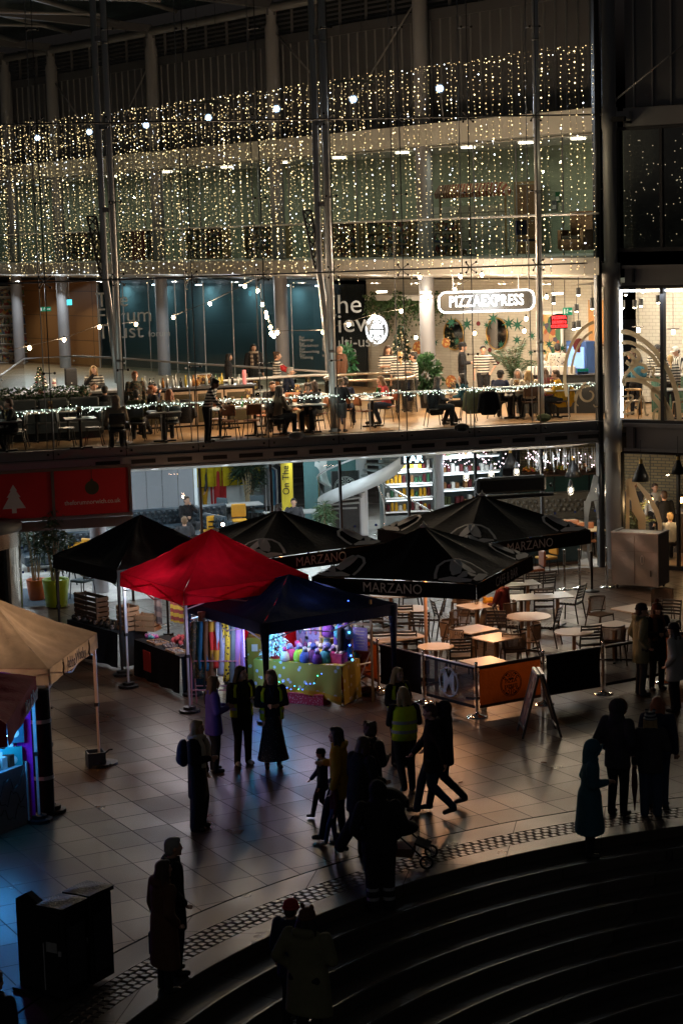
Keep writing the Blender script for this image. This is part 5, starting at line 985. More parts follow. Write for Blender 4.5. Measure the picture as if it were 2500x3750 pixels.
r = WB('diagonal_tie', 'thin grey diagonal tie rod with forked end at the top right', 'tie rod'); a = WP(2250, 375); b = WP(2520, 165); O('rod', MB().tube([(a[0], -.15, a[1]), (b[0]+1, -.15, b[1]+.75)], .024, 8), paint, r, True); O('fork', MB().box((a[0], -.15, a[1]), (.16, .05, .24), ry=.5), paint, r)
r = WB('security_camera', 'small dark camera fixed to the band at top right', 'camera'); O('body', MB().box((.12, -.32, 11.5), (.34, .13, .12)), black, r); O('arm', MB().box((.3, -.15, 11.42), (.06, .3, .06)), black, r)
# windows
s0 = WP(2258, 1250)[0]; s1 = WP(2421, 1300)[0]; s2 = s1+(s1-s0)
dark_room = M('dark_room', (.05, .06, .06), .8)
r = WB('wing_window', 'big dark window at the right reflecting the fairy lights', 'window'); m = MB(); [m.box((x, .1, 9.75), (.07, .16, 3.1)) for x in (s0, s1, s2)]; m.box(((s0+s2)/2, .1, 11.27), (s2-s0, .15, .08)); m.box(((s0+s2)/2, .1, 8.22), (s2-s0, .15, .1)); O('frame', m, darkp, r)
for a, b in ((s0, s1), (s1, s2)): O('pane', MB().quad((a+.03, .08, 8.26), (b-.03, .08, 8.26), (b-.03, .08, 11.24), (a+.03, .08, 11.24)), glass('mirror_like_glass', (.6, .65, .65), 3.0), r)
O('blind', MB().box(((s0+s2)/2, .5, 9.75), (s2-s0, .03, 3.0)), M('grey_blind', (.16, .19, .19), .8), r)
rm = MB()
for i in range(90): rm.octa((random.uniform(s0+.1, s2), random.uniform(.2, .42), random.uniform(8.4, 11.1)), .013)  # glowing dots behind the pane stand in for reflected fairy lights
o = WB('mirrored_light_dots', 'faint glowing dots imitating fairy lights mirrored in the dark right hand window', 'fairy lights'); O('bulbs', rm, M('mirrored_dot', (1, .9, .7), emit=(1, .8, .5), es=1.3, var=0), o)['kind'] = 'stuff'
# white framed restaurant window
led = M('led_strip', (1, 1, 1), emit=(.86, .93, 1), es=7, var=0)
r = WB('white_lit_window', 'restaurant window outlined by glowing white strip lights', 'window'); m = MB(); [m.box((x, .1, 5.55), (.09, .2, 3.5)) for x in (s0-.02, s1, s2)]; m.box(((s0+s2)/2, .1, 3.83), (s2-s0, .2, .09)); m.box(((s0+s2)/2, .1, 7.28), (s2-s0, .2, .08)); O('frame', m, darkp, r)
for a, b in ((s0, s1), (s1, s2)):
    O('pane', MB().quad((a+.04, .06, 3.88), (b-.04, .06, 3.88), (b-.04, .06, 7.24), (a+.04, .06, 7.24)), pane_m, r); O('light_strip', MB().bar((a+.07, .1, 7.18), (b-.06, .1, 7.18), .05), led, r)
O('light_strip', MB().bar((s0+.07, .1, 3.92), (s0+.07, .1, 7.2), .05), led, r)
lamp('AREA', (1.2, -.1, 7.1), 12, (.86, .93, 1), r, .6)
q = WP(2265, 1210); q2 = WP(2475, 1545); m = MB(); cx = s0-.02; cz = 3.85
def WQ(x, y): s, z = WP(2000+x*.3189, 1050+y*.3189); return (s, .045, z)
def wrib(px, w): 
    pts = [WQ(*p) for p in px]; out = []
    for i in range(len(pts)-1):
        p0 = Vector(pts[max(i-1, 0)]); p1 = Vector(pts[i]); p2 = Vector(pts[i+1]); p3 = Vector(pts[min(i+2, len(pts)-1)])
        for j in range(6): t = j/6; out.append(.5*((2*p1)+(p2-p0)*t+(2*p0-5*p1+4*p2-p3)*t*t+(3*p1-p0-3*p2+p3)*t**3))
    out.append(Vector(pts[-1])); m.ribbon(out, w, .006, (0, -1, 0))
wrib([(840, 515), (960, 535), (1090, 610), (1220, 720), (1330, 870), (1410, 1010), (1460, 1150), (1500, 1330), (1515, 1550)], .13)
wrib([(845, 650), (940, 640), (1060, 690), (1200, 790), (1290, 920)], .10); wrib([(900, 860), (960, 900), (990, 840), (930, 770), (860, 780)], .10); wrib([(960, 720), (1040, 760), (1050, 830), (990, 870)], .11); wrib([(870, 1110), (880, 1040), (960, 940), (1050, 890), (1130, 920), (1120, 975), (1075, 960)], .09); wrib([(880, 1140), (890, 1080), (990, 1070), (1110, 1100), (1230, 1190), (1330, 1300), (1400, 1420), (1440, 1550)], .11)
wrib([(970, 960), (1010, 1010), (1090, 1060), (1230, 1070), (1300, 1090)], .09); wrib([(1190, 930), (1230, 960), (1210, 1010), (1240, 1040)], .07); wrib([(1290, 1170), (1220, 1190), (1210, 1260), (1270, 1330), (1300, 1400), (1290, 1540)], .12); wrib([(1260, 1210), (1330, 1260), (1370, 1380), (1390, 1540)], .07)
wrib([(850, 1265), (985, 1265), (870, 1450), (1000, 1440)], .055); wrib([(1035, 1400), (1055, 1300), (1085, 1260), (1110, 1330), (1130, 1470), (1165, 1465)], .05); wrib([(1215, 1540), (1230, 1440), (1270, 1400)], .06)
r = WB('badge_window_decal', 'huge cream badge decal with scrolls on the white lit window', 'window decal'); O('scrolls', m, decal, r)
# room behind it
kt = bricks('white_metro_tiles', (.74, .72, .67), (.70, .68, .63), (.45, .43, .40), .2, .1, .2, .006, (R_(90), 0, 0), .3); gt = bricks('green_counter_tiles', (.10, .26, .20), (.12, .30, .23), (.5, .5, .46), .05, .3, .2, .004, (R_(90), 0, 0), .3, 0.)
S('wing_floor', MB().add([WO+WD*a+WN*b+Vector((0, 0, 3.8)) for a, b in ((-1.5, .2), (8, .2), (8, 8), (-3, 8))], [(0, 1, 2, 3)]), woodm); S('wing_ceiling', MB().add([WO+WD*a+WN*b+Vector((0, 0, 7.34)) for a, b in ((-1.5, .2), (8, .2), (8, 8), (-3, 8))], [(0, 1, 2, 3)]), ceilm)
r = WB('kitchen_wall', 'white tiled kitchen wall behind the cooks', 'wall'); O('tiles', MB().box((2.2, 5.2, 5.6), (8, .1, 3.5)), kt, r)
r = WB('extractor_hood', 'large steel extractor hood above the pizza oven', 'extractor hood'); O('duct', MB().box((1.9, 4.6, 6.7), (.35, .35, 1.2)).box((2.8, 4.6, 6.6), (.9, .6, 1.4)), steel, r); O('hood', MB().box((2.4, 4.5, 5.75), (2.2, 1.0, .3)), M('hood_dark', (.10, .10, .10), .4, .5), r)
r = WB('kitchen_counter', 'kitchen counter fronted with green upright tiles', 'counter'); O('front', MB().box((2.1, 2.9, 4.3), (4.8, .5, .98)), gt, r); O('top', MB().box((2.1, 2.9, 4.81), (4.9, .6, .04)), steel, r)
for a in (.6, 2.2): r = WB('kitchen_light', 'flat ceiling light over the open kitchen', 'ceiling light', 'kitchen ceiling lights'); O('panel', MB().box((a, 3.2, 7.3), (.5, .5, .03)), lampw, r); lamp('AREA', (a, 3.2, 7.25), 45, (1, .88, .68), r, .5)
r = WB('menu_board', 'dark menu screens hanging left of the white tiles', 'menu board'); O('board', MB().box((.6, 4.9, 6.25), (.9, .08, 1.0)), M('board_dark', (.03, .03, .03), .5), r); O('poster', MB().box((.45, 4.85, 6.4), (.3, .02, .6)).box((.82, 4.85, 6.4), (.25, .02, .6)), confetti('poster_ink', [(.3, .25, .18), (.12, .1, .08), (.4, .36, .28)], 5), r)
def wst(x, y, t, H): s, z = WP(x, y, t); p = WO+WD*s+WN*t; return Vector((p.x, p.y, 3.8))
person('cook in striped black cap seen from behind by the oven', wst(2405, 1228, 3.6, 1.7), 80, 1.78, top='stripe', hat=('charcoal', 'cap'), fine=False, bot='black'); person('bearded cook in white cap and striped shirt working at the counter', wst(2474, 1250, 3.5, 1.7), 210, 1.74, top='vstripe', hat=('white', 'cap'), hair=('brown', 'short'), arms=('hold', 'hold'), headdown=.4, sleeves='short', vest=None, fine=False); person('dark haired cook bending at the left of the kitchen', wst(2338, 1257, 3.6, 1.7), 180, 1.66, top='charcoal', lean=.3, hair=('brown', 'bun'), arms=('hold', 'hold'), fine=False); person('waitress in striped shirt standing at the green counter', wst(2452, 1330, 2.2, 1.7), 90, 1.6, top='stripe', hair=('blond', 'tail'), fine=False); person('customer in dark jacket leaning at the left of the green counter', wst(2325, 1330, 2.0, 1.7), 60, 1.62, top='teal', lean=.35, hair=('dark', 'bob'), arms=('hold', 'hold'), fine=False)
for x, y, d, lab in ((2335, 1208, 1.6, 'bare pendant lamp with flat shade by the left of the white lit window'), (2463, 1215, 1.6, 'bare pendant lamp with flat shade by the right of the white lit window')):
    s, z = WP(x, y, d); r = T('pendant_lamp', lab, 'pendant lamp', WO+WD*s+WN*d+Vector((0, 0, z)), WR); O('bulb', MB().lathe([(.001, -.07), (.04, -.06), (.045, .04), (.001, .05)], 10), pend, r, True); O('shade', MB().lathe([(.16, .07), (.16, .09), (.001, .1)], 16), cwood, r); O('cord', MB().tube([(0, 0, .1), (0, 0, 1.0)], .006, 5), black, r); lamp('POINT', (0, 0, -.12), 20, (1, .82, .56), r, .06)
for x, y, d in ((2278, 1127, 2.5), (2322, 1126, 2.5), (2345, 1120, 2.8), (2352, 1068, 3.2), (2408, 1108, 2.8), (2290, 1080, 3.4)):
    s, z = WP(x, y, d); r = T('track_spot', 'small bright track spotlight over the kitchen counter', 'spotlight', WO+WD*s+WN*d+Vector((0, 0, z)), 0, 'kitchen track spotlights'); O('can', MB().lathe([(.001, .2), (.06, .2), (.065, 0)], 10), black, r); O('lens', MB().ell((0, 0, 0), (.045, .045, .03), 10, 6), pend, r); lamp('POINT', (0, 0, -.08), 14, (1, .84, .6), r, .05)
for x, y, lab in ((2315, 1480, 'light wooden chair at the dark table by the white lit window, left one'), (2490, 1480, 'light wooden chair at the right edge of the white lit window')):
    s, z = WP(x, y, 1.1); r = T('wooden_chair', lab, 'chair', WO+WD*s+WN*1.1+Vector((0, 0, 3.8)), WR+3.3); pine = M('light_pine', (.42, .24, .09), .5, 0, .15, 5); O('seat', MB().lathe([(.001, .44), (.21, .44), (.21, .47), (.001, .47)], 16), CL['beige'], r); O('backrest', MB().tube([(.22*math.cos(a), .2*math.sin(a)-.02, .74) for a in [3.3+i*.3 for i in range(10)]], .035, 6), pine, r, True)
    for sx in (-.16, .16):
        for sy in (-.16, .16): O('leg', MB().tube([(sx, sy, .44 if sy > 0 else .74), (sx*1.2, sy*1.2, 0)], .016, 6), pine, r)
r = T('dining_table', 'dark square table behind the scroll decal in the white lit window', 'table', WO+WD*1.0+WN*1.2+Vector((0, 0, 3.8)), WR); O('tabletop', MB().box((0, 0, .76), (.9, .7, .03)), greytop, r); O('pedestal', MB().lathe([(.2, 0), (.2, .03), (.04, .05), (.04, .75)], 12), black, r)
# ================================================================== ground floor rooms
def gp(x, y): return G(x, y, .02)
navyl = M('navy_tufted_leather', (.02, .035, .05), .4, 0, .25, 9, .5, 9); yel = M('mustard_leather', (.62, .30, .02), .5, 0, .1, 5); slate = M('slate_fabric', (.045, .07, .085), .8, 0, .15, 8)
def sofa(p, rz, w, lab, mat, h=.95):
    r = T('sofa', lab, 'sofa', p, rz, 'dark sofas of the ground floor cafe')
    O('seat', MB().box((0, -.1, .3), (w, .7, .3)), mat, r).modifiers.new('b', 'BEVEL').width = .05
    O('backrest', MB().box((0, .28, h*.55), (w, .18, h*.85)), mat, r).modifiers.new('b', 'BEVEL').width = .05; m = MB()
    for i in range(int(w/.17)):
        for j in range(3): m.ell((-w/2+.1+i*.17+.08*(j % 2), .18, h*.55+j*.14), (.06, .03, .06), 8, 6)
    O('tufting', m, mat, r, True); O('foot', MB().box((-w/2+.1, -.35, .07), (.06, .06, .14)).box((w/2-.1, -.35, .07), (.06, .06, .14)), cwood, r)
    return r
def cafe_table(p, w, d, lab, rz=0., mat=None):
    r = T('cafe_table', lab, 'table', p, PH+rz, 'ground floor cafe tables'); O('tabletop', MB().box((0, 0, .735), (w, d, .03)), mat or M('pale_table_top', (.42, .42, .42), .3, 0, .1), r)
    for x in (-w/2+.25, w/2-.25): m = MB(); m.bar((x-.15, -d/2+.08, 0), (x, 0, .72), .035); m.bar((x+.15, d/2-.08, 0), (x, 0, .72), .035); O('trestle', m, black, r)
    return r
def cchair(p, rz, lab, mat):
    r = T('cafe_chair', lab, 'chair', p, rz, 'ground floor cafe chairs'); O('seat', MB().box((0, 0, .45), (.44, .44, .06)), mat, r).modifiers.new('b', 'BEVEL').width = .02
    O('backrest', MB().box((0, -.22, .72), (.44, .06, .40)), mat, r).modifiers.new('b', 'BEVEL').width = .025; O('back_bar', MB().bar((-.2, -.27, .76), (.2, -.27, .76), .03).bar((-.2, -.27, .62), (.2, -.27, .62), .03), black, r)
    for sx in (-.19, .19):
        for sy in (-.2, .2): O('leg', MB().tube([(sx, sy, .44), (sx*1.2, sy*1.15, 0)], .013, 6), black, r)
    return r
# planters at the entrance
def dracaena(p, h, lab, potc, potr, poth, nleaf=520, spread=.5, heads=6, leafc=None, stemc=None):
    r = T('potted_dracaena', lab, 'potted plant', p); O('pot', MB().lathe([(.001, 0), (potr*.72, 0), (potr*.78, .01), (potr, poth-.02), (potr*.98, poth), (potr*.93, poth-.02), (potr*.9, poth-.06), (.001, poth-.07)], 28), potc, r, True)
    st = MB(); m = MB()
    for i in range(heads):
        a = i*2.4; q = spread*(.25+.75*((i*.618) % 1)); z = h*(.62+.36*((i*.37) % 1)); e = Vector((math.cos(a)*q, math.sin(a)*q, z)); st.tube([(math.cos(a)*.07, math.sin(a)*.07, poth-.1), (e.x*.45, e.y*.45, z*.6), e], [.025, .02, .015], 6)
        for j in range(nleaf//heads):
            t = random.random(); d = Vector((random.gauss(0, 1), random.gauss(0, 1), random.uniform(-.5, 1.1))).normalized(); m.leaf(e-Vector((0, 0, .55*t*h*.5)), d, .36*random.uniform(.6, 1.1), .045)
    O('foliage', m, leafc or M('dracaena_leaf', (.035, .075, .03), .4, 0, .5, 6), r); O('stem', st, stemc or M('pale_stem', (.3, .24, .15), .7), r); return r
dracaena(gp(137, 2195), 2.75, 'tall plant with pale stems in an orange planter by the revolving door', M('orange_pot', (.55, .12, .02), .35, coat=.3), .25, .52, 420, .45, 5)
dracaena(gp(209, 2219), 2.6, 'leafy plant in a big lime green planter behind the glass', M('lime_pot', (.28, .42, .02), .3, coat=.4), .33, .68, 760, .5, 7)
dracaena(G(655, 1900, .02), 2.2, 'spiky green plant behind the tufted sofa beside the grey partition', black, .2, .4, 420, .3, 4, M('bright_spike', (.06, .16, .03), .4, 0, .4))
dracaena(G(915, 1905, .02), 2.6, 'big dark drooping plant in front of the clothes rail', black, .3, .5, 1200, .6, 8, M('dark_leaf', (.018, .04, .022), .4, 0, .4))
dracaena(G(1190, 1980, .02), 1.25, 'small grassy plant beside the black logo banner', black, .2, .4, 260, .25, 4, M('grassy_leaf', (.07, .13, .06), .4, 0, .4))
r = T('grey_partition', 'plain grey partition panels at the left of the ground floor', 'partition', G(600, 1935, .02), PH); m = MB(); [m.box((-.72+i*.485, 0, 1.35), (.47, .06, 2.7)) for i in range(4)]; O('panel', m, M('partition_grey', (.17, .18, .20), .7, 0, .06), r)
O('edge_post', MB().box((1.04, .0, 1.4), (.10, .1, 2.8)), M('post_white', (.6, .65, .68), .5), r)
sofa(G(640, 1975, .02), PH+.1, 3.4, 'long dark tufted sofa in front of the grey partition', navyl); sofa(G(760, 2005, .02), PH-1.2, 1.2, 'dark tufted sofa end beside the reading person', navyl); sofa(G(260, 2075, .02), PH+.05, 2.6, 'dark tufted sofa behind the yellow chair', navyl)
gcol = tag(O('round_column', MB().lathe([(.21, 0), (.21, 2.88)], 24), colm, sm=True, loc=G(370, 2170, .0)), 'short round grey column inside the glass behind the black tent', 'column')
o = dup(gcol, arc(1577, -1.2), 0, 'round pale ground floor column left of the lit drinks shelves'); o['category'] = 'column'
cchair(gp(310, 2100), 2.6, 'mustard chair with black back bars behind the black tent', yel); cchair(gp(280, 2105), .3, 'mustard chair beside the lime planter', yel); cchair(gp(305, 2190), 1.0, 'dark chair behind the glass under the black tent', slate); cchair(G(770, 2000, .02), PH+.4, 'mustard chair edge behind the black umbrella', yel); cchair(G(800, 1935, .02), 2.5, 'dark chair left of the grey table by the clothes', slate); cchair(G(880, 1960, .02), 3.3, 'mustard chair at the grey table by the clothes', yel); cchair(G(940, 1925, .02), 3.0, 'dark chair right of the grey table by the clothes', slate); cchair(gp(2000, 2105), 2.0, 'bright mustard chair at the right behind the glass', yel); cchair(gp(1955, 2150), 1.8, 'brown chair left of the mustard chair at the right', tanw); cchair(gp(2090, 2030), 3.0, 'tan stool chair by the far right column', tanw); cchair(gp(2150, 2040), 3.2, 'tan chair nearest the right end of the glass', tanw)
cafe_table(G(865, 1935, .02), 1.6, .75, 'grey cafe table in front of the clothes rail'); cafe_table(G(605, 2060, .02), .7, .6, 'small table with cup beside the tufted sofa', 0, M('oak_top', (.42, .28, .14), .5)); cafe_table(G(1090, 1965, .02), 1.9, .8, 'long grey table left of the black logo banner'); cafe_table(gp(245, 2150), .8, .7, 'dark cafe table inside behind the lime planter', 0, greytop)
cafe_table(G(2020, 2010, .02), 1.6, .7, 'pale oak table in front of the tufted booth', 0, M('pale_oak_top', (.5, .38, .22), .4, 0, .1)); cafe_table(G(2120, 2040, .02), 1.3, .75, 'pale oak table with tray at the right end of the booth', 0, M('pale_oak_top', (.5, .38, .22)))
cafe_table(gp(1115, 2140), 2.0, .8, 'grey topped table between the umbrellas behind the glass')
bo = sofa(G(2010, 1960, .02), PH-.12, 3.6, 'long tufted dark brown booth under the food counter', M('brown_tufted_leather', (.05, .045, .035), .4, 0, .3, 9, .5, 9), 1.25)
r = T('food_counter', 'glazed food counter with baskets of fruit and pastries on top', 'counter', G(2090, 1880, .02), PH-.1); O('front', MB().box((0, .2, .6), (3.4, .5, 1.2)), M('counter_green', (.13, .2, .18), .3, 0, .1, 2), r); O('glass_front', MB().box((0, -.1, .75), (3.4, .02, .9)), pane_in, r); m = MB(); [m.box((-1.65+i*1.1, -.1, .75), (.04, .04, .95)) for i in range(4)]; O('frame', m, black, r); O('shelf', MB().box((0, .1, 1.24), (3.5, .7, .05)), cwood, r)
fr = [M('fruit_'+n, c, .5) for n, c in dict(yellow=(.6, .42, .03), orange=(.6, .2, .02), red=(.5, .05, .03), cream=(.6, .5, .35), brown=(.2, .09, .03), green=(.15, .3, .04)).items()]
for k, (xo, lab) in enumerate(((-1.3, 'basket of red and orange packets on the food counter'), (-.75, 'basket of pastries on the food counter'), (-.2, 'heap of bananas on the food counter'), (.4, 'jar row of cakes on the food counter'), (.95, 'basket of brown rolls on the food counter'))):
    v = Matrix.Rotation(PH-.1, 3, 'Z') @ Vector((xo, .1, 0)); b_ = G(2090, 1880, .02)+v; r = T('food_basket', lab, 'basket', (b_.x, b_.y, 1.287)); O('basket', MB().lathe([(.001, 0), (.2, 0), (.25, .1), (.23, .1), (.18, .02), (.001, .02)], 14), cwood, r); m = MB()
    for i in range(22): m.mi = random.choice(((2, 1, 0), (3, 0, 4), (0, 0, 5), (3, 4, 1), (4, 4, 3))[k]); m.ell((random.uniform(-.18, .18), random.uniform(-.15, .15), .08+random.random()*.14), (.05, .04, .04), 8, 6)
    O('food', m, fr, r, True)['kind'] = 'stuff'
brk = bricks('yellow_brick', (.30, .24, .13), (.22, .17, .09), (.10, .09, .07), .24, .085, .75, .012, (R_(90), 0, 0), .6)
r = T('brick_wall', 'exposed yellow brick wall behind the food counter', 'wall', G(2090, 1840, .02), PH-.2); O('brickwork', MB().box((1.2, .3, 1.44), (5.6, .2, 2.86)), brk, r)
r = T('lit_shelving', 'white lit shelves of drinks and snacks left of the pendant lamps', 'shelving', G(1680, 1905, .02), PH); O('carcass', MB().box((0, .3, 1.3), (2.6, .1, 2.5)).box((-1.3, 0, 1.3), (.06, .6, 2.5)).box((1.3, 0, 1.3), (.06, .6, 2.5)), M('shelf_dark', (.03, .05, .055), .5), r)
shl = M('shelf_light', (1, 1, 1), emit=(.8, .93, 1), es=1.7, var=0); m = MB(); [m.box((0, -.05, .5+i*.5), (2.5, .5, .03)) for i in range(4)]; O('shelf', m, white, r); m = MB(); [m.box((0, -.28, .96+i*.5), (2.45, .03, .03)) for i in range(3)]; O('light_bar', m, shl, r); m = MB()
for i in range(4):
    for j in range(18):
        if random.random() < .85: m.mi = random.randrange(4); h = random.uniform(.12, .26); m.box((-1.15+j*.135, -.05, .52+i*.5+h/2), (.1, .2, h))
O('packets', m, [CL['white'], CL['maroon'], fr[4], CL['olive']], r)['kind'] = 'stuff'; lamp('AREA', (0, -.5, 2.1), 40, (.8, .93, 1), r, 1.0)
def fridge(p, rz, lab):
    r = T('open_fridge', lab, 'fridge', p, rz); O('case', MB().box((0, .3, 1.1), (1.5, .06, 2.2)).box((-.78, 0, 1.1), (.06, .66, 2.2)).box((.78, 0, 1.1), (.06, .66, 2.2)).box((0, 0, 2.15), (1.5, .66, .12)).box((0, 0, .2), (1.5, .66, .4)), M('fridge_grey', (.2, .22, .22), .4, .3), r); m = MB(); b = MB(); q = MB()
    for i in range(4):
        m.box((0, -.02, .5+i*.42), (1.45, .55, .03)); b.box((0, -.29, .86+i*.42), (1.4, .02, .03))
        for j in range(11): q.mi = random.randrange(5); h = random.uniform(.14, .28); q.lathe([(.001, h), (.03, h), (.05, h*.8), (.05, 0)], 8, (-.62+j*.125, -.08, .52+i*.42))
    O('shelf', m, white, r); O('light_bar', b, shl, r); O('drinks', q, [CL['white'], CL['maroon'], CL['mustard'], fr[4], CL['green']], r)['kind'] = 'stuff'; lamp('AREA', (0, -.45, 1.9), 45, (.82, .94, 1), r, .8); return r
fridge(G(1495, 1930, .02), PH-.1, 'open fridge with white lit shelves of drinks beside the spiral stair')
r = T('yellow_pillar', 'yellow pillar with black reading lettering along it', 'pillar', YD(1054, 1860, 60.5).to_2d().to_3d(), 0); O('shaft', MB().lathe([(.18, 0), (.18, 2.88)], 24), M('pillar_yellow', (.62, .47, .03), .6, 0, .06), r, True)
t = text('On The Stairs', .30, .006, 0, .95); q = MB().add([(-v[2]-.02, v[1]-.19, 1.8+v[0]) for v in t.v], t.f); O('letters', q, black, r)
r = T('banner_stand', 'black pull-up banner with round white badge behind the umbrellas', 'banner', G(1270, 1965, .02), PH*.3); O('sheet', MB().box((0, 0, 1.0), (.78, .02, 1.9)), M('banner_black', (.014, .014, .015), .5), r); m = roundel(MB(), (0, -.0, 1.45), .33); text('PIZZA', .15, .01, 0, .9, 'CENTER', m, (0, -.02, 1.52)); text('EXPRESS', .12, .01, 0, .9, 'CENTER', m, (0, -.02, 1.39)); O('badge', m, M('banner_print', (.6, .6, .58), .6), r); O('base', MB().box((0, 0, .03), (.8, .25, .06)), steel, r); O('trim', MB().box((-.41, 0, 1.0), (.03, .03, 1.9)).box((.41, 0, 1.0), (.03, .03, 1.9)), paint, r)
# clothes and shop
yc = cloth('yellow_wear', (.6, .47, .02))
r = T('clothes_display', 'wall of bright yellow garments hanging in the ground floor shop', 'clothes display', G(835, 1893, .02), PH); m = MB()
for i in range(9): m.loft([(-1.0+i*.25, .1*(i % 2), 1.0, .12, .05), (-1.0+i*.25, .1*(i % 2), 1.9, .13, .06), (-1.0+i*.25, .1*(i % 2), 2.2, .05, .03)], 10)
O('garment', m, yc, r, True); O('rail', MB().tube([(-1.2, 0, 2.25), (1.5, 0, 2.25)], .02, 6).tube([(-1.2, 0, 0), (-1.2, 0, 2.25)], .02, 6).tube([(1.5, 0, 0), (1.5, 0, 2.25)], .02, 6), steel, r); O('backing', MB().box((.2, .3, 1.5), (2.8, .04, 2.4)), M('pale_blue_wall', (.5, .56, .58), .8), r)
def rail_of(p, rz, cols, lab, w):
    r = T('clothes_rail', lab, 'clothes rail', p, rz, 'clothes rails in the shop'); O('rail', MB().tube([(-w/2, 0, 0), (-w/2, 0, 1.6), (w/2, 0, 1.6), (w/2, 0, 0)], .016, 6), steel, r)
    for i, c in enumerate(cols): x = -w/2+.1+i*(w-.2)/max(1, len(cols)-1); o = O('garment', MB().loft([(x, 0, .35, .035, .2), (x, 0, 1.2, .035, .21), (x, 0, 1.45, .03, .2), (x, 0, 1.55, .015, .05)], 10), CL[c], r)
rail_of(G(832, 1885, .02), PH+.7, ['red', 'red', 'red', 'charcoal', 'brown', 'grey', 'grey', 'maroon'], 'clothes rail of red and grey garments by the dark plant', 1.3); rail_of(G(1000, 1885, .02), PH+1.0, ['grey', 'teal', 'denim', 'hgrey', 'black', 'black', 'black'], 'clothes rail of blue and black garments left of the yellow pillar', 1.1)
r = T('pegboard', 'white wire display board with yellow tags beside the pillar', 'display board', G(1000, 1865, .02), PH); m = MB(); [m.bar((-.4+i*.1, 0, 1.2), (-.4+i*.1, 0, 2.5), .012) for i in range(9)]; [m.bar((-.4, 0, 1.2+i*.1), (.4, 0, 1.2+i*.1), .012) for i in range(14)]; O('wire', m, white, r); O('tags', MB().box((0, -.02, 1.9), (.3, .01, .3)).box((.2, -.02, 2.3), (.2, .01, .2)), yc, r)
r = T('shop_glass_wall', 'greenish glass wall with pale figure decals right of the pillar', 'glass wall', G(1215, 1905, .02), PH); O('glass', MB().box((0, 0, 1.43), (1.7, .02, 2.86)), M('aqua_panel', (.07, .15, .16), .2, 0, .3, 1.2), r); m = MB(); arcs(m, .3, 1.6, .55, .8, 20, 240, .22, -.03); arcs(m, -.5, .9, .35, .9, -60, 90, .16, -.03); O('figure_decal', m, M('pale_decal', (.45, .5, .5), .6), r)
# spiral stair with white curved stringer
r = T('spiral_stair', 'spiral staircase with sweeping pale curved side panel', 'staircase', G(1330, 1960, .02), PH); n = 40
def helix(rad, a, z): return (rad*math.cos(a), rad*math.sin(a), z)
m = MB(); o_ = []
for i in range(n+1):
    f = i/n; a = R_(75)+f*R_(320); z = f*2.75; o_ += [helix(1.32, a, z-.1), helix(1.32, a, z+.3), helix(1.28, a, z+.3), helix(1.28, a, z-.1)]
m.add(o_, [(i*4+j, i*4+(j+1) % 4, i*4+4+(j+1) % 4, i*4+4+j) for i in range(n) for j in range(4)]); O('stringer', m, M('stringer_white', (.42, .44, .45), .4, 0, .05), r, True)
m = MB()
for i in range(17): f = i/17; a = R_(75)+f*R_(320); m.box((.72*math.cos(a+.05), .72*math.sin(a+.05), .05+f*2.7), (1.1, .3, .05), rz=a)
O('tread', m, M('tread_grey', (.25, .26, .26), .6), r); O('newel', MB().lathe([(.16, 0), (.16, 2.88)], 20), steel, r, True); O('handrail', MB().tube([helix(1.3, R_(75)+i/n*R_(320), .95+i/n*2.75) for i in range(n-12)], .03, 6), steel, r, True); o_ = []
m = MB(); m.grid(lambda u, v: helix(1.29, R_(75)+u*R_(220), .3+u*1.9+v*.6), 30, 2); O('glass_guard', m, pane_in, r, True)
r = T('curved_handrail', 'bright curved steel handrail at the foot of the spiral stair', 'handrail', G(1365, 1965, .02), PH); O('rail', MB().tube([(0, 0, .05), (.25, 0, .0+.06), (.38, 0, .4), (.36, 0, 1.0), (.2, 0, 1.5), (-.1, 0, 1.85)], .03, 8), chrome, r, True); O('second_rail', MB().tube([(.4, .4, 1.5), (1.3, .2, .95), (2.0, .1, .5), (2.2, .1, .1)], .03, 8), chrome, r, True)
r = T('bar_sign', 'small glowing white BAR sign at the ground floor ceiling', 'sign', YD(1512, 1681, 56), PH*.3); O('letters', text('BAR', .30, .04, .006), M('bar_neon', (.7, .9, 1), emit=(.6, .88, 1), es=4, var=0), r); O('bracket', MB().box((0, .06, 0), (.7, .04, .3)), black, r)
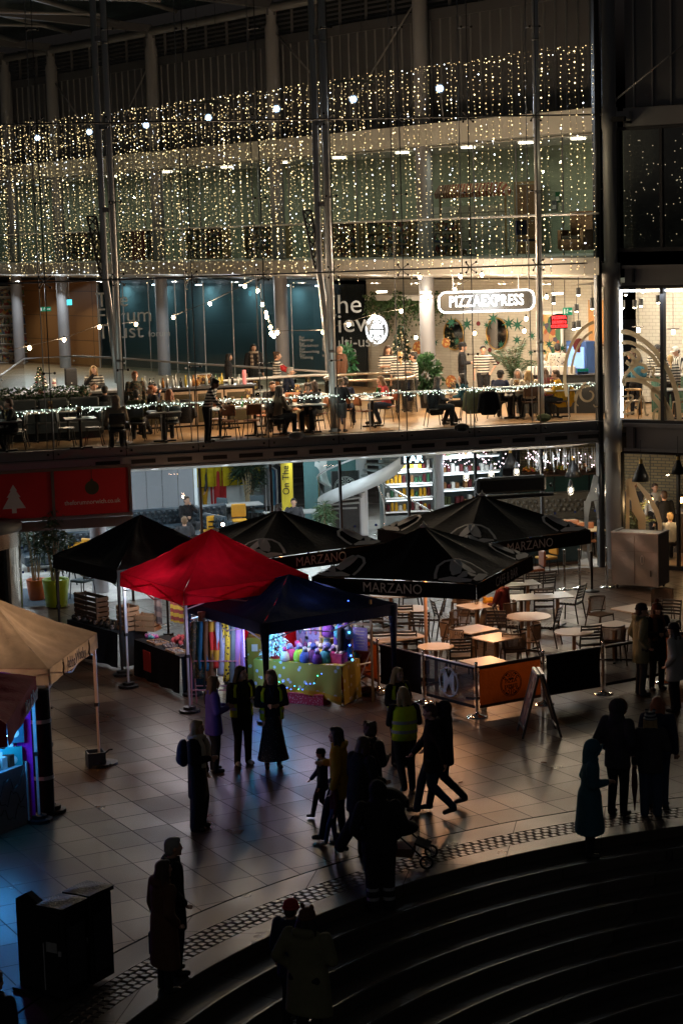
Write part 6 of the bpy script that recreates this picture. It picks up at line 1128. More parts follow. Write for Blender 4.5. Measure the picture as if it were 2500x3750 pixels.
# pendants
def bell(x, y, d, s, lab):
    p = YD(x, y, d); r = T('bell_pendant', lab, 'pendant lamp', p, 0, 'black bell pendant lamps'); O('shade', MB().lathe([(.06*s, .5*s), (.09*s, .42*s), (.17*s, .25*s), (.26*s, .0), (.25*s, .0), (.16*s, .23*s), (.001, .4*s)], 20), black, r, True); O('bulb', MB().ell((0, 0, .06*s), .05*s, 8, 6), pend, r); O('cord', MB().tube([(0, 0, .5*s), (0, 0, .5*s+.6)], .008, 5), black, r); O('neck', MB().lathe([(.05*s, .62*s), (.06*s, .5*s)], 10), gold, r); lamp('POINT', (0, 0, -.03), 12, (1, .82, .58), r, .06)
def cage(x, y, d, lab, on=14):
    p = YD(x, y, d); r = T('cage_pendant', lab, 'pendant lamp', p, 0, 'small cage pendant lamps'); O('bulb', MB().ell((0, 0, 0), (.035, .035, .06), 8, 6), pend, r); m = MB(); [m.tube([(.03*math.cos(a), .03*math.sin(a), .12), (.075*math.cos(a), .075*math.sin(a), .03), (.07*math.cos(a), .07*math.sin(a), -.08), (.02*math.cos(a), .02*math.sin(a), -.12)], .005, 4) for a in [i*1.05 for i in range(6)]]; O('cage', m, paint, r); O('cap', MB().lathe([(.001, .26), (.03, .26), (.07, .12), (.001, .12)], 12), darkp, r); O('cord', MB().tube([(0, 0, .26), (0, 0, 1.1)], .007, 5), black, r); lamp('POINT', (0, 0, -.16), on, (1, .82, .6), r, .05)
bell(2098, 1745, 53.5, .9, 'large black bell pendant above the food counter'); bell(1990, 1715, 55, .75, 'black bell pendant left of the brick wall'); bell(1868, 1712, 54, .8, 'black bell pendant above the dark awning box'); bell(2040, 1690, 56, .5, 'small black bell pendant in front of the brick wall')
cage(2088, 1795, 51.5, 'cage pendant lamp hanging in front of the booth'); cage(1706, 1745, 52.5, 'cage pendant lamp at the left shelves'); cage(1798, 1735, 52.5, 'cage pendant lamp left of the awning box'); cage(1890, 1727, 52.5, 'cage pendant lamp above the awning box'); cage(2182, 1783, 51.8, 'cage pendant lamp by the far right end of the glass')
fb = MB()
for i in range(110): x = random.uniform(1615, 2185); p = YD(x, 1650+random.uniform(8, 55)+12*math.sin(x*.07), random.uniform(52.5, 56)); fb.octa(p, .018)
o = tag(O('pink_light_string', fb, M('pinkish_fairy', (1, .8, .9), emit=(1, .72, .85), es=5, var=0)), 'tiny pinkish fairy lights strung below the ground floor ceiling', 'fairy lights'); o['kind'] = 'stuff'
m = MB()
for i in range(90): x = random.uniform(1930, 2180); p = YD(x, 1662, random.uniform(52.5, 54.5)); m.bar((p.x, p.y, 2.86), (p.x, p.y, 2.86-random.uniform(.15, .55)), .008)
tag(O('hanging_cords', m, M('pale_cord', (.4, .4, .4), .5, var=0)), 'curtain of thin pale cords hanging from the ground floor ceiling', 'cords')['kind'] = 'stuff'
# downlights of the ground floor
for x, y in ((565, 1719), (825, 1702), (1078, 1685), (1331, 1669), (1580, 1654), (1750, 1640), (2015, 1631)):
    s, z = FP(x, y, 1.3); zz = 3.27-.39*(1.0/2.5); r = T('ceiling_downlight', 'oval looking white downlight in the ground floor soffit', 'downlight', L(s, 1.3, zz-.01), PH, 'ground floor soffit downlights'); q = Matrix.Rotation(-.155, 3, 'X')
    b = MB().lathe([(.001, 0), (.12, 0)], 16); O('lens', MB().add([q @ Vector(v) for v in b.v], b.f), lampc, r); b = MB().tube([(.13*math.cos(i*.4), .13*math.sin(i*.4), 0) for i in range(16)], .014, 5, closed=True); O('ring', MB().add([q @ Vector(v) for v in b.v], b.f), white, r); lamp('AREA', (0, 0, -.06), 42, (.86, .95, 1), r, .25)
for s in (-6, -3.5, -.5, 2.5, 5.5, 8.5, 11.5):
    for t, pw in ((5.5, 44), (10, 46))+(((1.9, 30),) if s < 1 else ()):  # front row by the entrance is added, out of view, to brighten the planters
        col = (.82, .95, 1) if s < 9 else (1, .86, .64); pw2 = pw if s < 9 else pw*.5
        r = T('unseen_panel_light', 'unseen flat ceiling light brightening the ground floor rooms', 'ceiling light', L(s, t, 2.86), PH, 'unseen flat ground floor ceiling lights'); O('panel', MB().box((0, 0, -.01), (.5, .5, .02)), lampc, r); lamp('AREA', (0, 0, -.05), pw2, col, r, .5)
# people downstairs
person('man reading on the tufted sofa at the left of the ground floor', G(690, 1975, .02)+Vector((0, -.1, 0)), -60, 1.72, legs=('sitout', 'sit'), arms=('table', 'mouth'), top='black', bot='charcoal', hair=('brown', 'short'), fine=False)
person('person in dark jacket and orange trousers by the clothes display', G(752, 1893, .02), 200, 1.74, top='charcoal', bot='mustard', fine=False, hair=('dark', 'short')); person('seated man with glasses behind the black umbrella', G(1080, 1985, .02), -90, 1.7, legs=('sit', 'sit'), arms=('mouth', 'table'), top='charcoal', hair=('dark', 'short'), fine=False)
person('bald person behind the peak of the red tent', G(682, 2060, .02), 90, 1.68, legs=('sit', 'sit'), arms=('table', 'table'), top='charcoal', hair=('lightbrown', 'short'), fine=False)
# navy settee near the glass
r = T('navy_settee', 'dark navy high backed settee just inside the glass at the right', 'settee', L(12.25, .95, .012), PH); O('back', MB().box((.3, -.42, .52), (2.3, .12, .84)), M('navy_leather', (.02, .045, .055), .45, 0, .2, 4), r).modifiers.new('b', 'BEVEL').width = .04; O('arm', MB().box((-.82, -.0, .5), (.12, .8, .76)), M('navy_leather', (.02, .045, .055)), r).modifiers.new('b', 'BEVEL').width = .04; O('seat', MB().box((.3, 0, .35), (2.1, .7, .2)), M('navy_leather', (.02, .045, .055)), r); O('base', MB().box((.3, -.1, .06), (2.3, .7, .08)), cwood, r)
# decal on the right end pane and on the wing ground window
r = B('figure_decal', 'grey silhouette decal of long legs on the rightmost ground pane', 'window decal'); m = MB(); s, z = FP(2165, 1820)
m.ribbon([(s+.15, -.012, z+.55), (s+.02, -.012, z+.15), (s+.05, -.012, z-.1)], [.2, .15, .5], .006, (0, -1, 0)); m.ribbon([(s-.12, -.012, z-.1), (s-.16, -.012, z-.5), (s-.17, -.012, z-.9)], [.2, .12, .09], .006, (0, -1, 0)); m.ribbon([(s+.18, -.012, z-.1), (s+.2, -.012, z-.6)], [.25, .1], .006, (0, -1, 0)); m.ribbon([(s-.12, -.012, z-1.15), (s-.1, -.012, z-1.5), (s-.06, -.012, z-1.9)], [.08, .09, .05], .006, (0, -1, 0)); O('figure', m, translu(M('grey_decal', (.40, .41, .41), .6), .5), r)
s0g, s1g = WP(2286, 1900)[0], WP(2477, 1900)[0]
r = WB('wing_ground_window', 'tall ground floor window of the right wing with dark frame', 'window'); m = MB(); [m.box((x, .1, 1.55), (.06, .14, 3.0)) for x in (s0g-.1, s1g, s1g+1.7)]; m.box((1.5, .1, 3.02), (3.6, .14, .06)); m.box((1.5, .1, .05), (3.6, .16, .1)); O('frame', m, black, r)
for a, b in ((s0g-.07, s1g-.03), (s1g+.03, s1g+1.67)): O('pane', MB().quad((a, .08, .1), (b, .08, .1), (b, .08, 2.98), (a, .08, 2.98)), pane_m, r)
def WG(x, y): s, z = WP(1850+x*.4145, 1650+y*.4145); return (s, .06, z)
m = MB(); m.plate([WG(*p) for p in ((1050, 260), (1140, 235), (1145, 300), (1130, 310), (1150, 390), (1180, 480), (1228, 580), (1228, 700), (1270, 770), (1280, 820), (1180, 810), (1165, 700), (1160, 620), (1110, 540), (1100, 450), (1060, 380))], (0, -.006, 0)); m.plate([WG(*p) for p in ((1145, 280), (1170, 290), (1230, 350), (1290, 430), (1340, 520), (1370, 620), (1375, 790), (1340, 790), (1335, 650), (1300, 540), (1255, 450), (1150, 310))], (0, -.006, 0)); m.plate([WG(*p) for p in ((1055, 300), (1085, 330), (1085, 780), (1055, 780))], (0, -.006, 0))
r = WB('leg_decal', 'tall pale leg shaped decal on the right wing ground window', 'window decal'); O('figure', m, translu(M('pale_beige_decal', (.55, .48, .38), .7, 0, .05), .6), r)
S('wing_ground_floor', MB().add([WO+WD*a+WN*b+Vector((0, 0, .012)) for a, b in ((-.2, .2), (8, .2), (8, 7), (-3, 7))], [(0, 1, 2, 3)]), woodm)
r = WB('wing_brick_wall', 'brick back wall inside the right wing ground room', 'wall'); O('brickwork', MB().box((2.4, 5.0, 1.5), (9, .2, 3)), brk, r)
r = WB('wing_bar', 'dark bar counter inside the right wing ground room', 'bar'); O('front', MB().box((2.6, 2.8, .55), (4.5, .5, 1.1)), M('bar_dark_wood', (.05, .035, .025), .5), r); O('top', MB().box((2.6, 2.8, 1.12), (4.6, .65, .05)), steel, r)
S('wing_ground_ceiling', MB().add([WO+WD*a+WN*b+Vector((0, 0, 3.05)) for a, b in ((-.2, .1), (8, .1), (8, 7), (-3, 7))], [(0, 1, 2, 3)]), M('dark_ceiling', (.05, .05, .05), .8))
def wgp(x, y, t): s, z = WP(x, y, t); p = WO+WD*s+WN*t; return Vector((p.x, p.y, .012))
person('barman with reddish hair behind the bar of the right wing', wgp(2318, 1760, 3.6), -100, 1.76, top='charcoal', hair=('ginger', 'short'), fine=False); person('customer in dark clothes standing at the bar of the right wing', wgp(2430, 1790, 2.2), 100, 1.74, top='black', fine=False, skin=skin_l); person('person in pale green shirt seated behind the right wing window', wgp(2452, 1920, 1.3), 95, 1.7, legs=('sit', 'sit'), arms=('table', 'table'), top='hgrey', hair=('blond', 'short'), fine=False); person('barman in white shirt at the right edge of the wing window', wgp(2395, 1745, 3.6), -80, 1.74, top='white', bot='black', fine=False)
palm(wgp(2330, 2080, 1.0), 1.9, 'palm behind the leg decal in the right wing window', 16, .7, black, M('palm_olive', (.07, .09, .03), .5, 0, .4, 5))
for x, y, d, lab in ((2381, 1832, .9, 'glowing globe lamp seen over the leg decal'), (2276, 1818, .9, 'amber lamp at the left edge of the right wing window'), (2492, 1830, 1.0, 'globe lamp at the right edge of the right wing window')):
    s, z = WP(x, y, d); r = T('globe_lamp', lab, 'pendant lamp', WO+WD*s+WN*d+Vector((0, 0, z)), 0); O('globe', MB().ell((0, 0, 0), (.07, .07, .085), 10, 8), M('amber_globe', (1, .7, .35), emit=(1, .58, .22), es=14, var=0), r, True); O('cap', MB().lathe([(.001, .15), (.05, .13), (.06, .07), (.001, .07)], 10), black, r); O('cord', MB().tube([(0, 0, .15), (0, 0, 1.2)], .008, 5), black, r); lamp('POINT', (0, -.0, -.14), 20, (1, .62, .28), r, .08)
s, z = WP(2345, 1760, 1.2); bell(2345, 1762, 50.2, .9, 'black bell pendant inside the right wing window'); bell(2480, 1735, 49.6, .7, 'black bell pendant at the right edge of the wing window')
# metal cart and rope posts outside
q = G(2398, 2165); r = T('steel_service_cart', 'dented sheet steel cabinet on castors under the leg decal', 'service cabinet', q-WD*.55+WN*.38, WR+.02)
o = O('cabinet', MB().grid(lambda u, v: ((u-.5)*1.18, -.36+.012*math.sin(u*9+v*4)*math.sin(v*7), .1+v*1.28), 14, 14), M('dented_steel', (.46, .51, .56), .25, .6, .15, 3, .6, 4), r, True); O('side_panel', MB().box((.60, 0, .74), (.02, .72, 1.28)).box((-.60, 0, .74), (.02, .72, 1.28)).box((0, .36, .74), (1.2, .02, 1.28)), M('dull_steel', (.24, .24, .24), .45, .3, .15), r); O('top', MB().box((0, .05, 1.36), (1.2, .6, .02)), M('dull_steel', (.18, .18, .18)), r); O('rim', MB().bar((-.6, -.37, 1.4), (.61, -.37, 1.4), .03).bar((.61, -.37, 1.4), (.61, .36, 1.4), .03).bar((-.6, -.37, 1.4), (-.6, .36, 1.4), .03), steel, r); O('handle', MB().bar((.42, -.39, .35), (.42, -.39, .5), .02), black, r); O('door_seam', MB().bar((.0, -.375, .14), (.0, -.375, 1.34), .012), darkp, r); O('pull_ring', MB().tube([(.2+.04*math.cos(i*.6), -.39, .75+.11*math.sin(i*.6)) for i in range(11)], .008, 5, closed=True), steel, r); O('lower_seam', MB().bar((-.58, -.375, .95), (.58, -.375, .95), .01), darkp, r)
for sx in (-.5, .5):
    for sy in (-.28, .28): O('castor', MB().tube([(sx-.015, sy, .045), (sx+.015, sy, .045)], .045, 12), black, r)
for x, y, c, lab in ((2066, 2158, chrome, 'chrome rope post furthest left by the settee'), (2121, 2155, chrome, 'chrome rope post in front of the settee'), (2166, 2166, black, 'black rope post with heavy base'), (2221, 2150, chrome, 'chrome rope post standing beside the big column')):
    r = T('rope_post', lab, 'rope post', G(x, y), 0, 'rope posts by the entrance'); O('pole', MB().lathe([(.03, .03), (.03, .95), (.04, .95), (.04, 1.0), (.001, 1.0)], 12), c, r, True); O('base', MB().lathe([(.19, 0), (.19, .015), (.12, .035), (.03, .06)], 20), c, r, True)
# heater / awning box, red banner, revolving door
s, z = FP(1868, 1783, -.5); r = B('awning_box', 'long dark cassette box hung on the glass above the far umbrella', 'awning'); O('cassette', MB().box((s, -.5, z+.06), (1.85, .28, .42)), M('awning_dark', (.012, .013, .014), .5), r).modifiers.new('b', 'BEVEL').width = .06; O('front_bar', MB().tube([(s-.9, -.75, z-.22), (s+1.05, -.75, z-.22)], .05, 8), black, r); [O('bracket', MB().bar((s+q, -.05, z+.1), (s+q, -.75, z-.2), .05), black, r) for q in (-.85, .85)]; O('knob', MB().ell((s+1.05, -.6, z), .05), black, r)
s0, z0 = FP(-40, 1900, -.35); sA, zA = FP(478, 1700, -.35); sm_, _ = FP(195, 1800, -.35); zB = FP(478, 1885, -.35)[1]
redm = M('red_banner', (.66, .012, .018), .55, 0, .15, 1.5); 
r = B('red_banner', 'big red christmas banner with a white tree and web address over the entrance', 'banner'); SL = -2.6
O('panel', MB().box(((SL+sA)/2, -.3, (zA+zB)/2), (sA-SL, .06, zA-zB-.1)), redm, r); m = MB(); m.box(((SL+sA)/2, -.33, zA-.03), (sA-SL, .14, .07)); m.box(((SL+sA)/2, -.33, zB+.03), (sA-SL, .14, .07)); [m.box((x, -.33, (zA+zB)/2), (.07, .13, zA-zB-.12)) for x in (sm_, sA-.035)]; O('frame', m, M('bronze_frame', (.18, .13, .12), .4, .5, .1), r)
xt, _ = FP(52, 1830, -.36); zt0 = FP(52, 1880, -.36)[1]; k_ = (FP(52, 1775, -.36)[1]-zt0); pts = [(0, 1), (.13, .78), (.09, .78), (.24, .55), (.17, .55), (.4, .16), (.08, .16), (.08, 0)]; pts = pts+[(-x, y) for x, y in reversed(pts[1:])]
O('tree_print', MB().plate([(xt+x*k_*1.0, -.335, zt0+y*k_) for x, y in pts], (0, -.006, 0)), M('print_white', (.85, .8, .8), .6, var=0), r); xs, zs = FP(340, 1838, -.36); O('address_lettering', text('theforumnorwich.co.uk', .155, .006, .001, .92, 'CENTER', None, (xs, -.337, zs)), M('print_white', (.6, .55, .55)), r)
xb, zb = FP(338, 1786, -.36); o = O('bauble_print', MB().plate([(xb+.17*math.cos(i*.25), -.336, zb+.17*math.sin(i*.25)) for i in range(25)], (0, -.006, 0)).bar((xb, -.338, zb+.17), (xb, -.338, zb+.55), .012).box((xb, -.338, zb+.19), (.07, .008, .05)), M('bauble_green', (.05, .05, .02), .5, 0, .5, 6), r)
r = B('entrance_canopy_beam', 'bronze beam under the red banner over the entrance', 'beam'); O('beam', MB().box(((SL+sA)/2, -.1, zB-.14), (sA-SL+.0, .5, .24)), M('bronze_beam', (.12, .085, .07), .35, .5, .15, 2), r)
r = B('revolving_door', 'curved steel and glass revolving door drum at the left edge', 'revolving door'); cyd = -1.3; cxd = FP(84, 2150, cyd)[0]-1.2; stl = M('drum_steel', (.5, .45, .4), .22, .9, .1)
O('drum_band', MB().lathe([(1.22, 1.82), (1.22, 2.18)], 48, (cxd, cyd, 0)), stl, r, True); O('drum_cap', MB().lathe([(1.26, 2.18), (1.26, 2.32), (.001, 2.34)], 48, (cxd, cyd, 0)), darkp, r, True)
O('curved_glass', MB().lathe([(1.2, .05), (1.2, 1.82)], 20, (cxd, cyd, 0), R_(-120), R_(-52)), pane_in, r, True); O('curved_panel', MB().lathe([(1.2, .05), (1.2, 1.82)], 20, (cxd, cyd, 0), R_(-45), R_(14)), M('polished_drum', (.6, .56, .5), .12, .9, .3, 6), r, True); m = MB()
for a in (-48, 18, -124): m.box((cxd+1.2*math.cos(R_(a)), cyd+1.2*math.sin(R_(a)), 1.03-.1), (.09, .09, 1.8), rz=R_(a))
O('upright', m, black, r); O('wing', MB().box((cxd, cyd, .92), (2.2, .03, 1.75), rz=.7).box((cxd, cyd, .92), (2.2, .03, 1.75), rz=2.27), pane_in, r); O('core', MB().lathe([(.05, 0), (.05, 1.8)], 12, (cxd, cyd, 0)), black, r)
# ================================================================== plaza: gazebos
def gaz(name, lab, c, rot, half, eave, peak, mat, val=.3, legm=None, legs=(0, 1, 2, 3), sag=.075, trim=None):
    """pop-up market tent: four sloping cloth panels, valance, legs with weighted feet"""
    r = T(name, lab, 'market tent', (c[0], c[1], 0), rot+R_(45)); h = half; legm = legm or paint
    def P(sx, sy, z, k=1.): return Vector((sx*h*k, sy*h*k, z))
    m = MB(); cs = [(-1, -1), (1, -1), (1, 1), (-1, 1)]
    for (a, b) in zip(cs, cs[1:]+cs[:1]):
        A = P(*a, eave); B_ = P(*b, eave); K = Vector((0, 0, peak))
        def fn(u, v):
            q = A.lerp(B_, v); p = q.lerp(K, u); w = math.sin(u*3.14)
            p.z -= sag*w*(1.3+.9*math.cos((v-.5)*6.28))+.016*math.sin(v*31+u*5)*w+.012*math.sin(u*17+v*9)*w+.014*abs(math.sin(v*44))*(1-u)**3; return p
        m.grid(fn, 20, 26)
    O('canopy', m, mat, r, True); m = MB()
    for i, (a, b) in enumerate(zip(cs, cs[1:]+cs[:1])):
        A = P(*a, eave); B_ = P(*b, eave); nn = Vector((a[0]+b[0], a[1]+b[1], 0)).normalized()
        m.grid(lambda u, v: A.lerp(B_, u)+nn*(.014+.012*math.sin(u*18+i))*v-Vector((0, 0, val*v)), 24, 3)
    o = O('valance', m, trim or mat, r, True)
    for i in legs:
        a = cs[i]; lg = O('leg', MB().bar(P(*a, 1.05, .965), P(*a, eave-.02, .965), .05).bar(P(*a, .03, .965), P(*a, 1.1, .965), .036), legm, r)
        O('foot_weight', MB().lathe([(.2, .0), (.2, .05), (.12, .06), (.12, .11), (.04, .12)], 12, tuple(P(*a, 0, .965))).box(tuple(P(*a, .012, .965)), (.3, .3, .024)), black, lg); O('clamp', MB().box(tuple(P(*a, 1.08, .965)), (.075, .075, .06)), black, lg)
    m = MB(); e = eave-.08
    for a, b in zip(cs, cs[1:]+cs[:1]):
        A = P(*a, e, .96); B_ = P(*b, e, .96)
        for i in range(2): q0 = A.lerp(B_, i/2); q1 = A.lerp(B_, (i+1)/2); m.bar(q0, q1-Vector((0, 0, .28)), .02); m.bar(q0-Vector((0, 0, .28)), q1, .02)
    O('scissor_frame', m, steel, r); return r
tent_black = cloth('tent_black', (.018, .02, .024)); tent_red = cloth('tent_red', (.62, .006, .022)); tent_navy = cloth('tent_navy', (.010, .018, .055)); tent_cream = cloth('tent_cream', (.64, .56, .46)); tent_burg = cloth('tent_burgundy', (.34, .012, .035))
translu(tent_cream, .45); translu(tent_red, .35); translu(tent_navy, .03); pass
GZ = [('market_tent', 'dark charcoal market tent standing furthest back', (-4.274, 41.983), -.167, 1.40, 2.20, 3.07, tent_black), ('market_tent', 'bright red market tent between the charcoal and navy tents', (-2.551, 38.562), -.231, 1.361, 2.327, 3.217, tent_red), ('market_tent', 'navy blue market tent over the knitted hats', (-1.044, 37.707), -.212, 1.477, 1.871, 2.42, tent_navy), ('market_tent', 'cream canvas market tent cut by the left edge', (-5.772, 31.931), .628, 1.383, 2.306, 3.2, tent_cream), ('market_tent', 'small burgundy stall tent at the lower left edge', (-6.242, 28.423), .797, 1.5, 2.28, 3.0, tent_burg)]
TE = [gaz(*g[:8], val=(.28, .27, .22, .26, .32)[i], legs=(1, 2, 3) if i == 4 else (0, 1, 2, 3), legm=(black, steel, tent_navy, M('tent_leg_cream', (.5, .42, .34), .4, .4, .1), steel)[i]) for i, g in enumerate(GZ)]
def tl(i, x, y, z): """tent-local point (x right edge, y back) to world"""; a = GZ[i][3]+R_(45); c = GZ[i][2]; return Vector((c[0]+x*math.cos(a)-y*math.sin(a), c[1]+x*math.sin(a)+y*math.cos(a), z))
# tall leg sleeves of the navy tent
for sx, sy in ((-1, -1), (1, -1)): O('leg_sleeve', MB().loft([(sx*1.42, sy*1.42, .5, .04, .04), (sx*1.42, sy*1.42, 1.2, .06, .06), (sx*1.42, sy*1.42, 1.85, .1, .1)], 8), tent_navy, TE[2], True)
# lettering on cream and burgundy valances, side walls
ink = M('brown_ink', (.05, .03, .03), .7, var=0)
c_, s_ = 1.383, 2.306
o = MB(); text('JabbaWacky', .27, .004, 0, .8, 'CENTER', o, (0, -c_-.045, 2.18), 0, lambda x, y, z: (x, y, z+.02*math.sin(x*9)+x*.0))
for sx in (-.75, .72): o.tube([(sx, -c_-.045, 2.28), (sx+.02, -c_-.045, 2.2), (sx-.02, -c_-.045, 2.12), (sx+.03, -c_-.045, 2.06)], .014, 5); o.ell((sx, -c_-.045, 2.3), (.03, .006, .03), 8, 6)
O('lettering', o, ink, TE[3])
O('lettering', text('Hot & Sour', .30, .01, .006, .9, 'CENTER', None, (.55, -1.56, 2.12)), M('silver_print', (.45, .42, .40), .5, var=0), TE[4])
O('side_wall', MB().grid(lambda u, v: ((-1.44+u*2.86), 1.43+.02*math.sin(u*20), .03+v*2.2), 30, 4), tent_burg, TE[4], True); purple = cloth('purple_sheet', (.48, .01, .34)); O('purple_curtain', MB().grid(lambda u, v: (-.0+1.40-u*.02, -1.40+u*2.8, .04+v*2.1), 10, 4), purple, TE[4], True)
r = T('rolled_side_wall', 'black rolled tent side wall standing upright beside the purple curtain', 'rolled side wall', G(166, 2985)); O('roll', MB().lathe([(.16, .02), (.17, 1.0), (.16, 2.0), (.001, 2.02)], 14), M('roll_black', (.006, .006, .008), .9), r, True); O('strap', MB().lathe([(.178, .6), (.178, .66)], 14).lathe([(.178, 1.5), (.178, 1.56)], 14), steel, r)
# cream tent: water box foot
q = G(352, 2805); r = T('foot_weight_box', 'small open topped dark box weighting the slim cream tent leg', 'weight box', q, .3); m = MB(); m.box((0, 0, .01), (.3, .3, .02)); [m.box((sx*.14, 0, .14), (.02, .3, .24)) for sx in (-1, 1)]; [m.box((0, sy*.14, .14), (.26, .02, .24)) for sy in (-1, 1)]; O('box', m, M('box_navy', (.02, .03, .05), .4), r); O('handle', MB().tube([(.16, 0, .2), (.24, .0, .26), (.3, 0, .26)], .012, 6), black, r); O('tray', MB().lathe([(.22, 0), (.22, .03), (.001, .03)], 16, (.18, .1, 0)), paint, r)
# ================================================================== umbrellas
ub = cloth('umbrella_black', (.016, .015, .014)); uprint = M('umbrella_print', (.74, .70, .66), .7, var=0)
def umbrella(lab, c, rot, half, eave, peak, words, fz=True):
    r = T('cafe_umbrella', lab, 'umbrella', (c[0], c[1], 0), rot+R_(45), 'big black cafe umbrellas'); h = half; cs = [(-1, -1), (1, -1), (1, 1), (-1, 1)]
    K = Vector((0, 0, peak)); m = MB(); C4 = [Vector((a*h, b*h, eave)) for a, b in cs]
    for i in range(4):
        A, B_ = C4[i], C4[(i+1) % 4]; mid = (A+B_)/2+Vector((0, 0, .02))
        for a, b in ((A, mid), (mid, B_)):
            m.grid(lambda u, v: a.lerp(b, v).lerp(K, u)-Vector((0, 0, .05*math.sin(u*3.14)*math.sin(v*3.14))), 10, 8)
    O('canopy', m, ub, r, True); m = MB()
    for i in range(4):
        A, B_ = C4[i], C4[(i+1) % 4]; a, b = cs[i], cs[(i+1) % 4]; nn = Vector((a[0]+b[0], a[1]+b[1], 0)).normalized()
        m.grid(lambda u, v: A.lerp(B_, u)+nn*(.008+.01*math.sin(u*14))*v-Vector((0, 0, .30*v)), 20, 2)
    O('valance', m, ub, r, True)
    for side, w in words:   # side 0: -y face (front right), 3: -x face (front left)
        t = text(w, .27, .004, 0, .92); y = -h-.028
        vs = [(v[0], y+v[1]*.5, v[2]+eave-.155) for v in t.v]
        if side == 1: vs = [(-v[1], v[0], v[2]) for v in vs]
        if side == 3: vs = [(v[1], -v[0], v[2]) for v in vs]
        O('lettering', MB().add(vs, t.f), uprint, r)
    for i in (0, 1, 3):     # mountain emblem printed across the ridges
        A = C4[i]; lo = MB(); ex = (C4[(i+1) % 4]-A).normalized(); ey = (C4[(i-1) % 4]-A).normalized()
        def SF(d, a, side):  # point on the two panels meeting at corner i: d up the ridge, a along the eave
            e = ex if side > 0 else ey; base = A+e*(a*h); lim = d*(1-abs(a)/1.0); p = base.lerp(K, 0) ; q = A.lerp(K, d); p = q+(e*(a*h)); nn = (e.cross(K-A)).normalized(); nn = nn if nn.z > 0 else -nn; return p+nn*.018
        for sd in (1, -1):
            for pts, w in ((((.40, .0), (.36, .14), (.27, .28), (.13, .40), (.05, .45)), .06), (((.39, .0), (.31, .04), (.23, .09), (.17, .13), (.13, .2)), (.16, .24, .24, .2, .06)), (((.05, .02), (.045, .15), (.06, .28), (.04, .42)), (.07, .15, .15, .05)), (((.2, .0), (.13, .06), (.09, .16)), (.1, .16, .06))):
                P3 = [SF(d, a, sd) for d, a in pts]; e = ex if sd > 0 else ey; nn = (e.cross(K-A)).normalized(); nn = nn if nn.z > 0 else -nn; lo.ribbon(P3, w if isinstance(w, float) else list(w), .004, nn)
        O('emblem', lo, uprint, r)
    wm = M('umbrella_pole_wood', (.38, .24, .15), .5, .1, .1, 4); O('pole', MB().lathe([(.035, .05), (.035, peak+.02)], 14), wm, r, True); O('finial', MB().lathe([(.07, peak-.02), (.075, peak+.02), (.02, peak+.05), (.012, peak+.1), (.001, peak+.11)], 14), steel, r, True); m = MB()
    for a in C4+[(C4[i]+C4[(i+1) % 4])/2 for i in range(4)]: m.bar(a-Vector((0, 0, .03)), K-Vector((0, 0, .09)), .025); m.bar(a.lerp(K, .5)-Vector((0, 0, .06)), Vector((0, 0, eave-.15)), .02)
    O('ribs', m, wm, r); O('base', MB().box((0, 0, .04), (.75, .75, .08)).lathe([(.05, .08), (.05, .35)], 12), black, r); return r
umbrella('black umbrella furthest left, behind the red tent', (-1.324, 41.851), -.222, 1.62, 2.389, 3.101, ((0, 'MARZANO'), (3, 'CAFE & BAR')))
umbrella('black umbrella nearest the viewer, overlapping the navy tent', (1.615, 39.071), .372, 1.695, 2.268, 3.068, ((0, 'CAFE & BAR'), (3, 'MARZANO')))
umbrella('black umbrella furthest right, next to the big column', (3.063, 42.951), -.225, 1.657, 2.377, 3.141, ((0, 'MARZANO'), (3, 'CAFE & BAR')))
plb = M('peach_bulb', (1, .7, .5), emit=(1, .6, .38), es=40, var=0)
for x, y, z, lab in ((1306, 2157, 2.0, 'bare glowing bulb under the near umbrella, left one'), (1638, 2173, 2.0, 'bare glowing bulb under the near umbrella, right one'), (816, 1920, 2.2, 'small glowing bulb at the edge of the left umbrella')):
    p = G(x, y, z); r = T('bare_bulb', lab, 'light bulb', p); O('glass', MB().ell((0, 0, 0), .04, 10, 8), plb, r, True); O('holder', MB().lathe([(.02, .04), (.02, .1), (.001, .1)], 8), black, r); lamp('POINT', (0, 0, -.07), 22, (1, .56, .30), r, .05)
for c in ((1.615, 39.071), (3.063, 42.951), (-1.324, 41.851)):
    r = T('umbrella_lamp', 'warm lamp clipped to the pole under a black umbrella', 'lamp', (c[0], c[1], 2.2), 0, 'umbrella pole lamps'); O('ring', MB().tube([(.12*math.cos(i*.5), .12*math.sin(i*.5), 0) for i in range(13)], .02, 6), plb, r); lamp('POINT', (.15, -.15, -.08), 95, (1, .46, .20), r, .1)
